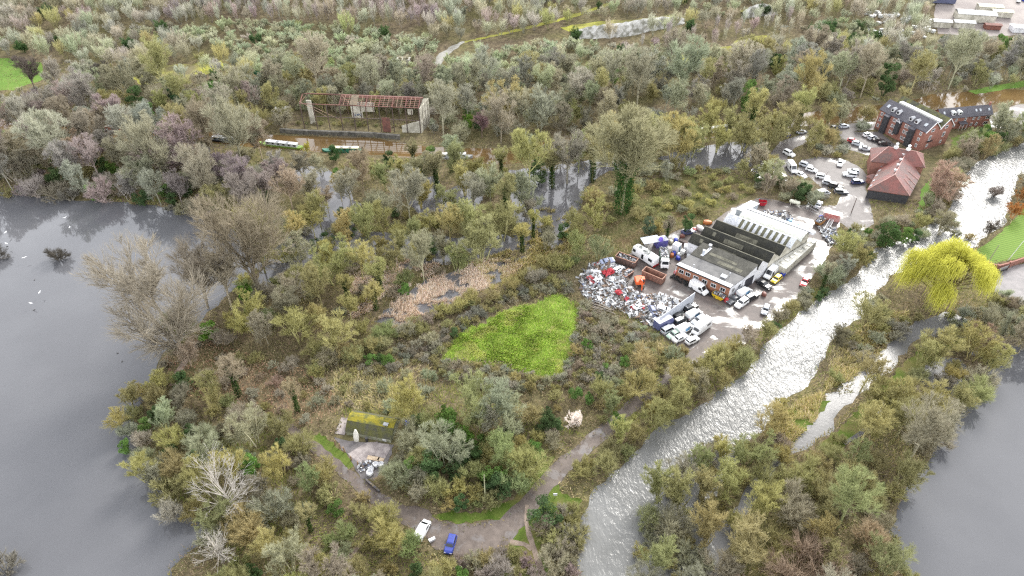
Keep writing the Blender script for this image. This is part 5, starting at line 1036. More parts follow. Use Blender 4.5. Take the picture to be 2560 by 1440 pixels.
for t in (.24, .36):
    c = on_roof(cA, d, n, 5.2, 4.9, 7.4, t, .25, LC); m = MB(); m.hexa([c-d*.6-n*.5-UP*.1, c+d*.6-n*.5-UP*.1, c+d*.6+n*.9-UP*.1, c-d*.6+n*.9-UP*.1], [c-d*.6-n*.5+UP*.9, c+d*.6-n*.5+UP*.9, c+d*.6+n*.9+UP*.9, c-d*.6+n*.9+UP*.9]); dm = part(m, 'dormer', FRAME, cot)
    m = MB(); m.hexa([c-d*.85-n*.7+UP*.9, c+d*.85-n*.7+UP*.9, c+d*.85+n*1.1+UP*.9, c-d*.85+n*1.1+UP*.9], [c-d*.4-n*.7+UP*1.3, c+d*.4-n*.7+UP*1.3, c+d*.4+n*1.1+UP*1.3, c-d*.4+n*1.1+UP*1.3]); sub(m, 'dormer_roof', PM('pale_lead', (.5,.52,.52), .5), dm, cot)
    m = MB(); m.poly([c-d*.4-n*.52+UP*.1, c+d*.4-n*.52+UP*.1, c+d*.4-n*.52+UP*.8, c-d*.4-n*.52+UP*.8]); sub(m, 'pane', GLASS, dm, cot)
for t in (.08, .7, .78, .95):
    c = on_roof(cA, d, n, 5.2, 4.9, 7.4, t, .5, LC); sl = (n*2.6+UP*2.5).normalized(); nn = (UP*2.6-n*2.5).normalized(); q = (c-d*.35-sl*.5, c+d*.35-sl*.5, c+d*.35+sl*.5, c-d*.35+sl*.5); m = MB(); m.hexa(q, [x+nn*.1 for x in q]); part(m, 'skylight', PM('skylight_glass', (.5,.53,.56)), cot)
m = MB(); m.box(cB+n*2.6-d*.4+UP*7.9, (.6,.6,1.3)); part(m, 'chimney', BRICK2, cot)

# --- red tiled barn: a hipped front wing running into a hipped rear wing
def Z5(x, y, z): return P(2140+x*.1875, 230+y*.1875, z)
barn = empty('tiled_barn', Z5(440, 1100, 0)); tag(barn, 'red clay tiled barn with hipped roofs, black boarding and two white cupolas', 'barn')
E1, E2, E3, E4 = Z5(150,1300,3.4), Z5(720,1385,3.4), Z5(860,1120,3.4), Z5(335,965,3.4); R1, R2 = Z5(520,1100,7.6), Z5(672,800,7.6)
G1, G2, G3 = Z5(195,925,5.2), Z5(925,1010,5.2), Z5(985,935,5.2); Q1, Q2 = Z5(430,730,9.0), Z5(800,790,9.0)
dq = (Q2-Q1).normalized(); nq = Vector((-dq.y, dq.x, 0)); hw = max(2.5, (Q1-G1).dot(nq)); G4 = G1+nq*2*hw; G3b = G2+nq*2*hw
m = MB()
for q in ([E1,E2,R1], [E2,E3,R2,R1], [E4,E1,R1,R2]): m.poly(q); m.poly([x-UP*.2 for x in q][::-1])
for q in ([E1,E2], [E2,E3], [E4,E1]): m.poly([q[0]-UP*.2, q[1]-UP*.2, q[1], q[0]])
rfa = part(m, 'front_roof', TILE, barn)
m = MB()
for q in ([G1,G2,Q2,Q1], [G2,G3b,Q2], [G3b,G4,Q1,Q2], [G4,G1,Q1]): m.poly(q); m.poly([x-UP*.2 for x in q][::-1]); m.poly([q[0]-UP*.2, q[1]-UP*.2, q[1], q[0]])
rfb = part(m, 'rear_roof', TILE, barn)
m = MB()
for a, b in ((E1,R1), (E2,R1), (R1,R2)): m.bar(a+UP*.03, b+UP*.03, .2, 0, 6)
sub(m, 'ridge_tiles', RIDGE, rfa, barn); m = MB()
for a, b in ((G1,Q1), (G2,Q2), (Q1,Q2), (G3b,Q2)): m.bar(a+UP*.03, b+UP*.03, .2, 0, 6)
sub(m, 'ridge_tiles', RIDGE, rfb, barn)
def walls(pts, c, k, mat, name, zb=0):
    m = MB(); q = [c+(p-c)*k for p in pts]
    for i in range(len(q)): a, b = q[i], q[(i+1) % len(q)]; m.poly([Vector((a.x,a.y,zb)), Vector((b.x,b.y,zb)), Vector((b.x,b.y,a.z-.22)), Vector((a.x,a.y,a.z-.22))])
    return part(m, name, mat, barn)
walls([E1,E2,E3,E4], (E1+E2+E3+E4)/4, .95, BLACKB, 'boarded_wall'); walls([G1,G2,G3b,G4], (G1+G2+G3b+G4)/4, .94, BRICK2, 'brick_wall')
for s in (.1, .3, .5, .7, .9):      # rooflights low on the left slope
    a = E4.lerp(E1, s); r_ = R2.lerp(R1, s); up_ = (r_-a).normalized(); dd = (E1-E4).normalized(); nn = dd.cross(up_); nn = nn if nn.z > 0 else -nn; c = a+up_*.8+nn*.03; q = (c-dd*.55-up_*.4, c+dd*.55-up_*.4, c+dd*.55+up_*.4, c-dd*.55+up_*.4); m = MB(); m.hexa(q, [x+nn*.06 for x in q]); sub(m, 'rooflight', PM('skylight_glass', (.5,.53,.56)), rfa, barn)
for s in (.15, .38, .62, .85):      # little vents along the front ridge
    c = R2.lerp(R1, s)-(E2-E1).normalized()*.5+UP*-.1; m = MB(); m.box(c+UP*.25, (.6,.6,.5), 0, .5); m.box(c+UP*.55, (.8,.8,.12), 0, .5); sub(m, 'roof_vent', PM('vent_white', (.55,.5,.5), .5, (.3,.3,.3), 3), rfa, barn)
for s in (.28, .72):
    c = Q1.lerp(Q2, s); m = MB(); m.box(c+UP*.25, (1.1,1.1,.7), 0, .5); m.cyl(c+UP*1.1, .42, 1.1, 0, 10); m.cyl(c+UP*1.85, .55, .45, 0, 10, 'Z', .08); sub(m, 'cupola', FRAME, rfb, barn)
for k, s in enumerate((.3, .52, .78)):
    a = E2.lerp(E3, s); m = MB(); r_ = R1.lerp(R2, s*.6); m.bar(a+UP*.1, a.lerp(r_, .55)+UP*.1, .16); sub(m, 'verge_strip', RIDGE, rfa, barn)
m = MB(); pb = Z5(190, 1210, 0); m.box(pb+UP*1.1, (2.2,2.2,2.2), 0, .45); po = part(m, 'porch', BRICK2, barn)
m = MB(); i4 = [pb+Matrix.Rotation(.45,3,'Z')@Vector((x*1.5,y*1.5,2.2)) for x, y in ((-1,-1),(1,-1),(1,1),(-1,1))]; [m.poly([i4[i], i4[(i+1)%4], pb+UP*3.5]) for i in range(4)]; sub(m, 'porch_roof', TILE, po, barn)

# --- derelict steel shed by the canal
ds = empty('derelict_shed', (-56, 236, 0)); tag(ds, 'roofless derelict shed, rusty red steel frame and graffitied pale end wall', 'shed')
DA, DB = Vector((-78.5,237.0,0)), Vector((-34.2,233.4,0)); dd = (DB-DA).normalized(); dn = Vector((-dd.y, dd.x, 0)); LD = (DB-DA).length
bays = [i*LD/9 for i in range(10)]
for i, b in enumerate(bays):
    p = DA+dd*b; m = MB(); m.bar(p, p+UP*10, .42); part(m, 'column', DARKST, ds)
    if i not in (1,): p = DA+dd*b+dn*9; m = MB(); m.bar(p, p+UP*10, .28); part(m, 'column', DARKST, ds)
m = MB()
for i, b in enumerate(bays):
    p = DA+dd*b; r_ = p+dn*4.5+UP*11.8; q = p+dn*9+UP*10
    if i in (1, 2): continue
    m.bar(p+UP*10, r_, .36); m.bar(q, r_, .32); m.bar(p+UP*10, q, .14); m.bar(p+dn*2.2+UP*10, p+dn*2.2+UP*10.9, .1); m.bar(p+dn*4.5+UP*10, r_, .1)
part(m, 'roof_trusses', RUST2, ds)
m = MB()
for k in range(6):
    t = k/5
    for side in (0, 1):
        a0 = DA+dn*(4.5*t if side == 0 else 9-4.5*t)+UP*(10.05+1.8*t); s0 = bays[3] if (k > 0 and k < 5) else bays[0]; m.bar(a0+dd*s0, a0+dd*LD, .2 if k else .32)
part(m, 'purlins', RUST2, ds)
m = MB()
for i in range(3, 9):
    for f in (.33, .66): b = bays[i]+f*LD/9; m.bar(DA+dd*b+UP*10.1, DA+dd*b+dn*4.5+UP*11.9, .16)
m.bar(DA+dd*bays[1]+UP*9, DA+dd*bays[3]+UP*2.5+dn*2, .16); m.bar(DA+dd*bays[0]+UP*11, DA+dd*bays[2]+UP*5, .14); m.bar(DA+dd*bays[4]+UP*10.1, DA+dd*bays[3]+dn*4.5+UP*11.9, .12)
part(m, 'bracing', PM('pale_rust', (.36,.24,.17), .8), ds)
m = MB(); q = [DA+dd*(bays[4]-1)+UP*10.25, DA+dd*(bays[4]+1.8)+UP*10.25, DA+dd*(bays[4]+1.8)+dn*4.5+UP*12.05, DA+dd*(bays[4]-1)+dn*4.5+UP*12.05]; m.hexa(q, [x+UP*.08 for x in q]); part(m, 'roof_sheet', PM('leaf_littered_sheet', (.2,.15,.1), .9, (.12,.1,.07), 1), ds)
m = MB(); [m.bar(DA+dd*bays[3]+dn*v+UP*z, DA+dd*LD+dn*v+UP*z, .3) for v, z in ((4.1,11.4), (4.9,11.4), (8.7,9.9))]; part(m, 'ridge_beams', RUST, ds)
m = MB(); m.bar(DA+dd*bays[1]+UP*5.2, DB+UP*5.0, .28); part(m, 'mid_rail', DARKST, ds)
m = MB(); dw = dn*9+dd*1.6; m.hexa([DB+dd*.1, DB+dd*.5, DB+dd*.5+dw, DB+dd*.1+dw], [DB+dd*.1+UP*9.8, DB+dd*.5+UP*9.8, DB+dd*.5+dw+UP*9.8, DB+dd*.1+dw+UP*9.8]); m.poly([DB+dd*.3+UP*9.8, DB+dd*.3+dw+UP*9.8, DB+dd*.3+dw*.5+UP*11.7]); ew = part(m, 'end_wall', CONC, ds)
m = MB()
for v in (2.2, 5.0, 7.2): m.bar(DB+dd*.52+dw*v/9, DB+dd*.52+dw*v/9+UP*9.9, .16)
sub(m, 'wall_ribs', DARKST, ew, ds)
m = MB(); rnd = random.Random(3)
for k in range(26): v, z = rnd.uniform(.6, 4.6), rnd.uniform(1.2, 3.9); a = DB+dd*.53+dw*v/9+UP*z; m.bar(a, a+dn*rnd.uniform(-.5,.5)+UP*rnd.uniform(.2,.8), .09)
sub(m, 'graffiti', PM('graffiti_black', (.05,.05,.06), .6), ew, ds)
m = MB(); m.hexa([DA+dd*(LD-7), DB, DB+dn*.3, DA+dd*(LD-7)+dn*.3], [DA+dd*(LD-7)+UP*2.6, DB+UP*4.8, DB+dn*.3+UP*4.8, DA+dd*(LD-7)+dn*.3+UP*2.6]); part(m, 'front_wall', CONC, ds)
for b0, b1, z0, z1 in ((bays[3]+1.2, bays[4]+.6, .6, 7.2), (bays[4]+.6, bays[5]+.4, 3.4, 7.2), (bays[8]-1.5, bays[8]+.5, 2.8, 4.8)):
    m = MB(); a, b = DA+dd*b0+dn*9.05, DA+dd*b1+dn*9.05; m.hexa([a+UP*z0, b+UP*z0, b+dn*.2+UP*z0, a+dn*.2+UP*z0], [a+UP*z1, b+UP*z1, b+dn*.2+UP*z1, a+dn*.2+UP*z1]); bw = part(m, 'wall_panel', PM('cream_wall', (.62,.59,.5), .8, (.42,.39,.32), .4), ds)
    if z0 < 1:
        m = MB()
        for k in range(18): x_ = b0+.5+(b1-b0-1)*k/18; q = DA+dd*x_+dn*9.0+UP*rnd.uniform(1.3, 2.0); m.bar(q, q+dd*rnd.uniform(-.2,.3)+UP*rnd.uniform(.4,1.1), .12)
        sub(m, 'graffiti', PM('graffiti_blue', (.16,.2,.34), .6), bw, ds)
m = MB(); a = DA+dd*(bays[6]+.6)-dn*.1; m.hexa([a, a+dd*3, a+dd*3-dn*.15, a-dn*.15], [a+UP*5.8, a+dd*3+UP*5.8, a+dd*3-dn*.15+UP*5.8, a-dn*.15+UP*5.8]); part(m, 'rusty_door', RUST2, ds)
m = MB(); a = DA+dd*1.0+dn*4; m.hexa([a, a+dd*1.8, a+dd*1.8+dn*.5, a+dn*.5], [a+UP*9.5, a+dd*1.8+UP*9.5, a+dd*1.8+dn*.5+UP*9.5, a+dn*.5+UP*9.5]); part(m, 'pier', CONC, ds)
whf = MB(); wp = [P(a, b) for a, b in ((700,334),(770,338),(850,341),(930,344),(1000,350))]
for a, b in zip(wp, wp[1:]): whf.hexa([a+Vector((0,.2,0)), b+Vector((0,.2,0)), b+Vector((0,1.4,0)), a+Vector((0,1.4,0))], [a+Vector((0,.3,1.7)), b+Vector((0,.3,1.5)), b+Vector((0,1.4,1.6)), a+Vector((0,1.4,1.6))])
o = whf.build('wharf_wall', PM('stone_wharf', (.14,.13,.11), .85, (.06,.056,.048), .6)); tag(o, 'stone wharf wall at the canal edge below the derelict shed', 'wall')
hs = empty('brick_hut', P(705,285)); tag(hs, 'small pale roofed hut in scrub left of the derelict shed', 'hut'); c = P(705,290); m = MB(); m.box(c+UP*1.3, (4.4,3.4,2.6), 0, -.08); part(m, 'wall', CONC, hs); m = MB(); m.box(c+UP*2.8, (5,4,.25), 0, -.08, 0, .12); part(m, 'roof', PM('pale_sheet', (.5,.48,.43), .6), hs)
# --- mossy hut
HA, HB = Vector((-36.0,93.3,0)), Vector((-26.0,91.1,0)); hd = (HB-HA).normalized(); hn = Vector((-hd.y, hd.x, 0)); LH = (HB-HA).length
hut = empty('mossy_hut', HA); tag(hut, 'low corrugated hut, its roof thick with yellow moss', 'hut')
MOSSH = corr('yellow_mossed_roof', (.24,.205,.015), (.1,.105,.03), .3, .95, .8, .45, .62, tuple(hd)); DMOSS = corr('grey_mossed_roof', (.1,.1,.03), (.07,.068,.05), .3, .95, .7, .4, .6, tuple(hd))
prof = [(0, 1.05), (1.75, 2.75), (3.0, 3.05), (4.25, 2.75), (6.0, 1.05)]; pt = lambda u, v, z: HA+hd*u+hn*v+UP*z
m = MB()
for u in (.05, LH-.05): m.poly([pt(u,0,0), pt(u,6,0)]+[pt(u,v,z-.04) for v, z in prof[::-1]])
m.poly([pt(0,.02,0), pt(LH,.02,0), pt(LH,.02,1.05), pt(0,.02,1.05)]); m.poly([pt(0,5.98,0), pt(LH,5.98,0), pt(LH,5.98,1.05), pt(0,5.98,1.05)]); part(m, 'wall', PM('weathered_boards', (.3,.3,.22), .9, (.17,.18,.11), 1.2), hut)
for (i, nm, mt) in ((0, 'lower_front_slope', DMOSS), (1, 'upper_front_slope', MOSSH), (2, 'upper_rear_slope', MOSSH), (3, 'lower_rear_slope', DMOSS)):
    (a, za), (b, zb) = prof[i], prof[i+1]; m = MB(); m.hexa([pt(-.2,a,za), pt(LH+.2,a,za), pt(LH+.2,b,zb), pt(-.2,b,zb)], [pt(-.2,a,za+.08), pt(LH+.2,a,za+.08), pt(LH+.2,b,zb+.08), pt(-.2,b,zb+.08)]); part(m, nm, mt, hut)
m = MB(); [m.box(pt(LH*t,0,.53), (.08,.12,1.05), 0, math.atan2(hd.y,hd.x)) for t in (.3,.42,.55,.68,.8,.9)]; part(m, 'wall_ribs', WOODM, hut)
window_on(hut, pt(LH*.82,-.02,0), pt(LH*.9,-.02,0), .35, .9, -hn)
m = MB(); c = pt(LH*.84, 2.2, 3.3); m.box(c, (1.1,.8,.12), 0, math.atan2(hd.y,hd.x)); m.box(c-UP*.2, (.9,.6,.3), 0, math.atan2(hd.y,hd.x)); part(m, 'roof_vent', LEADF, hut)
for nm, pts, col in (('concrete_slab', [(345,720),(600,560),(780,545),(560,900)], (.28,.24,.23)), ('concrete_slab', [(500,760),(640,560),(930,580),(960,640),(880,790),(700,740),(590,860)], (.3,.26,.25)), ('concrete_slab', [(155,430),(250,200),(375,210),(300,450)], (.33,.29,.27))):
    LAYER[0] += .05; q = [P(810+x/5.76, 1010+y/5.76) for x, y in pts]; m = MB(); m.hexa([x+UP*.01 for x in q], [x+UP*LAYER[0] for x in q]); o = m.build(nm, PM('worn_slab', (.33,.29,.275), .75, (.2,.17,.165), .7, lo=.38, hi=.6)); o['kind'] = 'structure'
# --- works yard far top right
def shed_box(name, px, py, L, W, H, rz, roofm, wallm, label, pitch=0):
    p = P(px, py); r_ = empty(name, p); tag(r_, label, 'shed'); m = MB(); m.box(p+UP*H/2, (L,W,H), 0, rz); part(m, 'wall', wallm, r_)
    M = Matrix.Rotation(rz, 3, 'Z'); m = MB(); c = [p+M@Vector((x*(L/2+.3), y*(W/2+.3), H)) for x, y in ((-1,-1),(1,-1),(1,1),(-1,1))]; ra, rb = p+M@Vector((-L/2-.3,0,H+pitch)), p+M@Vector((L/2+.3,0,H+pitch)); m.hexa([c[0], c[1], rb, ra], [c[0]+UP*.2, c[1]+UP*.2, rb+UP*.2, ra+UP*.2]); m.hexa([ra, rb, c[2], c[3]], [ra+UP*.2, rb+UP*.2, c[2]+UP*.2, c[3]+UP*.2]); part(m, 'roof', roofm, r_); return r_
GRR = corr('pale_grey_roof', (.5,.5,.5), (.4,.4,.4), .3, .5)
shed_box('works_shed', 2432, 50, 17, 7, 3.5, -.22, GRR, CONC, 'long pale grey roofed shed in the far works yard', 1)
shed_box('works_shed', 2405, 68, 9, 4, 2.6, -.22, GRR, CONC, 'short pale shed in front of the long grey works shed', .6)
shed_box('works_shed', 2350, 66, 8, 4, 2.6, -.2, GRR, CONC, 'pale shed behind bare trees, leftmost in the works yard', .6)
shed_box('works_shed', 2470, 28, 11, 5, 2.6, -.2, corr('cream_roof', (.62,.6,.47), (.5,.48,.36), .3), CONC, 'cream roofed shed at the back of the works yard', .6)
shed_box('works_shed', 2500, 40, 9, 4.5, 2.4, -.2, corr('cream_roof', (.62,.6,.47), (.5,.48,.36)) if False else MATS['cream_roof'], CONC, 'smaller cream roofed shed beside the far works fence', .6)
shed_box('works_shed', 2345, 2, 14, 8, 5, -.15, PM('blue_grey_roof', (.25,.27,.34), .5), PM('dark_blue_wall', (.08,.09,.16), .6), 'dark blue works building cut by the top edge', 1)
shed_box('works_shed', 2550, 78, 9, 5, 2.2, -.1, WHITEW, WHITEW, 'flat white roof at the near corner of the works yard', .2)
shed_box('works_shed', 2478, 72, 7, 3, 2.0, -.15, RUST2, RUST, 'low rust brown shed at the front of the works yard', .4)
shed_box('white_shelter', 1010, 160, 5.5, 3, 2.4, -.1, PM('pale_sheet', (.5,.48,.43)), CONC, 'lone pale roofed shelter on the sallow-covered quarry floor', .2)
# --- walls, gate and poles on the right bank
gw = MB(); pts = [P(a, b) for a, b in ((2437,660),(2490,676),(2520,668))]+[P(2600,640)]
for a, b in zip(pts, pts[1:]): dv = (b-a).normalized(); nv = Vector((-dv.y, dv.x, 0))*.2; gw.hexa([a-nv, b-nv, b+nv, a+nv], [a-nv+UP*1.8, b-nv+UP*1.8, b+nv+UP*1.8, a+nv+UP*1.8]); gw.box(b+UP*1.0, (.7,.7,2.0), 0, math.atan2(dv.y, dv.x))
o = gw.build('garden_wall', BRICK2); tag(o, 'curved brick garden wall below the striped lawn', 'wall')
gt = empty('yard_gate', P(2502,676)); tag(gt, 'dark slatted gate in the brick garden wall', 'gate'); m = MB(); a, b = P(2492,684), P(2516,676)
for k in range(5): m.bar(a+UP*(.3+.35*k), b+UP*(.3+.35*k), .22)
part(m, 'slats', PLAST, gt); m = MB(); m.bar(a, a+UP*2, .25); m.bar(b, b+UP*2, .25); part(m, 'post', DARKST, gt)
def pole(name, px, py, h, r, mat, label, cat='pole', lean=0):
    p = P(px, py); m = MB(); m.bar(p-UP*.2, p+Vector((lean, 0, h)), r*2, 0, 8, r*1.4); o = m.build(name, mat); tag(o, label, cat); return o
pole('flag_pole', 2519, 652, 7, .1, FRAME, 'white flagpole leaning beside the striped lawn', lean=1.2)
pole('utility_pole', 2466, 662, 7, .12, WOODM, 'grey utility pole by the garden wall below the lawn', lean=.4)
pole('telegraph_pole', 1213, 1250, 8.5, .14, PM('green_grey_timber', (.33,.33,.2), .9), 'tall timber telegraph pole at the front of the track-side thicket')
pole('utility_pole', 2128, 532, 5.5, .14, DARKST, 'dark timber pole at the car park entrance')
pole('lamp_post', 2055, 470, 6, .07, DARKST, 'thin dark lamp post among the car park cars')
pole('marker_post', 1377, 1345, 1.3, .09, WOODM, 'short timber post on the river bank grass')
# ------------------------------------------------------------------ vehicles
def rings(secs):
    return [[Vector((x, -w, z0)), Vector((x, -w-.02, z0+(z1-z0)*.55)), Vector((x, -w+b, z1)), Vector((x, w-b, z1)), Vector((x, w+.02, z0+(z1-z0)*.55)), Vector((x, w, z0))] for x, w, z0, z1, b in secs]
def wheels(root, xs, w, r):
    for x in xs:
        for s in (-1, 1):
            m = MB(); m.cyl((0,0,0), r, .2, 0, 14, 'Y'); t = m.build('wheel', RUBBER, root); t.location = (x, s*(w-.08), r)
            m = MB(); m.cyl((0,s*.02,0), r*.6, .2, 0, 10, 'Y'); rm = m.build('rim', RIM, t)
def quadglass(root, q, name, out=.012, k=.88, mat=None):
    q = [Vector(a) for a in q]; c = sum(q, Vector())/len(q); n = (q[1]-q[0]).cross(q[2]-q[0]).normalized(); m = MB()
    a = [c+(p-c)*k+n*out for p in q]; m.hexa([p-n*.01 for p in a], a); m.build(name, mat or GLASS, root)
def car(L=4.2, W=1.76, H=1.47, hood=.86, boot=.9, cab=(-.40, .20), roof=(-.30, .06), name='car', belt=.88):
    r = empty(name); w = W/2; h = L/2
    m = MB(); m.loft(rings([(-h, w*.86, .35, boot*.86, .14), (-h+.18, w*.97, .25, boot, .1), (L*cab[0], w, .22, max(boot, belt), .08), (L*cab[1], w, .22, belt+.03, .08), (h-.5, w*.97, .22, hood, .12), (h-.1, w*.88, .28, hood-.14, .14), (h, w*.78, .36, hood-.3, .12)]))
    b0, b1, r0, r1 = L*cab[0], L*cab[1], L*roof[0], L*roof[1]; zb = belt+.0; wb, wr = w-.06, w-.24
    m.loft([[Vector((b0,-wb,zb)), Vector((b1,-wb,zb)), Vector((b1,wb,zb)), Vector((b0,wb,zb))], [Vector((r0-.06,-wr-.03,H-.08)), Vector((r1+.08,-wr-.03,H-.08)), Vector((r1+.08,wr+.03,H-.08)), Vector((r0-.06,wr+.03,H-.08))], [Vector((r0+.12,-wr+.1,H)), Vector((r1-.12,-wr+.1,H)), Vector((r1-.12,wr-.1,H)), Vector((r0+.12,wr-.1,H))]])
    m.build('body', PAINT, r); zt = H-.1
    quadglass(r, [(b1,-wb,zb), (b1,wb,zb), (r1+.08,wr,zt), (r1+.08,-wr,zt)], 'windscreen'); quadglass(r, [(b0,wb,zb), (b0,-wb,zb), (r0-.06,-wr,zt), (r0-.06,wr,zt)], 'rear_window')
    for s in (-1, 1):
        q = [(b0,s*wb,zb), (b1,s*wb,zb), (r1+.08,s*(wr+.03),zt), (r0-.06,s*(wr+.03),zt)]; quadglass(r, q if s < 0 else q[::-1], 'side_window', .012, .9)
        m = MB(); m.box((h-.1, s*w*.62, hood-.24), (.14,.34,.14)); m.build('headlight', LAMP, r); m = MB(); m.box((-h+.04, s*w*.68, boot-.22), (.1,.26,.16)); m.build('tail_light', REDL, r)
        m = MB(); m.box((b1-.25, s*(w+.08), belt+.06), (.12,.16,.12)); m.build('wing_mirror', PAINT, r)
    wheels(r, (-L*.3, L*.31), w, .31); return r
def van(L=5.0, W=1.95, H=2.0, name='van', nose=.22, rack=False, sidewin=False):
    r = empty(name); w = W/2; h = L/2; xa, xb = h-L*nose-.55, h-L*nose+.15; hz = 1.12
    m = MB(); m.loft(rings([(-h, w*.95, .32, H-.06, .14), (-h+.1, w, .28, H, .16), (xa-.5, w, .28, H, .18), (xa, w, .28, H-.1, .2), (xb, w*.99, .28, hz+.08, .16), (h-.18, w*.93, .28, hz-.14, .14), (h, w*.84, .36, hz-.4, .1)])); m.build('body', PAINT, r)
    quadglass(r, [(xb,-w+.14,hz+.1), (xb,w-.14,hz+.1), (xa,w-.22,H-.12), (xa,-w+.22,H-.12)], 'windscreen', .03)
    for s in (-1, 1):
        q = [(xa-.75,s*w,hz+.1), (xb-.15,s*w,hz+.08), (xa+.1,s*(w-.08),H-.32), (xa-.75,s*(w-.07),H-.32)]; quadglass(r, q if s < 0 else q[::-1], 'side_window', .05, .95)
        if sidewin: q = [(-h+.3,s*w,hz+.1), (xa-.95,s*w,hz+.1), (xa-.95,s*(w-.07),H-.32), (-h+.35,s*(w-.07),H-.32)]; quadglass(r, q if s < 0 else q[::-1], 'side_window', .05, .95)
        m = MB(); m.box((h-.12, s*w*.66, hz-.32), (.16,.34,.2)); m.build('headlight', LAMP, r); m = MB(); m.box((-h, s*w*.86, .95), (.08,.14,.5)); m.build('tail_light', REDL, r)
        m = MB(); m.box((xb-.1, s*(w+.12), hz+.22), (.14,.2,.26)); m.build('wing_mirror', PLAST, r)
    m = MB(); m.box((h-.06, 0, .42), (.2, W*.86, .24)); m.build('bumper', PLAST, r)
    if rack:
        m = MB(); [m.bar((x,-w+.1,H+.14), (x,w-.1,H+.14), .07) for x in np.linspace(-h+.3, xa-.4, 6)]; [m.bar((-h+.3,s*(w-.12),H+.14), (xa-.4,s*(w-.12),H+.14), .07) for s in (-1, 1)]; m.build('roof_rack', ALU, r)
    wheels(r, (-L*.29, L*.31), w, .34); return r
def place(r, px, py, dx, dy, hgt, col, label, cat, group=None):
    p = P(px, py, hgt*.45); q = P(px+dx, py+dy, hgt*.45); r.location = (p.x, p.y, terr(p.x, p.y)+.055); r.rotation_euler.z = math.atan2(q.y-p.y, q.x-p.x)
    for c in r.children:
        if c.name.split('.')[0] in ('body', 'wing_mirror', 'cab', 'cargo_box', 'bonnet'): c.color = (*col, 1)
    return tag(r, label, cat, group)
PROTOV = {'hatch': (car(3.95, 1.72, 1.47, .88, .95, (-.44, .2), (-.40, .05)), 1.45), 'saloon': (car(4.5, 1.8, 1.42, .86, .95, (-.34, .17), (-.20, .02)), 1.4), 'estate': (car(4.6, 1.82, 1.5, .88, .98, (-.46, .17), (-.42, .02)), 1.5),
          'suv': (car(4.5, 1.86, 1.72, 1.02, 1.05, (-.46, .18), (-.43, .06), belt=1.02), 1.7), 'mpv': (car(4.5, 1.82, 1.72, .98, 1.0, (-.47, .26), (-.44, .1), belt=.98), 1.7),
          'small_van': (van(4.3, 1.8, 1.85, 'van'), 1.8), 'panel_van': (van(5.0, 1.95, 2.05, 'van'), 2.0), 'high_van': (van(5.8, 2.05, 2.6, 'van', .2), 2.6), 'rack_van': (van(5.5, 2.0, 2.35, 'van', .2, True), 2.4), 'minibus': (van(4.8, 1.9, 1.95, 'van', .2, False, True), 1.9)}
USED = set()
WHT, SIL, BLK, DGR, BLU, RED, YEL, NVY, LGR = (.78,.78,.78), (.45,.47,.5), (.018,.018,.02), (.07,.075,.085), (.03,.05,.26), (.42,.02,.025), (.75,.55,.02), (.045,.055,.13), (.3,.4,.33)
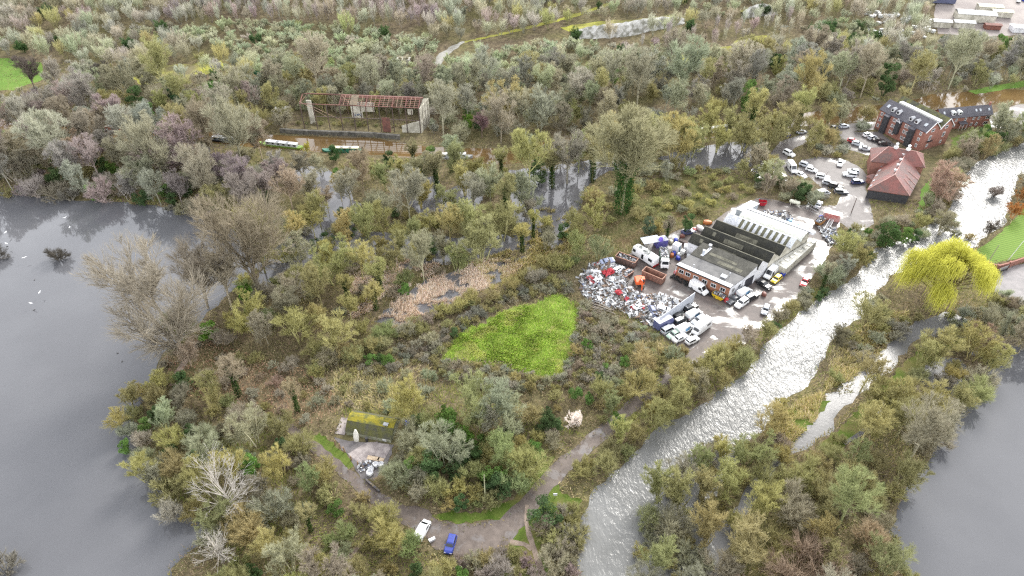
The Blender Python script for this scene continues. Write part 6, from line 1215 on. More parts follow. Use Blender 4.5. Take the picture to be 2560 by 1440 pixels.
VEH = [
 ('rack_van',1748,719,1.7,1.05,WHT,'white panel van with a roof rack beside the tyre heap','van'), ('high_van',1928,680,-1.1,1.05,WHT,'tall white panel van parked against the sheds near the yellow car','van'), ('hatch',1941,697,-1.1,1.0,YEL,'bright yellow hatchback next to the tall white van','car'),
 ('saloon',1910,711,1.6,1,BLK,'black saloon in front of the tall white van','car'), ('saloon',1834,749,-1.7,1,DGR,'dark grey saloon at the corner of the brick workshop','car'), ('suv',1854,757,-1.4,1,WHT,'white hatchback facing the camera beside the dark grey saloon','car'),
 ('panel_van',1861,730,1.8,-1,WHT,'white van with a blue side panel by the white end wall of the workshop','van'), ('estate',1880,741,1.8,-1,BLK,'black estate car with a pale roof, beside the blue-panelled white van','car'), ('hatch',1914,774,-.4,1,SIL,'silver hatchback alone by the river-side bushes','car'),
 ('saloon',2012,704,-.5,1,RED,'small red car half hidden on the riverside strip','car'),
 ('estate',1727,768,2,-1,BLK,'black estate at the right end of the grey screen wall','car'), ('panel_van',1735,785,2,-1,WHT,'white van with a blue side panel behind the grey screen wall','van'), ('hatch',1698,789,2,-1,BLK,'black hatchback tight against the grey screen wall','car'),
 ('mpv',1702,801,2,-1,BLK,'black people carrier with a pale roof in the row behind the screen wall','car'), ('panel_van',1712,820,2,-1,WHT,'plain white panel van in the middle of the crowded parking row','van'), ('mpv',1672,822,2,-1,SIL,'silver people carrier at the left of the crowded parking row','car'),
 ('suv',1747,801,-2,1,SIL,'silver car wedged beside the white camper','car'), ('hatch',1684,836,-2,1,LGR,'pale green hatchback at the bottom left of the parking row','car'), ('saloon',1700,844,2,-1,WHT,'white saloon beside the pale green hatchback','car'), ('hatch',1731,850,2,-1,WHT,'white hatchback at the bottom of the parking row under bare willows','car'),
 ('saloon',2047,511,.6,-1,SIL,'silver car with a dark door just outside the yard gate','car'), ('saloon',1721,579,2,-.4,NVY,'dark blue car among the junk behind the sheds','car'),
 ('small_van',1056,1324,.55,-1,WHT,'white van half hidden by bushes at the track parking place','van'), ('hatch',1126,1360,-.3,1,BLU,'blue hatchback on the muddy parking place by the track','car'),
 ('hatch',2100,408,-.1,1,WHT,'white hatchback driving alone across the car park','car'), ('suv',1973,383,1.4,.7,WHT,'white four by four on the access road','car'), ('high_van',1980,418,.7,1,WHT,'large white van on the access road','van'), ('estate',2015,412,1,.3,SIL,'silver estate under bare trees at the car park edge','car'), ('hatch',2029,424,1,.3,WHT,'white hatchback beside the silver estate at the car park edge','car'),
 ('saloon',2003,437,1,.6,WHT,'white car behind the large van, mostly under branches','car'), ('panel_van',1957,445,1,.6,WHT,'white van at the field edge of the access road','van'), ('estate',2057,441,1.6,.3,WHT,'white estate at the near side of the car park','car'), ('estate',2074,457,1.6,.3,SIL,'silver estate parked beside a black four by four','car'), ('suv',2089,465,1.6,.4,BLK,'black four by four between two estates','car'),
 ('estate',2103,479,1.6,.1,DGR,'dark green estate on the grass island of the car park','car'), ('minibus',2057,482,1,-.2,SIL,'silver van at the car park exit','van'), ('suv',2125,436,-1.4,-.2,WHT,'white car nearest the barn hedge','car'), ('hatch',2133,428,-1.4,-.2,SIL,'silver car behind the white one by the barn hedge','car'), ('estate',2145,454,1.6,-.1,NVY,'dark blue estate parked against the barn','car'),
 ('hatch',2169,336,1.4,-.4,WHT,'white car first in the row under the mill','car'), ('hatch',2181,343,1.4,-.4,SIL,'silver car second in the row under the mill','car'), ('saloon',2197,351,1.4,.2,BLK,'black car third in the row under the mill','car'), ('saloon',2212,359,1.4,.2,BLK,'black car last in the row under the mill','car'),
 ('hatch',2132,352,1.4,.3,RED,'dull red car in the mill forecourt','car'), ('hatch',2144,359,1.4,.3,SIL,'silver car next to the dull red one','car'), ('saloon',2164,371,1.4,.2,SIL,'silver saloon at the mouth of the mill forecourt','car'),
 ('hatch',2111,315,1.4,-.1,SIL,'silver car farthest right along the canal lane','car'), ('hatch',2088,319,1.4,-.2,DGR,'dark car among bushes on the canal lane','car'), ('hatch',2004,329,1.4,-.2,SIL,'silver car under bare trees on the canal lane','car'), ('hatch',1962,335,-1,-.4,BLU,'bright blue car at the canal lane bend','car'),
 ('hatch',2522,291,1,.1,DGR,'dark car under a bush on the cottage drive','car'), ('hatch',2530,311,1,.2,WHT,'white car on the cottage drive','car'),
 ('saloon',1518,652,1.6,-.4,(.2,.23,.33),'crushed blue-grey car on top of the scrap heap','car'), ('hatch',1528,703,-.4,1,(.6,.63,.64),'pale car shell half buried in the scrap heap','car'),
 ('hatch',1482,700,1,.6,(.3,.02,.03),'crushed dark red car on the left flank of the scrap heap','car'), ('estate',1545,672,1,-.8,(.55,.56,.57),'crushed grey estate on the back of the scrap heap','car'), ('saloon',1600,765,1,-.5,(.7,.71,.72),'crushed white car in the lower scrap heap','car'), ('hatch',1632,776,.5,.8,(.08,.1,.2),'crushed dark blue car at the right of the scrap heap','car'), ('hatch',1660,770,1,.2,(.72,.72,.73),'crushed white car next to the screen wall','car'),
 ('high_van',2409,11,-.7,1,WHT,'tall white van in the far works yard','van'), ('panel_van',2386,9,-.7,1,SIL,'grey van beside the works building','van'), ('saloon',2361,15,-.3,1,WHT,'white car alone at the left of the works yard','car'), ('hatch',2416,18,1,.2,WHT,'white car parked across the works yard vans','car'), ('hatch',2428,12,-.7,1,SIL,'silver car right of the tall works yard van','car'), ('small_van',2530,38,-.2,1,WHT,'white van by the blue tarpaulins in the works yard','van')]
for (k, px, py, dx, dy, c, lab, cat) in VEH:
    r0, hh = PROTOV[k]; r_ = r0 if k not in USED else copy_tree(r0); USED.add(k)
    z = {1518: 2.6, 1528: 1.3, 1482: 1.6, 1545: 1.9, 1600: .5, 1632: .5, 1660: .4}.get(px, 0); place(r_, px, py, dx, dy, hh+2*z, c, lab, cat); r_.location.z += z
    if px == 1518: r_.rotation_euler.x = .25; r_.scale = (.95, 1, .7)
    if px in (1482, 1545, 1600, 1632, 1660): r_.rotation_euler.x = .3*math.sin(px); r_.rotation_euler.y = .15; r_.scale = (.95, 1, .62)
    if px == 1528: r_.rotation_euler.y = .2; r_.scale = (.9, 1, .7)
    if px in (1735, 1861):
        m = MB(); [m.hexa([(-.6,s*1.0,.75), (.75,s*1.0,.75), (.75,s*1.01,.75), (-.6,s*1.01,.75)], [(-.6,s*.985,1.6), (.75,s*.985,1.6), (.75,s*1.0,1.6), (-.6,s*1.0,1.6)]) for s in (-1, 1)]; m.build('blue_panel', PM('sky_blue_vinyl', (.16,.42,.72), .4), r_)
    if px in (1880, 1702, 1727):
        m = MB(); m.box((-.75 if px != 1727 else -.9, 0, hh+.02), (1.7, 1.1, .04)); m.build('pale_roof', PM('pale_roof_slab', (.7,.71,.73), .3), r_)  # thin pale slab set on the roofs of these black cars
for k in PROTOV:
    assert k in USED, k

# --- larger vehicles and plant
coach = empty('motor_coach'); m = MB(); m.loft(rings([(-4.2,1.1,.5,2.9,.12), (-4.1,1.2,.45,3.0,.14), (3.4,1.2,.45,3.05,.16), (4.0,1.15,.5,2.9,.25), (4.3,1.02,.55,1.6,.2)])); m.build('body', PAINT, coach)
quadglass(coach, [(4.32,-.95,1.5), (4.32,.95,1.5), (4.02,.95,2.75), (4.02,-.95,2.75)], 'windscreen', .05)
for s in (-1, 1):
    for x0, x1 in ((2.6, 3.9), (-.4, .5), (-3.6, -2.0)): q = [(x0,s*1.21,1.5 if x0 != -.4 else .7), (x1,s*1.21,1.5 if x0 != -.4 else .7), (x1,s*1.2,2.5), (x0,s*1.2,2.5)]; quadglass(coach, q if s < 0 else q[::-1], 'side_window', .03)
m = MB(); rnd = random.Random(8); [m.box((rnd.uniform(-1.6,2.4), rnd.uniform(-.8,.8), 3.1+rnd.uniform(0,.2)), (rnd.uniform(.4,1.6),rnd.uniform(.15,.5),.12), 0, rnd.uniform(0,3)) for _ in range(20)]; m.build('roof_load', PM('dark_load', (.16,.17,.16), .8, (.5,.5,.48), 2, lo=.5, hi=.6), coach)
m = MB(); m.box((-4.25, 0, .5), (.3,2.3,.5)); m.build('rear_bumper', REDL, coach); wheels(coach, (-2.6, 2.6), 1.15, .45); place(coach, 1613, 640, -1.25, -.8, 3, WHT, 'long white motor coach with junk on its roof', 'coach')
lor = empty('tipper_lorry'); m = MB(); m.loft(rings([(1.6,1.15,.9,3.0,.1), (3.0,1.15,.9,3.05,.16), (3.35,1.15,.7,2.0,.12), (3.5,1.1,.55,1.6,.08)])); m.build('cab', PAINT, lor); quadglass(lor, [(3.36,-1.02,1.85), (3.36,1.02,1.85), (3.03,1.0,2.85), (3.03,-1.0,2.85)], 'windscreen', .06)
for s in (-1, 1): q = [(2.2,s*1.17,1.9), (3.1,s*1.17,1.9), (2.95,s*1.14,2.75), (2.2,s*1.14,2.75)]; quadglass(lor, q if s < 0 else q[::-1], 'side_window', .03); m = MB(); m.box((3.5,s*.85,.85), (.12,.35,.2)); m.build('headlight', LAMP, lor); m = MB(); m.box((3.2,s*1.35,2.3), (.12,.2,.5)); m.build('wing_mirror', PLAST, lor)
m = MB(); m.box((3.5,0,.75), (.1,2.1,.35)); m.build('bumper', PLAST, lor); m = MB(); m.box((-.6,0,.95), (7,.9,.25)); m.build('chassis', PLAST, lor)
m = MB(); m.box((-1.3,0,1.2), (5.2,2.3,.12)); [m.box((-1.3,s*1.13,1.95), (5.2,.1,1.5)) for s in (-1, 1)]; m.box((1.28,0,2.1), (.1,2.3,1.8)); m.box((-3.9,0,1.95), (.1,2.3,1.5)); [m.box((-3.5+k*.9,s*1.21,1.95), (.1,.08,1.5)) for k in range(6) for s in (-1, 1)]; m.build('tipper_body', PM('dark_green_steel', (.05,.10,.07), .6, (.08,.12,.10), 1.5), lor)
wheels(lor, (-3.0, -1.7, 2.5), 1.1, .5); place(lor, 1660, 648, .12, 1, 3, WHT, 'green tipper lorry with a white cab, loaded with scrap', 'lorry')
def shards(mb, cx, cy, cz, rx, ry, n, s0, s1, rnd, nm=5, hz=.35):
    for _ in range(n):
        a, b = rnd.uniform(-1, 1), rnd.uniform(-1, 1); mb.box((cx+a*rx, cy+b*ry, cz+rnd.uniform(0, hz)), (rnd.uniform(s0,s1), rnd.uniform(s0*.5,s1*.7), rnd.uniform(.02,.12)), rnd.choice([0,0,0,1,1,2,2,3,4] if nm == 5 else [0,0,1]), rnd.uniform(0,6), rnd.uniform(-.9,.9), rnd.uniform(-.9,.9))
SCR = [PM('scrap_white', (.72,.73,.74), .35, (.5,.5,.5), 1), PM('scrap_grey', (.34,.35,.36), .5, (.2,.2,.2), 1.5), PM('scrap_dark', (.06,.06,.062), .7, (.12,.11,.1), 2), PM('scrap_brown', (.2,.13,.09), .8, (.1,.08,.06), 2), PM('scrap_blue', (.1,.14,.28), .6, (.2,.22,.26), 2)]
def load(name, root, cx, cy, cz, rx, ry, n, label, cat='scrap'):
    m = MB(); m.box((cx,cy,cz), (rx*2,ry*2,.1), 2); shards(m, cx, cy, cz+.05, rx, ry, n, .25, .8, random.Random(n)); o = m.build(name, SCR); M = root.matrix_basis
    o.location = root.location; o.rotation_euler = root.rotation_euler; o['kind'] = 'stuff'; tag(o, label, cat); return o
bpy.context.view_layer.update()
load('scrap_load', lor, -1.3, 0, 2.5, 2.45, 1.0, 130, 'scrap metal filling the green tipper lorry')
def container(px, py, dx, dy, L, W, H, mat, label, name='scrap_container', fill=None):
    r = empty(name); m = MB(); m.box((0,0,.15), (L,W,.15)); [m.box((0,s*(W/2-.04),H/2+.1), (L,.08,H)) for s in (-1,1)]; [m.box((s*(L/2-.04),0,H/2+.1), (.08,W-.16,H)) for s in (-1,1)]; m.build('shell', mat, r)
    m = MB(); n = int(L/.6); [m.box((-L/2+.3+k*(L-.6)/(n-1), s*(W/2+.05), H/2+.1), (.12,.1,H-.1)) for k in range(n) for s in (-1,1)]; [m.box((s*(L/2+.05), y, H/2+.1), (.1,.12,H-.1)) for s in (-1,1) for y in (-W*.3, 0, W*.3)]; m.build('ribs', mat, r)
    m = MB(); [m.box((0,s*W/2,H+.14), (L+.2,.16,.12)) for s in (-1,1)]; [m.box((s*L/2,0,H+.141), (.16,W-.16,.12)) for s in (-1,1)]; m.build('top_rail', PM('worn_rust_rail', (.42,.24,.17), .7, (.3,.15,.1), 2), r)
    place(r, px, py, dx, dy, H, (1,1,1), label, 'container'); bpy.context.view_layer.update()
    if fill: load(fill[0], r, .3, 0, H*fill[1], L*.44, W*.42, fill[2], fill[3])
    return r
RC = PM('container_rust', (.27,.14,.10), .75, (.16,.085,.065), 1.2); RC2 = PM('container_dark_rust', (.16,.095,.075), .75, (.1,.065,.055), 1.2)
container(1566, 652, 2, .72, 6.0, 2.4, 2.0, RC2, 'dark rusty container part filled with white scrap', fill=('scrap_load', .78, 90, 'white scrap inside the dark rusty container'))
container(1634, 691, 2, .85, 6.2, 2.4, 2.0, RC, 'empty red-brown container beside the excavator')
container(1567, 687, 1.6, -1.1, 3.6, 1.8, 1.1, RC2, 'small rusty skip heaped with scrap, between heap and excavator', 'skip', ('scrap_load', .9, 60, 'scrap heaped in the small rusty skip'))
def skip(px, py, dx, dy, L, W, H, col, label, fill=None):
    r = empty('skip'); m = MB(); b = [Vector((x*L*.28,y*W*.46,.12)) for x, y in ((-1,-1),(1,-1),(1,1),(-1,1))]; t = [Vector((x*L*.5,y*W*.5,H)) for x, y in ((-1,-1),(1,-1),(1,1),(-1,1))]
    m.poly(b); [m.poly([b[i], b[(i+1)%4], t[(i+1)%4], t[i]]) for i in range(4)]; m.build('shell', PM('skip_'+('yellow' if col[1] > .3 else 'red' if col[1] < .1 else 'orange'), col, .55, tuple(q*.7 for q in col), 1.5), r)
    m = MB(); [m.bar(t[i], t[(i+1)%4], .12) for i in range(4)]; m.build('top_rail', DARKST, r); place(r, px, py, dx, dy, H, (1,1,1), label, 'skip'); bpy.context.view_layer.update()
    if fill: load('scrap_load', r, 0, 0, H*.9, L*.42, W*.4, 45, fill)
    return r
skip(1797, 741, 2, 1.0, 3.8, 1.8, 1.3, (.72,.48,.02), 'yellow skip full of scrap at the foot of the brick wall', 'pale scrap piled in the yellow skip')
skip(1906, 508, 1, .1, 2.6, 1.7, 1.4, (.5,.02,.04), 'bright red skip behind the white cabin')
skip(2049, 555, .9, -.6, 4, 1.9, 1.5, (.42,.2,.06), 'orange-brown skip with a white load by the yard gate', 'white rubble in the orange-brown skip')
ex = empty('excavator'); OR = PM('excavator_orange', (.75,.13,.03), .45, (.55,.09,.02), 2)
for s in (-1, 1):
    m = MB(); pr = [(-1.7,.35), (-1.45,.05), (1.45,.05), (1.7,.35), (1.45,.75), (-1.45,.75)]; m.hexa([Vector((x,s*1.0-.25,z)) for x, z in pr], [Vector((x,s*1.0+.25,z)) for x, z in pr]); m.build('track', PM('track_steel', (.07,.06,.055), .8, (.16,.12,.09), 3), ex)
m = MB(); m.box((0,0,.7), (1.4,1.6,.4)); m.cyl((0,0,.98), .6, .2); m.build('undercarriage', DARKST, ex)
m = MB(); m.loft(rings([(-1.5,1.0,1.1,2.1,.2), (-.9,1.2,1.1,2.25,.12), (1.0,1.2,1.1,2.0,.1), (1.2,1.1,1.1,1.8,.1)])); m.build('house', OR, ex); m = MB(); m.box((-1.25,0,1.5), (.6,2.2,.8)); m.build('counterweight', OR, ex)
m = MB(); m.box((.55,.72,2.25), (1.3,.85,1.5)); cb_ = m.build('operator_cab', OR, ex); quadglass(ex, [(1.21,.34,1.75), (1.21,1.1,1.75), (1.21,1.1,2.9), (1.21,.34,2.9)], 'cab_window', .02); quadglass(ex, [(1.1,1.15,1.8), (0,1.15,1.8), (0,1.15,2.9), (1.1,1.15,2.9)], 'cab_window', .02)
m = MB(); bp_ = [(.9,1.9), (2.0,3.7), (3.3,3.9)]; [m.bar(Vector((a[0],-.25,a[1])), Vector((b[0],-.25,b[1])), .55, 0, 4, .42) for a, b in zip(bp_, bp_[1:])]; m.build('boom', OR, ex); m = MB(); m.bar((3.2,-.25,4.0), (3.9,-.25,1.2), .42, 0, 4, .3); m.build('dipper_arm', OR, ex); m = MB(); m.bar((2.0,-.25,3.85), (3.2,-.25,4.15), .16, 0, 6); m.build('ram', ALU, ex)
m = MB(); [m.bar((3.9,-.25+.35*math.sin(a),1.2), (3.9+.55*math.cos(a),-.25+.55*math.sin(a),.55), .16) for a in np.linspace(0, 5.2, 5)]; m.box((3.9,-.25,1.2), (.4,.4,.4)); m.build('grab', DARKST, ex); place(ex, 1598, 706, .35, 1, 2.2, (1,1,1), 'orange tracked excavator reaching over the scrap heap', 'excavator')
bx = empty('box_lorry'); m = MB(); m.box((-.6,0,1.75), (4.6,2.1,2.3)); m.build('cargo_box', PAINT, bx); m = MB(); m.loft(rings([(1.75,1.0,.4,2.1,.1), (2.2,1.0,.4,2.1,.15), (2.75,1.0,.4,1.3,.12), (3.3,.9,.4,1.0,.1)])); m.build('cab', PAINT, bx); quadglass(bx, [(2.76,-.85,1.32), (2.76,.85,1.32), (2.24,.8,2.05), (2.24,-.8,2.05)], 'windscreen', .04); m = MB(); m.box((-.6,0,2.915), (4.5,2.0,.03)); m.build('pale_roof', PM('lilac_roof', (.55,.55,.62), .35), bx); wheels(bx, (-1.9, 2.4), 1.0, .36); place(bx, 1661, 806, 2, -1, 2.9, (.085,.095,.2), 'blue box lorry at the left end of the screen wall', 'lorry')
cp = empty('camper'); m = MB(); m.loft(rings([(-3.1,1.0,.45,2.7,.1), (-3.0,1.1,.4,2.8,.12), (1.3,1.1,.4,2.85,.14), (1.9,1.08,.4,2.6,.3), (2.1,1.05,.4,1.95,.2), (2.6,1.0,.4,1.25,.14), (3.1,.92,.45,1.0,.1)])); m.build('body', PAINT, cp); quadglass(cp, [(2.62,-.85,1.3), (2.62,.85,1.3), (2.12,.85,1.95), (2.12,-.85,1.95)], 'windscreen', .05)
for s in (-1, 1): q = [(-2.2,s*1.11,1.5), (-.6,s*1.11,1.5), (-.6,s*1.1,2.2), (-2.2,s*1.1,2.2)]; quadglass(cp, q if s < 0 else q[::-1], 'side_window', .03)
m = MB(); [m.box((x,0,2.88), (.6,.6,.1)) for x in (-2,-.6,.6)]; m.build('roof_vents', LEADF, cp); wheels(cp, (-1.7, 2.3), 1.0, .36); place(cp, 1754, 817, -1.5, 1.15, 2.6, WHT, 'long white camper van, largest in the parking row', 'camper')

# --- yard clutter
def block(name, px, py, dims, mat, label, cat, z=0, rz=0.0, extra=None, group=None):
    p = P(px, py, z+dims[2]*.4); r = empty(name, (p.x, p.y, terr(p.x,p.y)+z+.055), rz); m = MB(); m.box((0,0,dims[2]/2), dims); m.build('body', mat, r)
    for (nm, c, d_, mt) in (extra or []): m = MB(); m.box(c, d_, 0); m.build(nm, mt, r)
    return tag(r, label, cat, group)
sw = MB(); a, b = P(1645,821), P(1732,760); dv = (b-a).normalized(); nv = Vector((-dv.y, dv.x, 0)); sw.hexa([a, b, b+nv*.15, a+nv*.15], [a+UP*3.8, b+UP*4.0, b+nv*.15+UP*4.0, a+nv*.15+UP*3.8]); r = empty('screen_wall', a); tag(r, 'tall smooth grey screen wall between scrap heap and parked vehicles', 'wall'); part(sw, 'panel', GREYP, r)
for t in (.35, .6, .85): m = MB(); q = a.lerp(b, t)+nv*.3; m.box(q+UP*2.1, (.25,.25,4.4)); part(m, 'post', DARKST, r)
AZ = math.atan2(WU.y, WU.x)
cn = block('canopy', 1624, 617, (.1,.1,.1), DARKST, 'corrugated grey canopy roof beside the coach', 'canopy', rz=AZ+.95); m = MB(); m.box((0,0,2.6), (5.4,3.0,.1), 0, 0, 0, .08); m.build('roof', corr('canopy_sheet', (.5,.53,.6), (.42,.45,.5), .3, .4), cn); [MB.build((lambda m_: (m_.bar((x,y,0),(x,y,2.6),.12), m_)[1])(MB()), 'post', DARKST, cn) for x in (-2.5,2.5) for y in (-1.3,1.3)]
block('shipping_container', 1652, 607, (3.4,2.4,2.4), PM('indigo_steel', (.07,.06,.28), .5, (.12,.12,.3), 1), 'indigo steel container behind the canopy', 'container', rz=AZ+.95, extra=[('lid', (0,0,2.43), (3.5,2.5,.08), PM('lilac_roof', (.55,.55,.62)))])
m = MB(); m.cyl((0,0,.45), .75, .9, 0, 10, 'Z', .5); o = m.build('tarpaulin_bundle', PM('violet_sheet', (.16,.1,.5), .6)); p = P(1652,601,2.5); o.location = (p.x,p.y,2.55); tag(o, 'violet tarpaulin bundle on top of the indigo container', 'bundle')
block('kiosk', 1691, 621, (2.0,2.0,2.6), WHITEW, 'white cube kiosk with a pale hatch on its roof', 'kiosk', rz=AZ, extra=[('roof_hatch', (0,0,2.75), (1.3,1.0,.3), WHITEW), ('door', (1.02,0,1.1), (.06,.9,2.0), PM('teal_door', (.08,.2,.27), .5))])
for (x, y, z, lab) in ((1707, 630, 1.1, 'white liquid tank, upper of the stacked pair'), (1706, 631, 0, 'white liquid tank, lower of the stacked pair'), (1699, 638, 0, 'white liquid tank standing in front of the stacked pair')):
    block('liquid_tank', x, y, (1.2,1.0,1.0), PM('tank_plastic', (.68,.68,.64), .5), lab, 'tank', z, AZ, [('lid', (0,0,1.03), (.3,.3,.08), PLAST)], 'white liquid tanks by the kiosk')
block('trailer', 1724, 622, (3.4,1.9,1.6), WHITEW, 'pale boxy trailer with a grey lid against the dark sheds', 'trailer', rz=AZ+.4, extra=[('lid', (0,0,1.63), (3.2,1.8,.08), GREYP)])
block('cattle_trough', 1711, 607, (3,1.2,.9), DARKST, 'long dark trough behind the white kiosk', 'trough', rz=AZ)
for (x, y, c, lab) in ((1685, 633, 'blue', 'blue plastic crate in front of the kiosk'), (1695, 645, 'blue', 'blue bin beside the white tanks'), (1690, 600, 'blue', 'blue barrel pile behind the kiosk'), (1677, 604, 'cream', 'cream cabinet left of the blue barrels'), (1680, 638, 'orange', 'orange machine part by the tipper lorry'), (1705, 590, 'brown', 'rusty engine block behind the sheds'), (1692, 681, 'red', 'dark red crate at the workshop corner'), (1721, 640, 'white', 'white cooker by the workshop roof corner'), (1768, 556, 'orange', 'orange truck bed behind the dark sheds'), (1749, 570, 'white', 'white sheet panel stack behind the sheds'), (1735, 575, 'red', 'small red drum behind the sheds'), (1816, 750, 'red', 'bright red drum beside the yellow skip'), (1910, 735, 'brown', 'rust red oil tank by the river-side strip'), (1957, 685, 'blue', 'small blue and white bin behind the yellow car'), (1975, 553, 'sky', 'pale blue drum left of a pair behind the warehouse'), (1992, 563, 'sky', 'pale blue drum right of a pair behind the warehouse'), (2052, 543, 'blue', 'blue sheet heap on the gate-side skip'), (2543, 38, 'blue', 'blue tarpaulin heap in the far works yard'), (2554, 42, 'blue', 'blue tarpaulin heap cut by the right edge'), (1017, 1058, 'blue', 'small blue drum in the grass right of the hut')):
    cc = {'blue': (.03,.06,.42), 'cream': (.6,.56,.4), 'orange': (.5,.16,.04), 'brown': (.2,.08,.06), 'red': (.45,.03,.04), 'white': (.7,.7,.7), 'sky': (.3,.5,.65)}[c]; big = x in (1768, 1749, 2543, 2554)
    m = MB(); m.loft([[Vector((math.cos(a)*s*(1.0+.12*math.sin(a*3+x)), math.sin(a)*s*.8, z)) for a in np.linspace(0, 6.283, 9)[:-1]] for s, z in ((.62,0), (.66,.5), (.55,.95), (.2,1.05))]); o = m.build('junk_item', PM('junk_'+c, cc, .5, tuple(q*.6 for q in cc), 2)); p = P(x, y, .5); o.location = (p.x,p.y,terr(p.x,p.y)+.04); o.rotation_euler.z = x*.7; o.scale = (2.2,1.6,1.1) if big else (1.25,1.1,1.0); tag(o, lab, c if False else 'junk')
# scrap heap
hp = [P(a, b).xy[:] for a, b in ((1447,695),(1478,660),(1530,655),(1575,690),(1566,716),(1600,736),(1660,738),(1705,752),(1690,775),(1648,808),(1640,822),(1600,806),(1555,780),(1490,768),(1455,735))]; HPA = A(hp); rs = np.random.default_rng(5)
def heap_h(x, y):
    d = np.full(np.shape(x), 1e9); n = len(HPA)
    for i in range(n):
        a, b = HPA[i], HPA[(i+1)%n]; t = np.clip(((x-a[0])*(b[0]-a[0])+(y-a[1])*(b[1]-a[1]))/((b[0]-a[0])**2+(b[1]-a[1])**2), 0, 1); d = np.minimum(d, np.hypot(x-a[0]-t*(b[0]-a[0]), y-a[1]-t*(b[1]-a[1])))
    c = P(1500,690); k = np.exp(-((x-c.x)**2+(y-c.y)**2)/70); return np.minimum(d*.6, .5+2.2*k)*(1+.25*wob(x, y, .8, 50))
gx, gy = np.meshgrid(np.arange(HPA[:,0].min(), HPA[:,0].max(), .6), np.arange(HPA[:,1].min(), HPA[:,1].max(), .6)); ins = pip(gx.ravel(), gy.ravel(), HPA).reshape(gx.shape); hz = heap_h(gx, gy)*ins
mb = MB(); ny_, nx_ = gx.shape
for j in range(ny_-1):
    for i in range(nx_-1):
        if ins[j:j+2, i:i+2].all(): mb.poly([(gx[b,a], gy[b,a], hz[b,a]+.02) for b, a in ((j,i),(j,i+1),(j+1,i+1),(j+1,i))], 3 if (i*7+j*3)%5 else 2)
rnd = random.Random(2); n = 5200; xs_ = rs.uniform(HPA[:,0].min(), HPA[:,0].max(), n); ys_ = rs.uniform(HPA[:,1].min(), HPA[:,1].max(), n); k = pip(xs_, ys_, HPA); xs_, ys_ = xs_[k], ys_[k]; hh_ = heap_h(xs_, ys_)
for x, y, z in zip(xs_, ys_, hh_):
    s = rnd.choice((.2,.25,.3,.4,.6,.9,1.4)); mb.box((x, y, z+rnd.uniform(0,.25)), (s*rnd.uniform(.8,1.9), s*rnd.uniform(.25,.8), rnd.uniform(.02,.22)), rnd.choices((0,1,2,3,4), (29,24,27,16,4))[0], rnd.uniform(0,6), rnd.gauss(0,.45), rnd.gauss(0,.45))
o = mb.build('scrap_heap', SCR); tag(o, 'sprawling heap of white and grey scrap metal in the yard', 'scrap heap', kind='stuff')
mb = MB(); n = 0
for (px, py, s) in ((2072, 582, 22), (2085, 600, 14), (1930, 540, 18)):
    c = P(px, py); shards(mb, c.x, c.y, .1, 2.6 if px != 1930 else 6, 2.6, 260, .25, .9, random.Random(px), 5, .6)
o = mb.build('scrap_heap', SCR); tag(o, 'low scatter of pale scrap near the yard gate', 'scrap heap', kind='stuff')
def crumple(px, py, z, s, mat, label, name='crumpled_panel', cat='scrap panel'):
    r = random.Random(px*7+py); p = P(px, py, z); m = MB(); n = 6; g_ = [[Vector(((i/n-.5)*s*1.5+r.uniform(-.1,.1)*s, (j/n-.5)*s+r.uniform(-.1,.1)*s, r.uniform(0,.45)*s)) for i in range(n+1)] for j in range(n+1)]
    for j in range(n):
        for i in range(n): m.poly([g_[j][i], g_[j][i+1], g_[j+1][i+1], g_[j+1][i]])
    for e in ((0, 1), (n, -1)): m.poly([q-Vector((0,0,.3*s)) for q in g_[e[0]]]+g_[e[0]][::-1])
    o = m.build(name, mat); o.location = (p.x, p.y, z); o.rotation_euler.z = r.uniform(0,6); tag(o, label, cat); return o
REDP = PM('crushed_red', (.42,.025,.035), .4, (.28,.02,.03), 2)
for (px, py, s, lab) in ((1520,682,2.0,'largest crushed red car body on the scrap heap'), (1494,666,1.5,'red crushed panel at the back of the scrap heap'), (1547,731,1.3,'red crushed panel in front of the excavator'), (1566,748,1.0,'dark red panel in the middle of the lower scrap heap'), (1585,770,1.2,'red panel standing up in the lower scrap heap'), (1608,768,1.1,'pinkish red panel right of the standing red one')): crumple(px, py, float(heap_h(A([P(px,py).x]), A([P(px,py).y]))[0])+.2, s, REDP, lab)
crumple(1500, 736, .5, 2.1, PM('dark_green_tarp', (.04,.08,.075), .55, (.07,.12,.11), 1), 'dark green tarpaulin bundle on the scrap heap', 'tarpaulin', 'tarpaulin'); crumple(1505, 747, .3, 1.7, PM('yellow_tarp', (.7,.6,.03), .5), 'yellow sheet under the dark green tarpaulin', 'tarpaulin', 'tarpaulin')
rnd = random.Random(4)
for k in range(14):
    p = P(1495+rnd.uniform(-14,26), 776+rnd.uniform(-6,10)); a_ = rnd.choice((-.75,-.6,-.5,.8))+rnd.uniform(-.15,.15); L = rnd.uniform(3,5.5); dv = Vector((math.cos(a_), math.sin(a_), 0))*L/2; z = .2+.08*k; m = MB(); m.bar(-dv, dv+Vector((0,0,.3)), .2, 0, 6); o = m.build('timber_pole', WOODM); o.location = (p.x,p.y,z); tag(o, 'long timber pole in the loose pile below the scrap heap', 'pole', 'timber poles piled below the scrap heap')
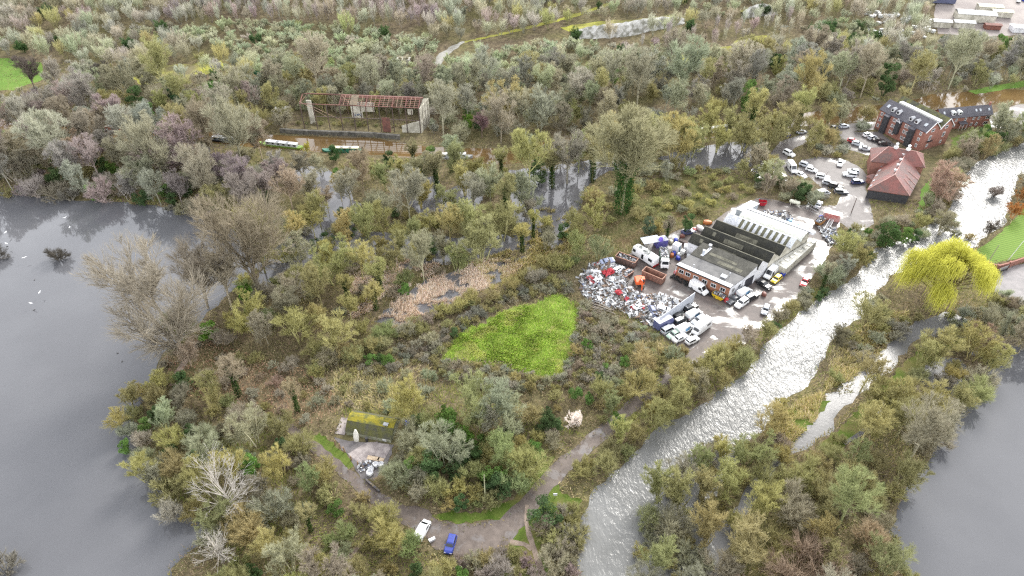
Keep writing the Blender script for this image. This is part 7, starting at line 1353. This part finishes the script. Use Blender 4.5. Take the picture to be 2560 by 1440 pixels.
# tyres along the brick wall
def tyre():
    m = MB(); n = 14; prof_ = [(.2,-.1), (.33,-.11), (.36,0), (.33,.11), (.2,.1)]; m.loft([[Vector((math.cos(a)*r_, math.sin(a)*r_, z)) for r_, z in prof_] for a in np.linspace(0, 6.283, n+1)], 0, False); return m.build('tyre', RUBBER, None, True)
t0 = tyre(); first = True; rnd = random.Random(12)
for i in range(74):
    u = rnd.uniform(-.8, 14.2); v = -rnd.uniform(.4, 1.9)+.1*math.sin(u); o = t0 if first else t0.copy()
    if not first: COL.objects.link(o)
    first = False; q = S(u, v, 0); st = rnd.random(); o.location = (q.x, q.y, .16+rnd.choice((0,.2,.2,.4,.6,.8))*max(.2, 1+v/2.2)); o.rotation_euler = (rnd.uniform(-.4,.4), rnd.uniform(-.4,.4), 0) if st < .55 else (1.35+rnd.uniform(-.2,.2), 0, rnd.uniform(0,6)); o.scale = [rnd.uniform(.85,1.2)]*3
    if st >= .55: o.location.z += .22
    tag(o, 'black tyre in the heap along the brick workshop front', 'tyre', 'tyres heaped along the brick wall')
gtk = empty('gas_tank', P(1985,512)); m = MB(); m.loft([[Vector((x, math.cos(a)*r_, 1.05+math.sin(a)*r_)) for a in np.linspace(0, 6.283, 13)[:-1]] for x, r_ in ((-1.7,.1), (-1.6,.45), (-1.3,.62), (1.3,.62), (1.6,.45), (1.7,.1))]); m.build('vessel', PM('cream_tank', (.68,.68,.56), .4), gtk, True); [MB.build((lambda q: (q.box((x,0,.25), (.25,.9,.5)), q)[1])(MB()), 'leg', CONC, gtk) for x in (-1,1)]; m = MB(); m.cyl((0,0,1.72), .25, .2); m.build('valve_cover', CONC, gtk); gtk.rotation_euler.z = -.55; tag(gtk, 'cream gas tank lying on legs by the yard fence', 'tank')
for (a, b, lab) in (((2016,522), (2052,543), 'grey mesh gate of the yard, shut side'), ((2056,548), (2066,537), 'grey mesh gate of the yard, swung side')):
    pa, pb = P(*a), P(*b); r = empty('mesh_gate', pa); tag(r, lab, 'gate'); m = MB(); L = (pb-pa).length; [m.bar(pa.lerp(pb, t), pa.lerp(pb, t)+UP*2.1, .07) for t in np.linspace(0, 1, 9)]; [m.bar(pa+UP*z, pb+UP*z, .08) for z in (.1, 1.1, 2.1)]; part(m, 'frame', PM('galv_mesh', (.42,.44,.45), .5), r)
    m = MB(); [m.bar(pa.lerp(pb, t), pa.lerp(pb, t)+UP*2.4, .16) for t in (0, 1)]; part(m, 'post', PM('galv_mesh', (.42,.44,.45)), r)
block('red_container', 2079, 541, (5,2.3,2.3), PM('faded_red_steel', (.45,.13,.12), .55, (.55,.3,.28), .8), 'faded red container inside the yard gate', 'container', rz=-.5, extra=[('lid', (0,0,2.33), (5.1,2.4,.06), PM('pale_red_roof', (.6,.38,.36), .4))])
lt = empty('lattice_ramp', P(2070,567)); m = MB(); [m.bar((x,-.6,.5), (x,.6,.5), .1) for x in np.linspace(-3,3,13)]; [m.bar((-3,y,.5), (3,y,.5), .14) for y in (-.6,.6)]; [m.bar((x,y,0), (x,y,.5), .1) for x in (-2.8,0,2.8) for y in (-.6,.6)]; m.build('frame', ALU, lt); lt.rotation_euler = (0, -.25, .95); tag(lt, 'pale metal lattice ramp beside the gate-side skip', 'ramp')
# --- around the mossy hut
bt = empty('upturned_dinghy', P(891,1104)); m = MB(); m.loft([[Vector((math.cos(a)*w_, .15+math.sin(a)*d_*.9, z)) for a in np.linspace(math.pi, 2*math.pi, 7)] for z, w_, d_ in ((0,.5,.3), (.9,.62,.4), (2.0,.56,.38), (2.9,.25,.22), (3.1,.05,.05))], 0, True); m.build('hull', PM('dinghy_white', (.72,.69,.62), .5, (.6,.57,.5), 1), bt); m = MB(); m.bar((0,-.3,0), (0,-.12,2.9), .08); m.build('keel', PM('dinghy_white', (.72,.69,.62)), bt); bt.rotation_euler = (-.3, 0, 0); tag(bt, 'white dinghy stood on end against the front of the mossy hut', 'boat')
for i, (px, py, h, lab) in enumerate(((838,1112,1.6,'ragged timber fence stump farthest along the hut yard edge'), (850,1120,1.3,'short ragged fence stump, second along the hut yard edge'), (862,1130,1.7,'thick ragged fence stump with a broken arm, at the hut yard edge'), (879,1150,1.5,'mossy fence stump beside the green verge'), (895,1165,1.6,'dark fence stump nearest the white bags'))):
    p = P(px, py); m = MB(); m.bar((0,0,-.1), (.1,.05,h), .4, 0, 7, .25); m.bar((.05,0,h*.6), (.5,.15,h*.9), .2, 0, 5, .1); o = m.build('fence_stump', PM('split_timber', (.3,.2,.12), .9, (.17,.11,.07), 3)); o.location = p; o.rotation_euler.z = i*1.3; tag(o, lab, 'stump', 'stumps along the hut yard')
for (px, py, s, lab) in ((940,1162,1.0,'open white bulk bag, left of two behind the plank'), (953,1162,1.0,'open white bulk bag, right of two by the plank'), (925,1184,1.15,'slumped white bulk bag in front, nearest the steel beam'), (928,1174,.9,'slumped white bulk bag behind the front one')):
    p = P(px, py, .4); m = MB(); q_ = np.linspace(0, 6.283, 11)[:-1]; rr_ = random.Random(px); jig = [rr_.uniform(.85,1.15) for _ in q_]; m.loft([[Vector((math.cos(a)*s*k*j_*.6, math.sin(a)*s*k*j_*.6, z*s)) for a, j_ in zip(q_, jig)] for k, z in ((.8,0), (1.05,.35), (1,.85), (.85,.8), (.6,.45))], 0, True); o = m.build('bulk_bag', PM('woven_white', (.7,.7,.71), .7, (.4,.4,.42), 3)); o.location = (p.x,p.y,.03); tag(o, lab, 'bag', 'white bulk bags by the hut')
m = MB(); c = P(914,1168); shards(m, c.x, c.y, .05, 1.6, 1.2, 90, .2, .6, random.Random(6), 5, .5); o = m.build('rubbish_heap', SCR); tag(o, 'dark and silver rubbish heap between slab and bags', 'rubbish', kind='stuff')
r = empty('steel_beam', P(932,1216)); m = MB(); [m.box((0,0,z), (4.2,.4,.06)) for z in (.15,.55)]; m.box((0,0,.35), (4.2,.08,.36)); m.build('beam', PM('dark_girder', (.05,.045,.05), .6, (.09,.08,.08), 2), r); r.rotation_euler.z = -.72; tag(r, 'long dark steel girder lying beside the track', 'girder')
block('plank', 933, 1146, (2.6,1.0,.1), PM('pale_ply', (.5,.4,.28), .7, (.4,.3,.2), 2), 'pale plywood sheet on the hut yard slab', 'board', rz=-.2); block('plank', 952, 1149, (1.4,.8,.1), PM('pale_ply', (.5,.4,.28)), 'smaller brown board right of the plywood sheet', 'board', rz=-.3)
block('bin', 917, 1100, (.5,.5,1.0), PLAST, 'black bin against the mossy hut wall', 'bin', extra=[('lid', (0,0,1.03), (.55,.55,.08), PLAST)])
block('debris_panel', 1080, 1350, (1.2,.5,.5), WHITEW, 'small white block in scrub between the white van and blue car', 'debris', rz=.5, extra=[('lid', (0,0,.53), (1.25,.55,.06), WHITEW)])
block('notice_board', 1388, 1237, (.8,.1,.7), WHITEW, 'small white notice board on the verge by the river', 'sign', .8, extra=[('post', (0,0,-.4), (.1,.1,.8), WOODM)])
# --- narrowboats on the canal
def narrowboat(a, b, hullc, cabc, roofc, label, cabf=(.12, .9), z=.02):
    pa, pb = P(*a), P(*b); L = (pb-pa).length; r = empty('narrowboat', ((pa.x+pb.x)/2, (pa.y+pb.y)/2, z), math.atan2(pb.y-pa.y, pb.x-pa.x)); h = L/2; w = 1.05; nm = lambda c: '%02d%02d%02d' % tuple(int(q*99) for q in c)
    m = MB(); secs = [(-h,.55,.9), (-h+.7,.98,.75), (-h+1.6,w,.65), (h-2.4,w,.65), (h-1.2,.8,.75), (h-.4,.4,.95), (h,.08,1.1)]; m.loft([[Vector((x,-ww*.9,-.3)), Vector((x,-ww,zz)), Vector((x,ww,zz)), Vector((x,ww*.9,-.3))] for x, ww, zz in secs]); m.build('hull', PM('boat_hull_'+nm(hullc), hullc, .5), r)
    x0, x1 = -h+L*cabf[0], -h+L*cabf[1]-1.2; m = MB(); m.loft([[Vector((x,-.92,.6)), Vector((x,-.78,1.75)), Vector((x,.78,1.75)), Vector((x,.92,.6))] for x in (x0, x1)]); cbn = m.build('cabin', PM('boat_cabin_'+nm(cabc), cabc, .5), r)
    m = MB(); m.loft([[Vector((x,-.84,1.75)), Vector((x,-.8,1.84)), Vector((x,0,1.9)), Vector((x,.8,1.84)), Vector((x,.84,1.75))] for x in (x0-.1, x1+.1)]); m.build('roof', PM('boat_roof_'+nm(roofc), roofc, .5, tuple(q*.75 for q in roofc), .8), r)
    n = max(3, int(L/2.6))
    for k in range(n):
        x = x0+.8+(x1-x0-1.6)*k/(n-1)
        for s in (-1, 1): q = [(x-.4,s*.9,1.0), (x+.4,s*.9,1.0), (x+.4,s*.82,1.5), (x-.4,s*.82,1.5)]; quadglass(r, q if s < 0 else q[::-1], 'window', .035, 1)
    m = MB(); [m.box((x0+(x1-x0)*t, .1, 1.97), (1.1,.9,.14)) for t in (.3,.62)]; m.build('roof_hatches', PM('boat_grey', (.3,.31,.33), .5), r); m = MB(); m.cyl((x1-.9,.3,2.15), .09, .6, 0, 8); m.build('chimney', PLAST, r); return tag(r, label, 'narrowboat')
W8, CRM = (.72,.72,.72), (.66,.6,.4)
narrowboat((528,350), (600,357), BLK, (.2,.22,.27), W8, 'dark narrowboat with a white roof, left of the white and green one'); narrowboat((758,372), (650,360), (.2,.32,.06), (.45,.47,.47), W8, 'white roofed narrowboat with a lime green bow')
narrowboat((908,380), (806,378), (.03,.16,.1), (.04,.2,.12), CRM, 'green narrowboat with a cream roof', (.1,.84)); narrowboat((1096,396), (1182,394), (.4,.41,.42), (.55,.56,.58), W8, 'long white narrowboat right of the derelict shed')
narrowboat((1740,334), (1840,321), W8, (.6,.6,.6), W8, 'white narrowboat with dark windows near the lane'); narrowboat((1640,343), (1722,336), W8, (.55,.55,.55), W8, 'white narrowboat half hidden by canal side trees'); narrowboat((1430,363), (1470,356), (.3,.3,.3), (.6,.6,.6), W8, 'short pale boat glimpsed between mid canal trees')
narrowboat((118,306), (176,314), (.3,.3,.3), (.5,.5,.5), W8, 'white roofed boat among the far left canal trees'); narrowboat((262,325), (318,330), (.1,.05,.04), (.4,.12,.06), (.36,.3,.25), 'small red-brown boat among the left canal trees')
# --- gulls and ducks over the left lake
def bird(px, py, z, col, label, cat, s=1.0, rz=0.0, flying=True):
    p = P(px, py, z); m = MB(); m.loft([[Vector((x, math.cos(a)*r_, math.sin(a)*r_*.9)) for a in np.linspace(0, 6.283, 8)[:-1]] for x, r_ in ((-.3,.02), (-.18,.06), (0,.1), (.15,.08), (.24,.06), (.3,.05), (.36,.015))])
    for sd_ in (-1, 1):
        if flying:
            q = [Vector((.12,0,.03)), Vector((.16,sd_*.35,.14)), Vector((-.08,sd_*.75,.1)), Vector((-.1,sd_*.35,.12)), Vector((-.1,0,.03))]
        else: q = [Vector((.1,sd_*.07,.07)), Vector((0,sd_*.12,.05)), Vector((-.3,sd_*.04,.06)), Vector((-.1,0,.1))]
        m.hexa(q, [v+Vector((0,0,.025)) for v in q])
    o = m.build(cat, PM(cat+'_feathers', col, .7)); o.location = p; o.rotation_euler.z = rz; o.scale = (s,)*3; return tag(o, label, cat, cat+'s over the left lake')
for i, (px, py, where) in enumerate(((14,581,'highest on the left edge of the lake'), (16,609,'above the edge-cut drowned bush'), (61,644,'left of the lone drowned bush'), (99,731,'below the lone drowned bush, wings spread'), (77,758,'lowest over the left lake'), (162,544,'highest, over the reflected trees'), (174,568,'just below the highest one'))): bird(px, py, 1.5, (.85,.85,.86), 'white gull flying '+where, 'gull', .95, i*1.1)
for i, (px, py, where) in enumerate(((18,616,'at the left edge of the lake'), (86,700,'in open water right of the low gulls'), (85,775,'lowest on the left lake'), (294,883,'upper of two near the poplar'), (305,904,'lower of two near the poplar'))): bird(px, py, .08, (.05,.045,.04), 'dark duck swimming '+where, 'duck', 1.0, i*2., False)
# pale stacks behind the trees of the works yard
rnd = random.Random(31); slab0 = None
for i in range(60):
    px, py = rnd.uniform(2165,2335), rnd.uniform(28,96); p = P(px, py); m = MB()
    if slab0 is None: [m.box((rnd.uniform(-.1,.1), rnd.uniform(-.1,.1), .15+.3*k), (1.6,1.1,.24)) for k in range(3)]; slab0 = o = m.build('slab_stack', PM('pale_slabs', (.66,.66,.64), .6, (.4,.4,.38), 1.5))
    else: o = slab0.copy(); COL.objects.link(o)
    o.location = (p.x, p.y, terr(p.x, p.y)); o.rotation_euler.z = rnd.uniform(0,3); o.scale = (rnd.uniform(.8,1.8), rnd.uniform(.8,1.4), rnd.uniform(.7,1.6)); tag(o, 'pale stack of slabs behind bare trees in the far works yard', 'stack', 'pale slab stacks in the works yard')
# ------------------------------------------------------------------ labels for the plants: look first, then what they stand by
MARKS = [(925,1080,'mossy hut'), (1290,850,'bright meadow'), (1530,730,'scrap heap'), (2340,740,'weeping willow'), (900,310,'derelict shed'), (855,380,'green narrowboat'), (2240,440,'tiled barn'), (2290,320,'brick mill'), (418,860,'huge lakeside poplar'), (148,650,'lone drowned bush'),
         (1553,520,'ivy-sleeved giant tree'), (1427,1045,'white blossom bush'), (604,1280,'silver dead tree'), (1126,1360,'blue hatchback'), (1213,1240,'telegraph pole'), (2510,610,'striped lawn'), (1995,1400,'domed brown bush'), (50,190,'far green field'), (1580,85,'chalk quarry face'), (2420,50,'works yard'),
         (1790,328,'lane-side narrowboat'), (1140,394,'long white narrowboat'), (705,366,'lime-bowed narrowboat'), (2150,970,'side stream'), (2092,865,'dark tree on the spit'), (2545,505,'russet lawn shrubs'), (460,910,'lakeside path'), (1100,740,'ochre reed bed'), (1370,520,'wide flood channel'), (1870,520,'white site cabin'),
         (2060,440,'car park'), (2410,290,'brick cottages'), (932,1210,'steel girder'), (1388,1237,'notice board'), (2465,470,'white upper river'), (1640,1000,'track along the river'), (1500,1250,'river below the fork'), (2240,1080,'right bank path'), (2420,1200,'right lake'), (150,310,'far left boats'), (597,980,'brambles'), (620,690,'straw-coloured poplar'), (1100,480,'mid wood flood pool'), (560,290,'mid-green evergreen'), (1480,410,'flood channel head'), (330,200,'yellow moss clearing'), (1750,150,'far yellow moss'), (1070,160,'sallow shelter'), (1105,140,'white hill track'), (1900,860,'yard bank'), (2000,700,'small red car'), (1250,730,'long hedge'), (700,1200,'lakeside thicket'), (820,1380,'bottom earth path'), (1760,1250,'flooded river islands'), (270,325,'red-brown boat'), (420,440,'dusky alder wood'), (860,620,'flooded willow wood'), (2200,620,'river bend')]
ORD = ['nearest', 'second nearest', 'third nearest', 'fourth nearest', 'fifth nearest', 'sixth nearest', 'seventh nearest', 'eighth nearest', 'ninth nearest', 'tenth nearest', 'eleventh nearest', 'twelfth nearest', 'thirteenth nearest', 'fourteenth nearest', 'fifteenth nearest', 'sixteenth nearest']
rows = []
for (o, kw, cw, s, x, y) in PLACED:
    if 'category' in o: continue
    if 'label' in o: o['category'] = kw; continue
    a, b = pix(x, y, terr(x, y)); m = min(MARKS, key=lambda q: math.hypot(q[0]-a, (q[1]-b)*1.5)); dx, dy = a-m[0], b-m[1]
    rel = ('left of' if dx < 0 else 'right of') if abs(dx) > 1.5*abs(dy) else ('beyond' if dy < 0 else 'this side of')
    rows.append((math.hypot(dx, dy*1.5), o, kw, cw, s, m[2], rel))
rows.sort(key=lambda r: r[0]); seen = {}; many = {}
for r in rows: many[(r[2], r[3], r[5], r[6])] = many.get((r[2], r[3], r[5], r[6]), 0)+1
for (d_, o, kw, cw, s, mk, rel) in rows:
    k = (kw, cw, mk, rel); i = seen.get(k, 0); seen[k] = i+1
    kind = kw.replace('bush', 'bush').replace('tree', 'tree'); art = '' if 'evergreen' in kw or kw == 'conifer' else 'bare '
    o['label'] = f'{cw} {art}{kind} {rel} the {mk}' + ('' if many[k] == 1 else f', {ORD[min(i, 15)]} such'); o['category'] = kw.split()[-1] if kw != 'conifer' else 'conifer'
    o['group'] = {'hedge bush': 'bushes of the long hedge'}.get(kw, kw+'s of the valley') if not kw.endswith('bush') or kw == 'hedge bush' else kw+'es of the valley'
print('tree labels', len(rows), 'max same', max(seen.values()))
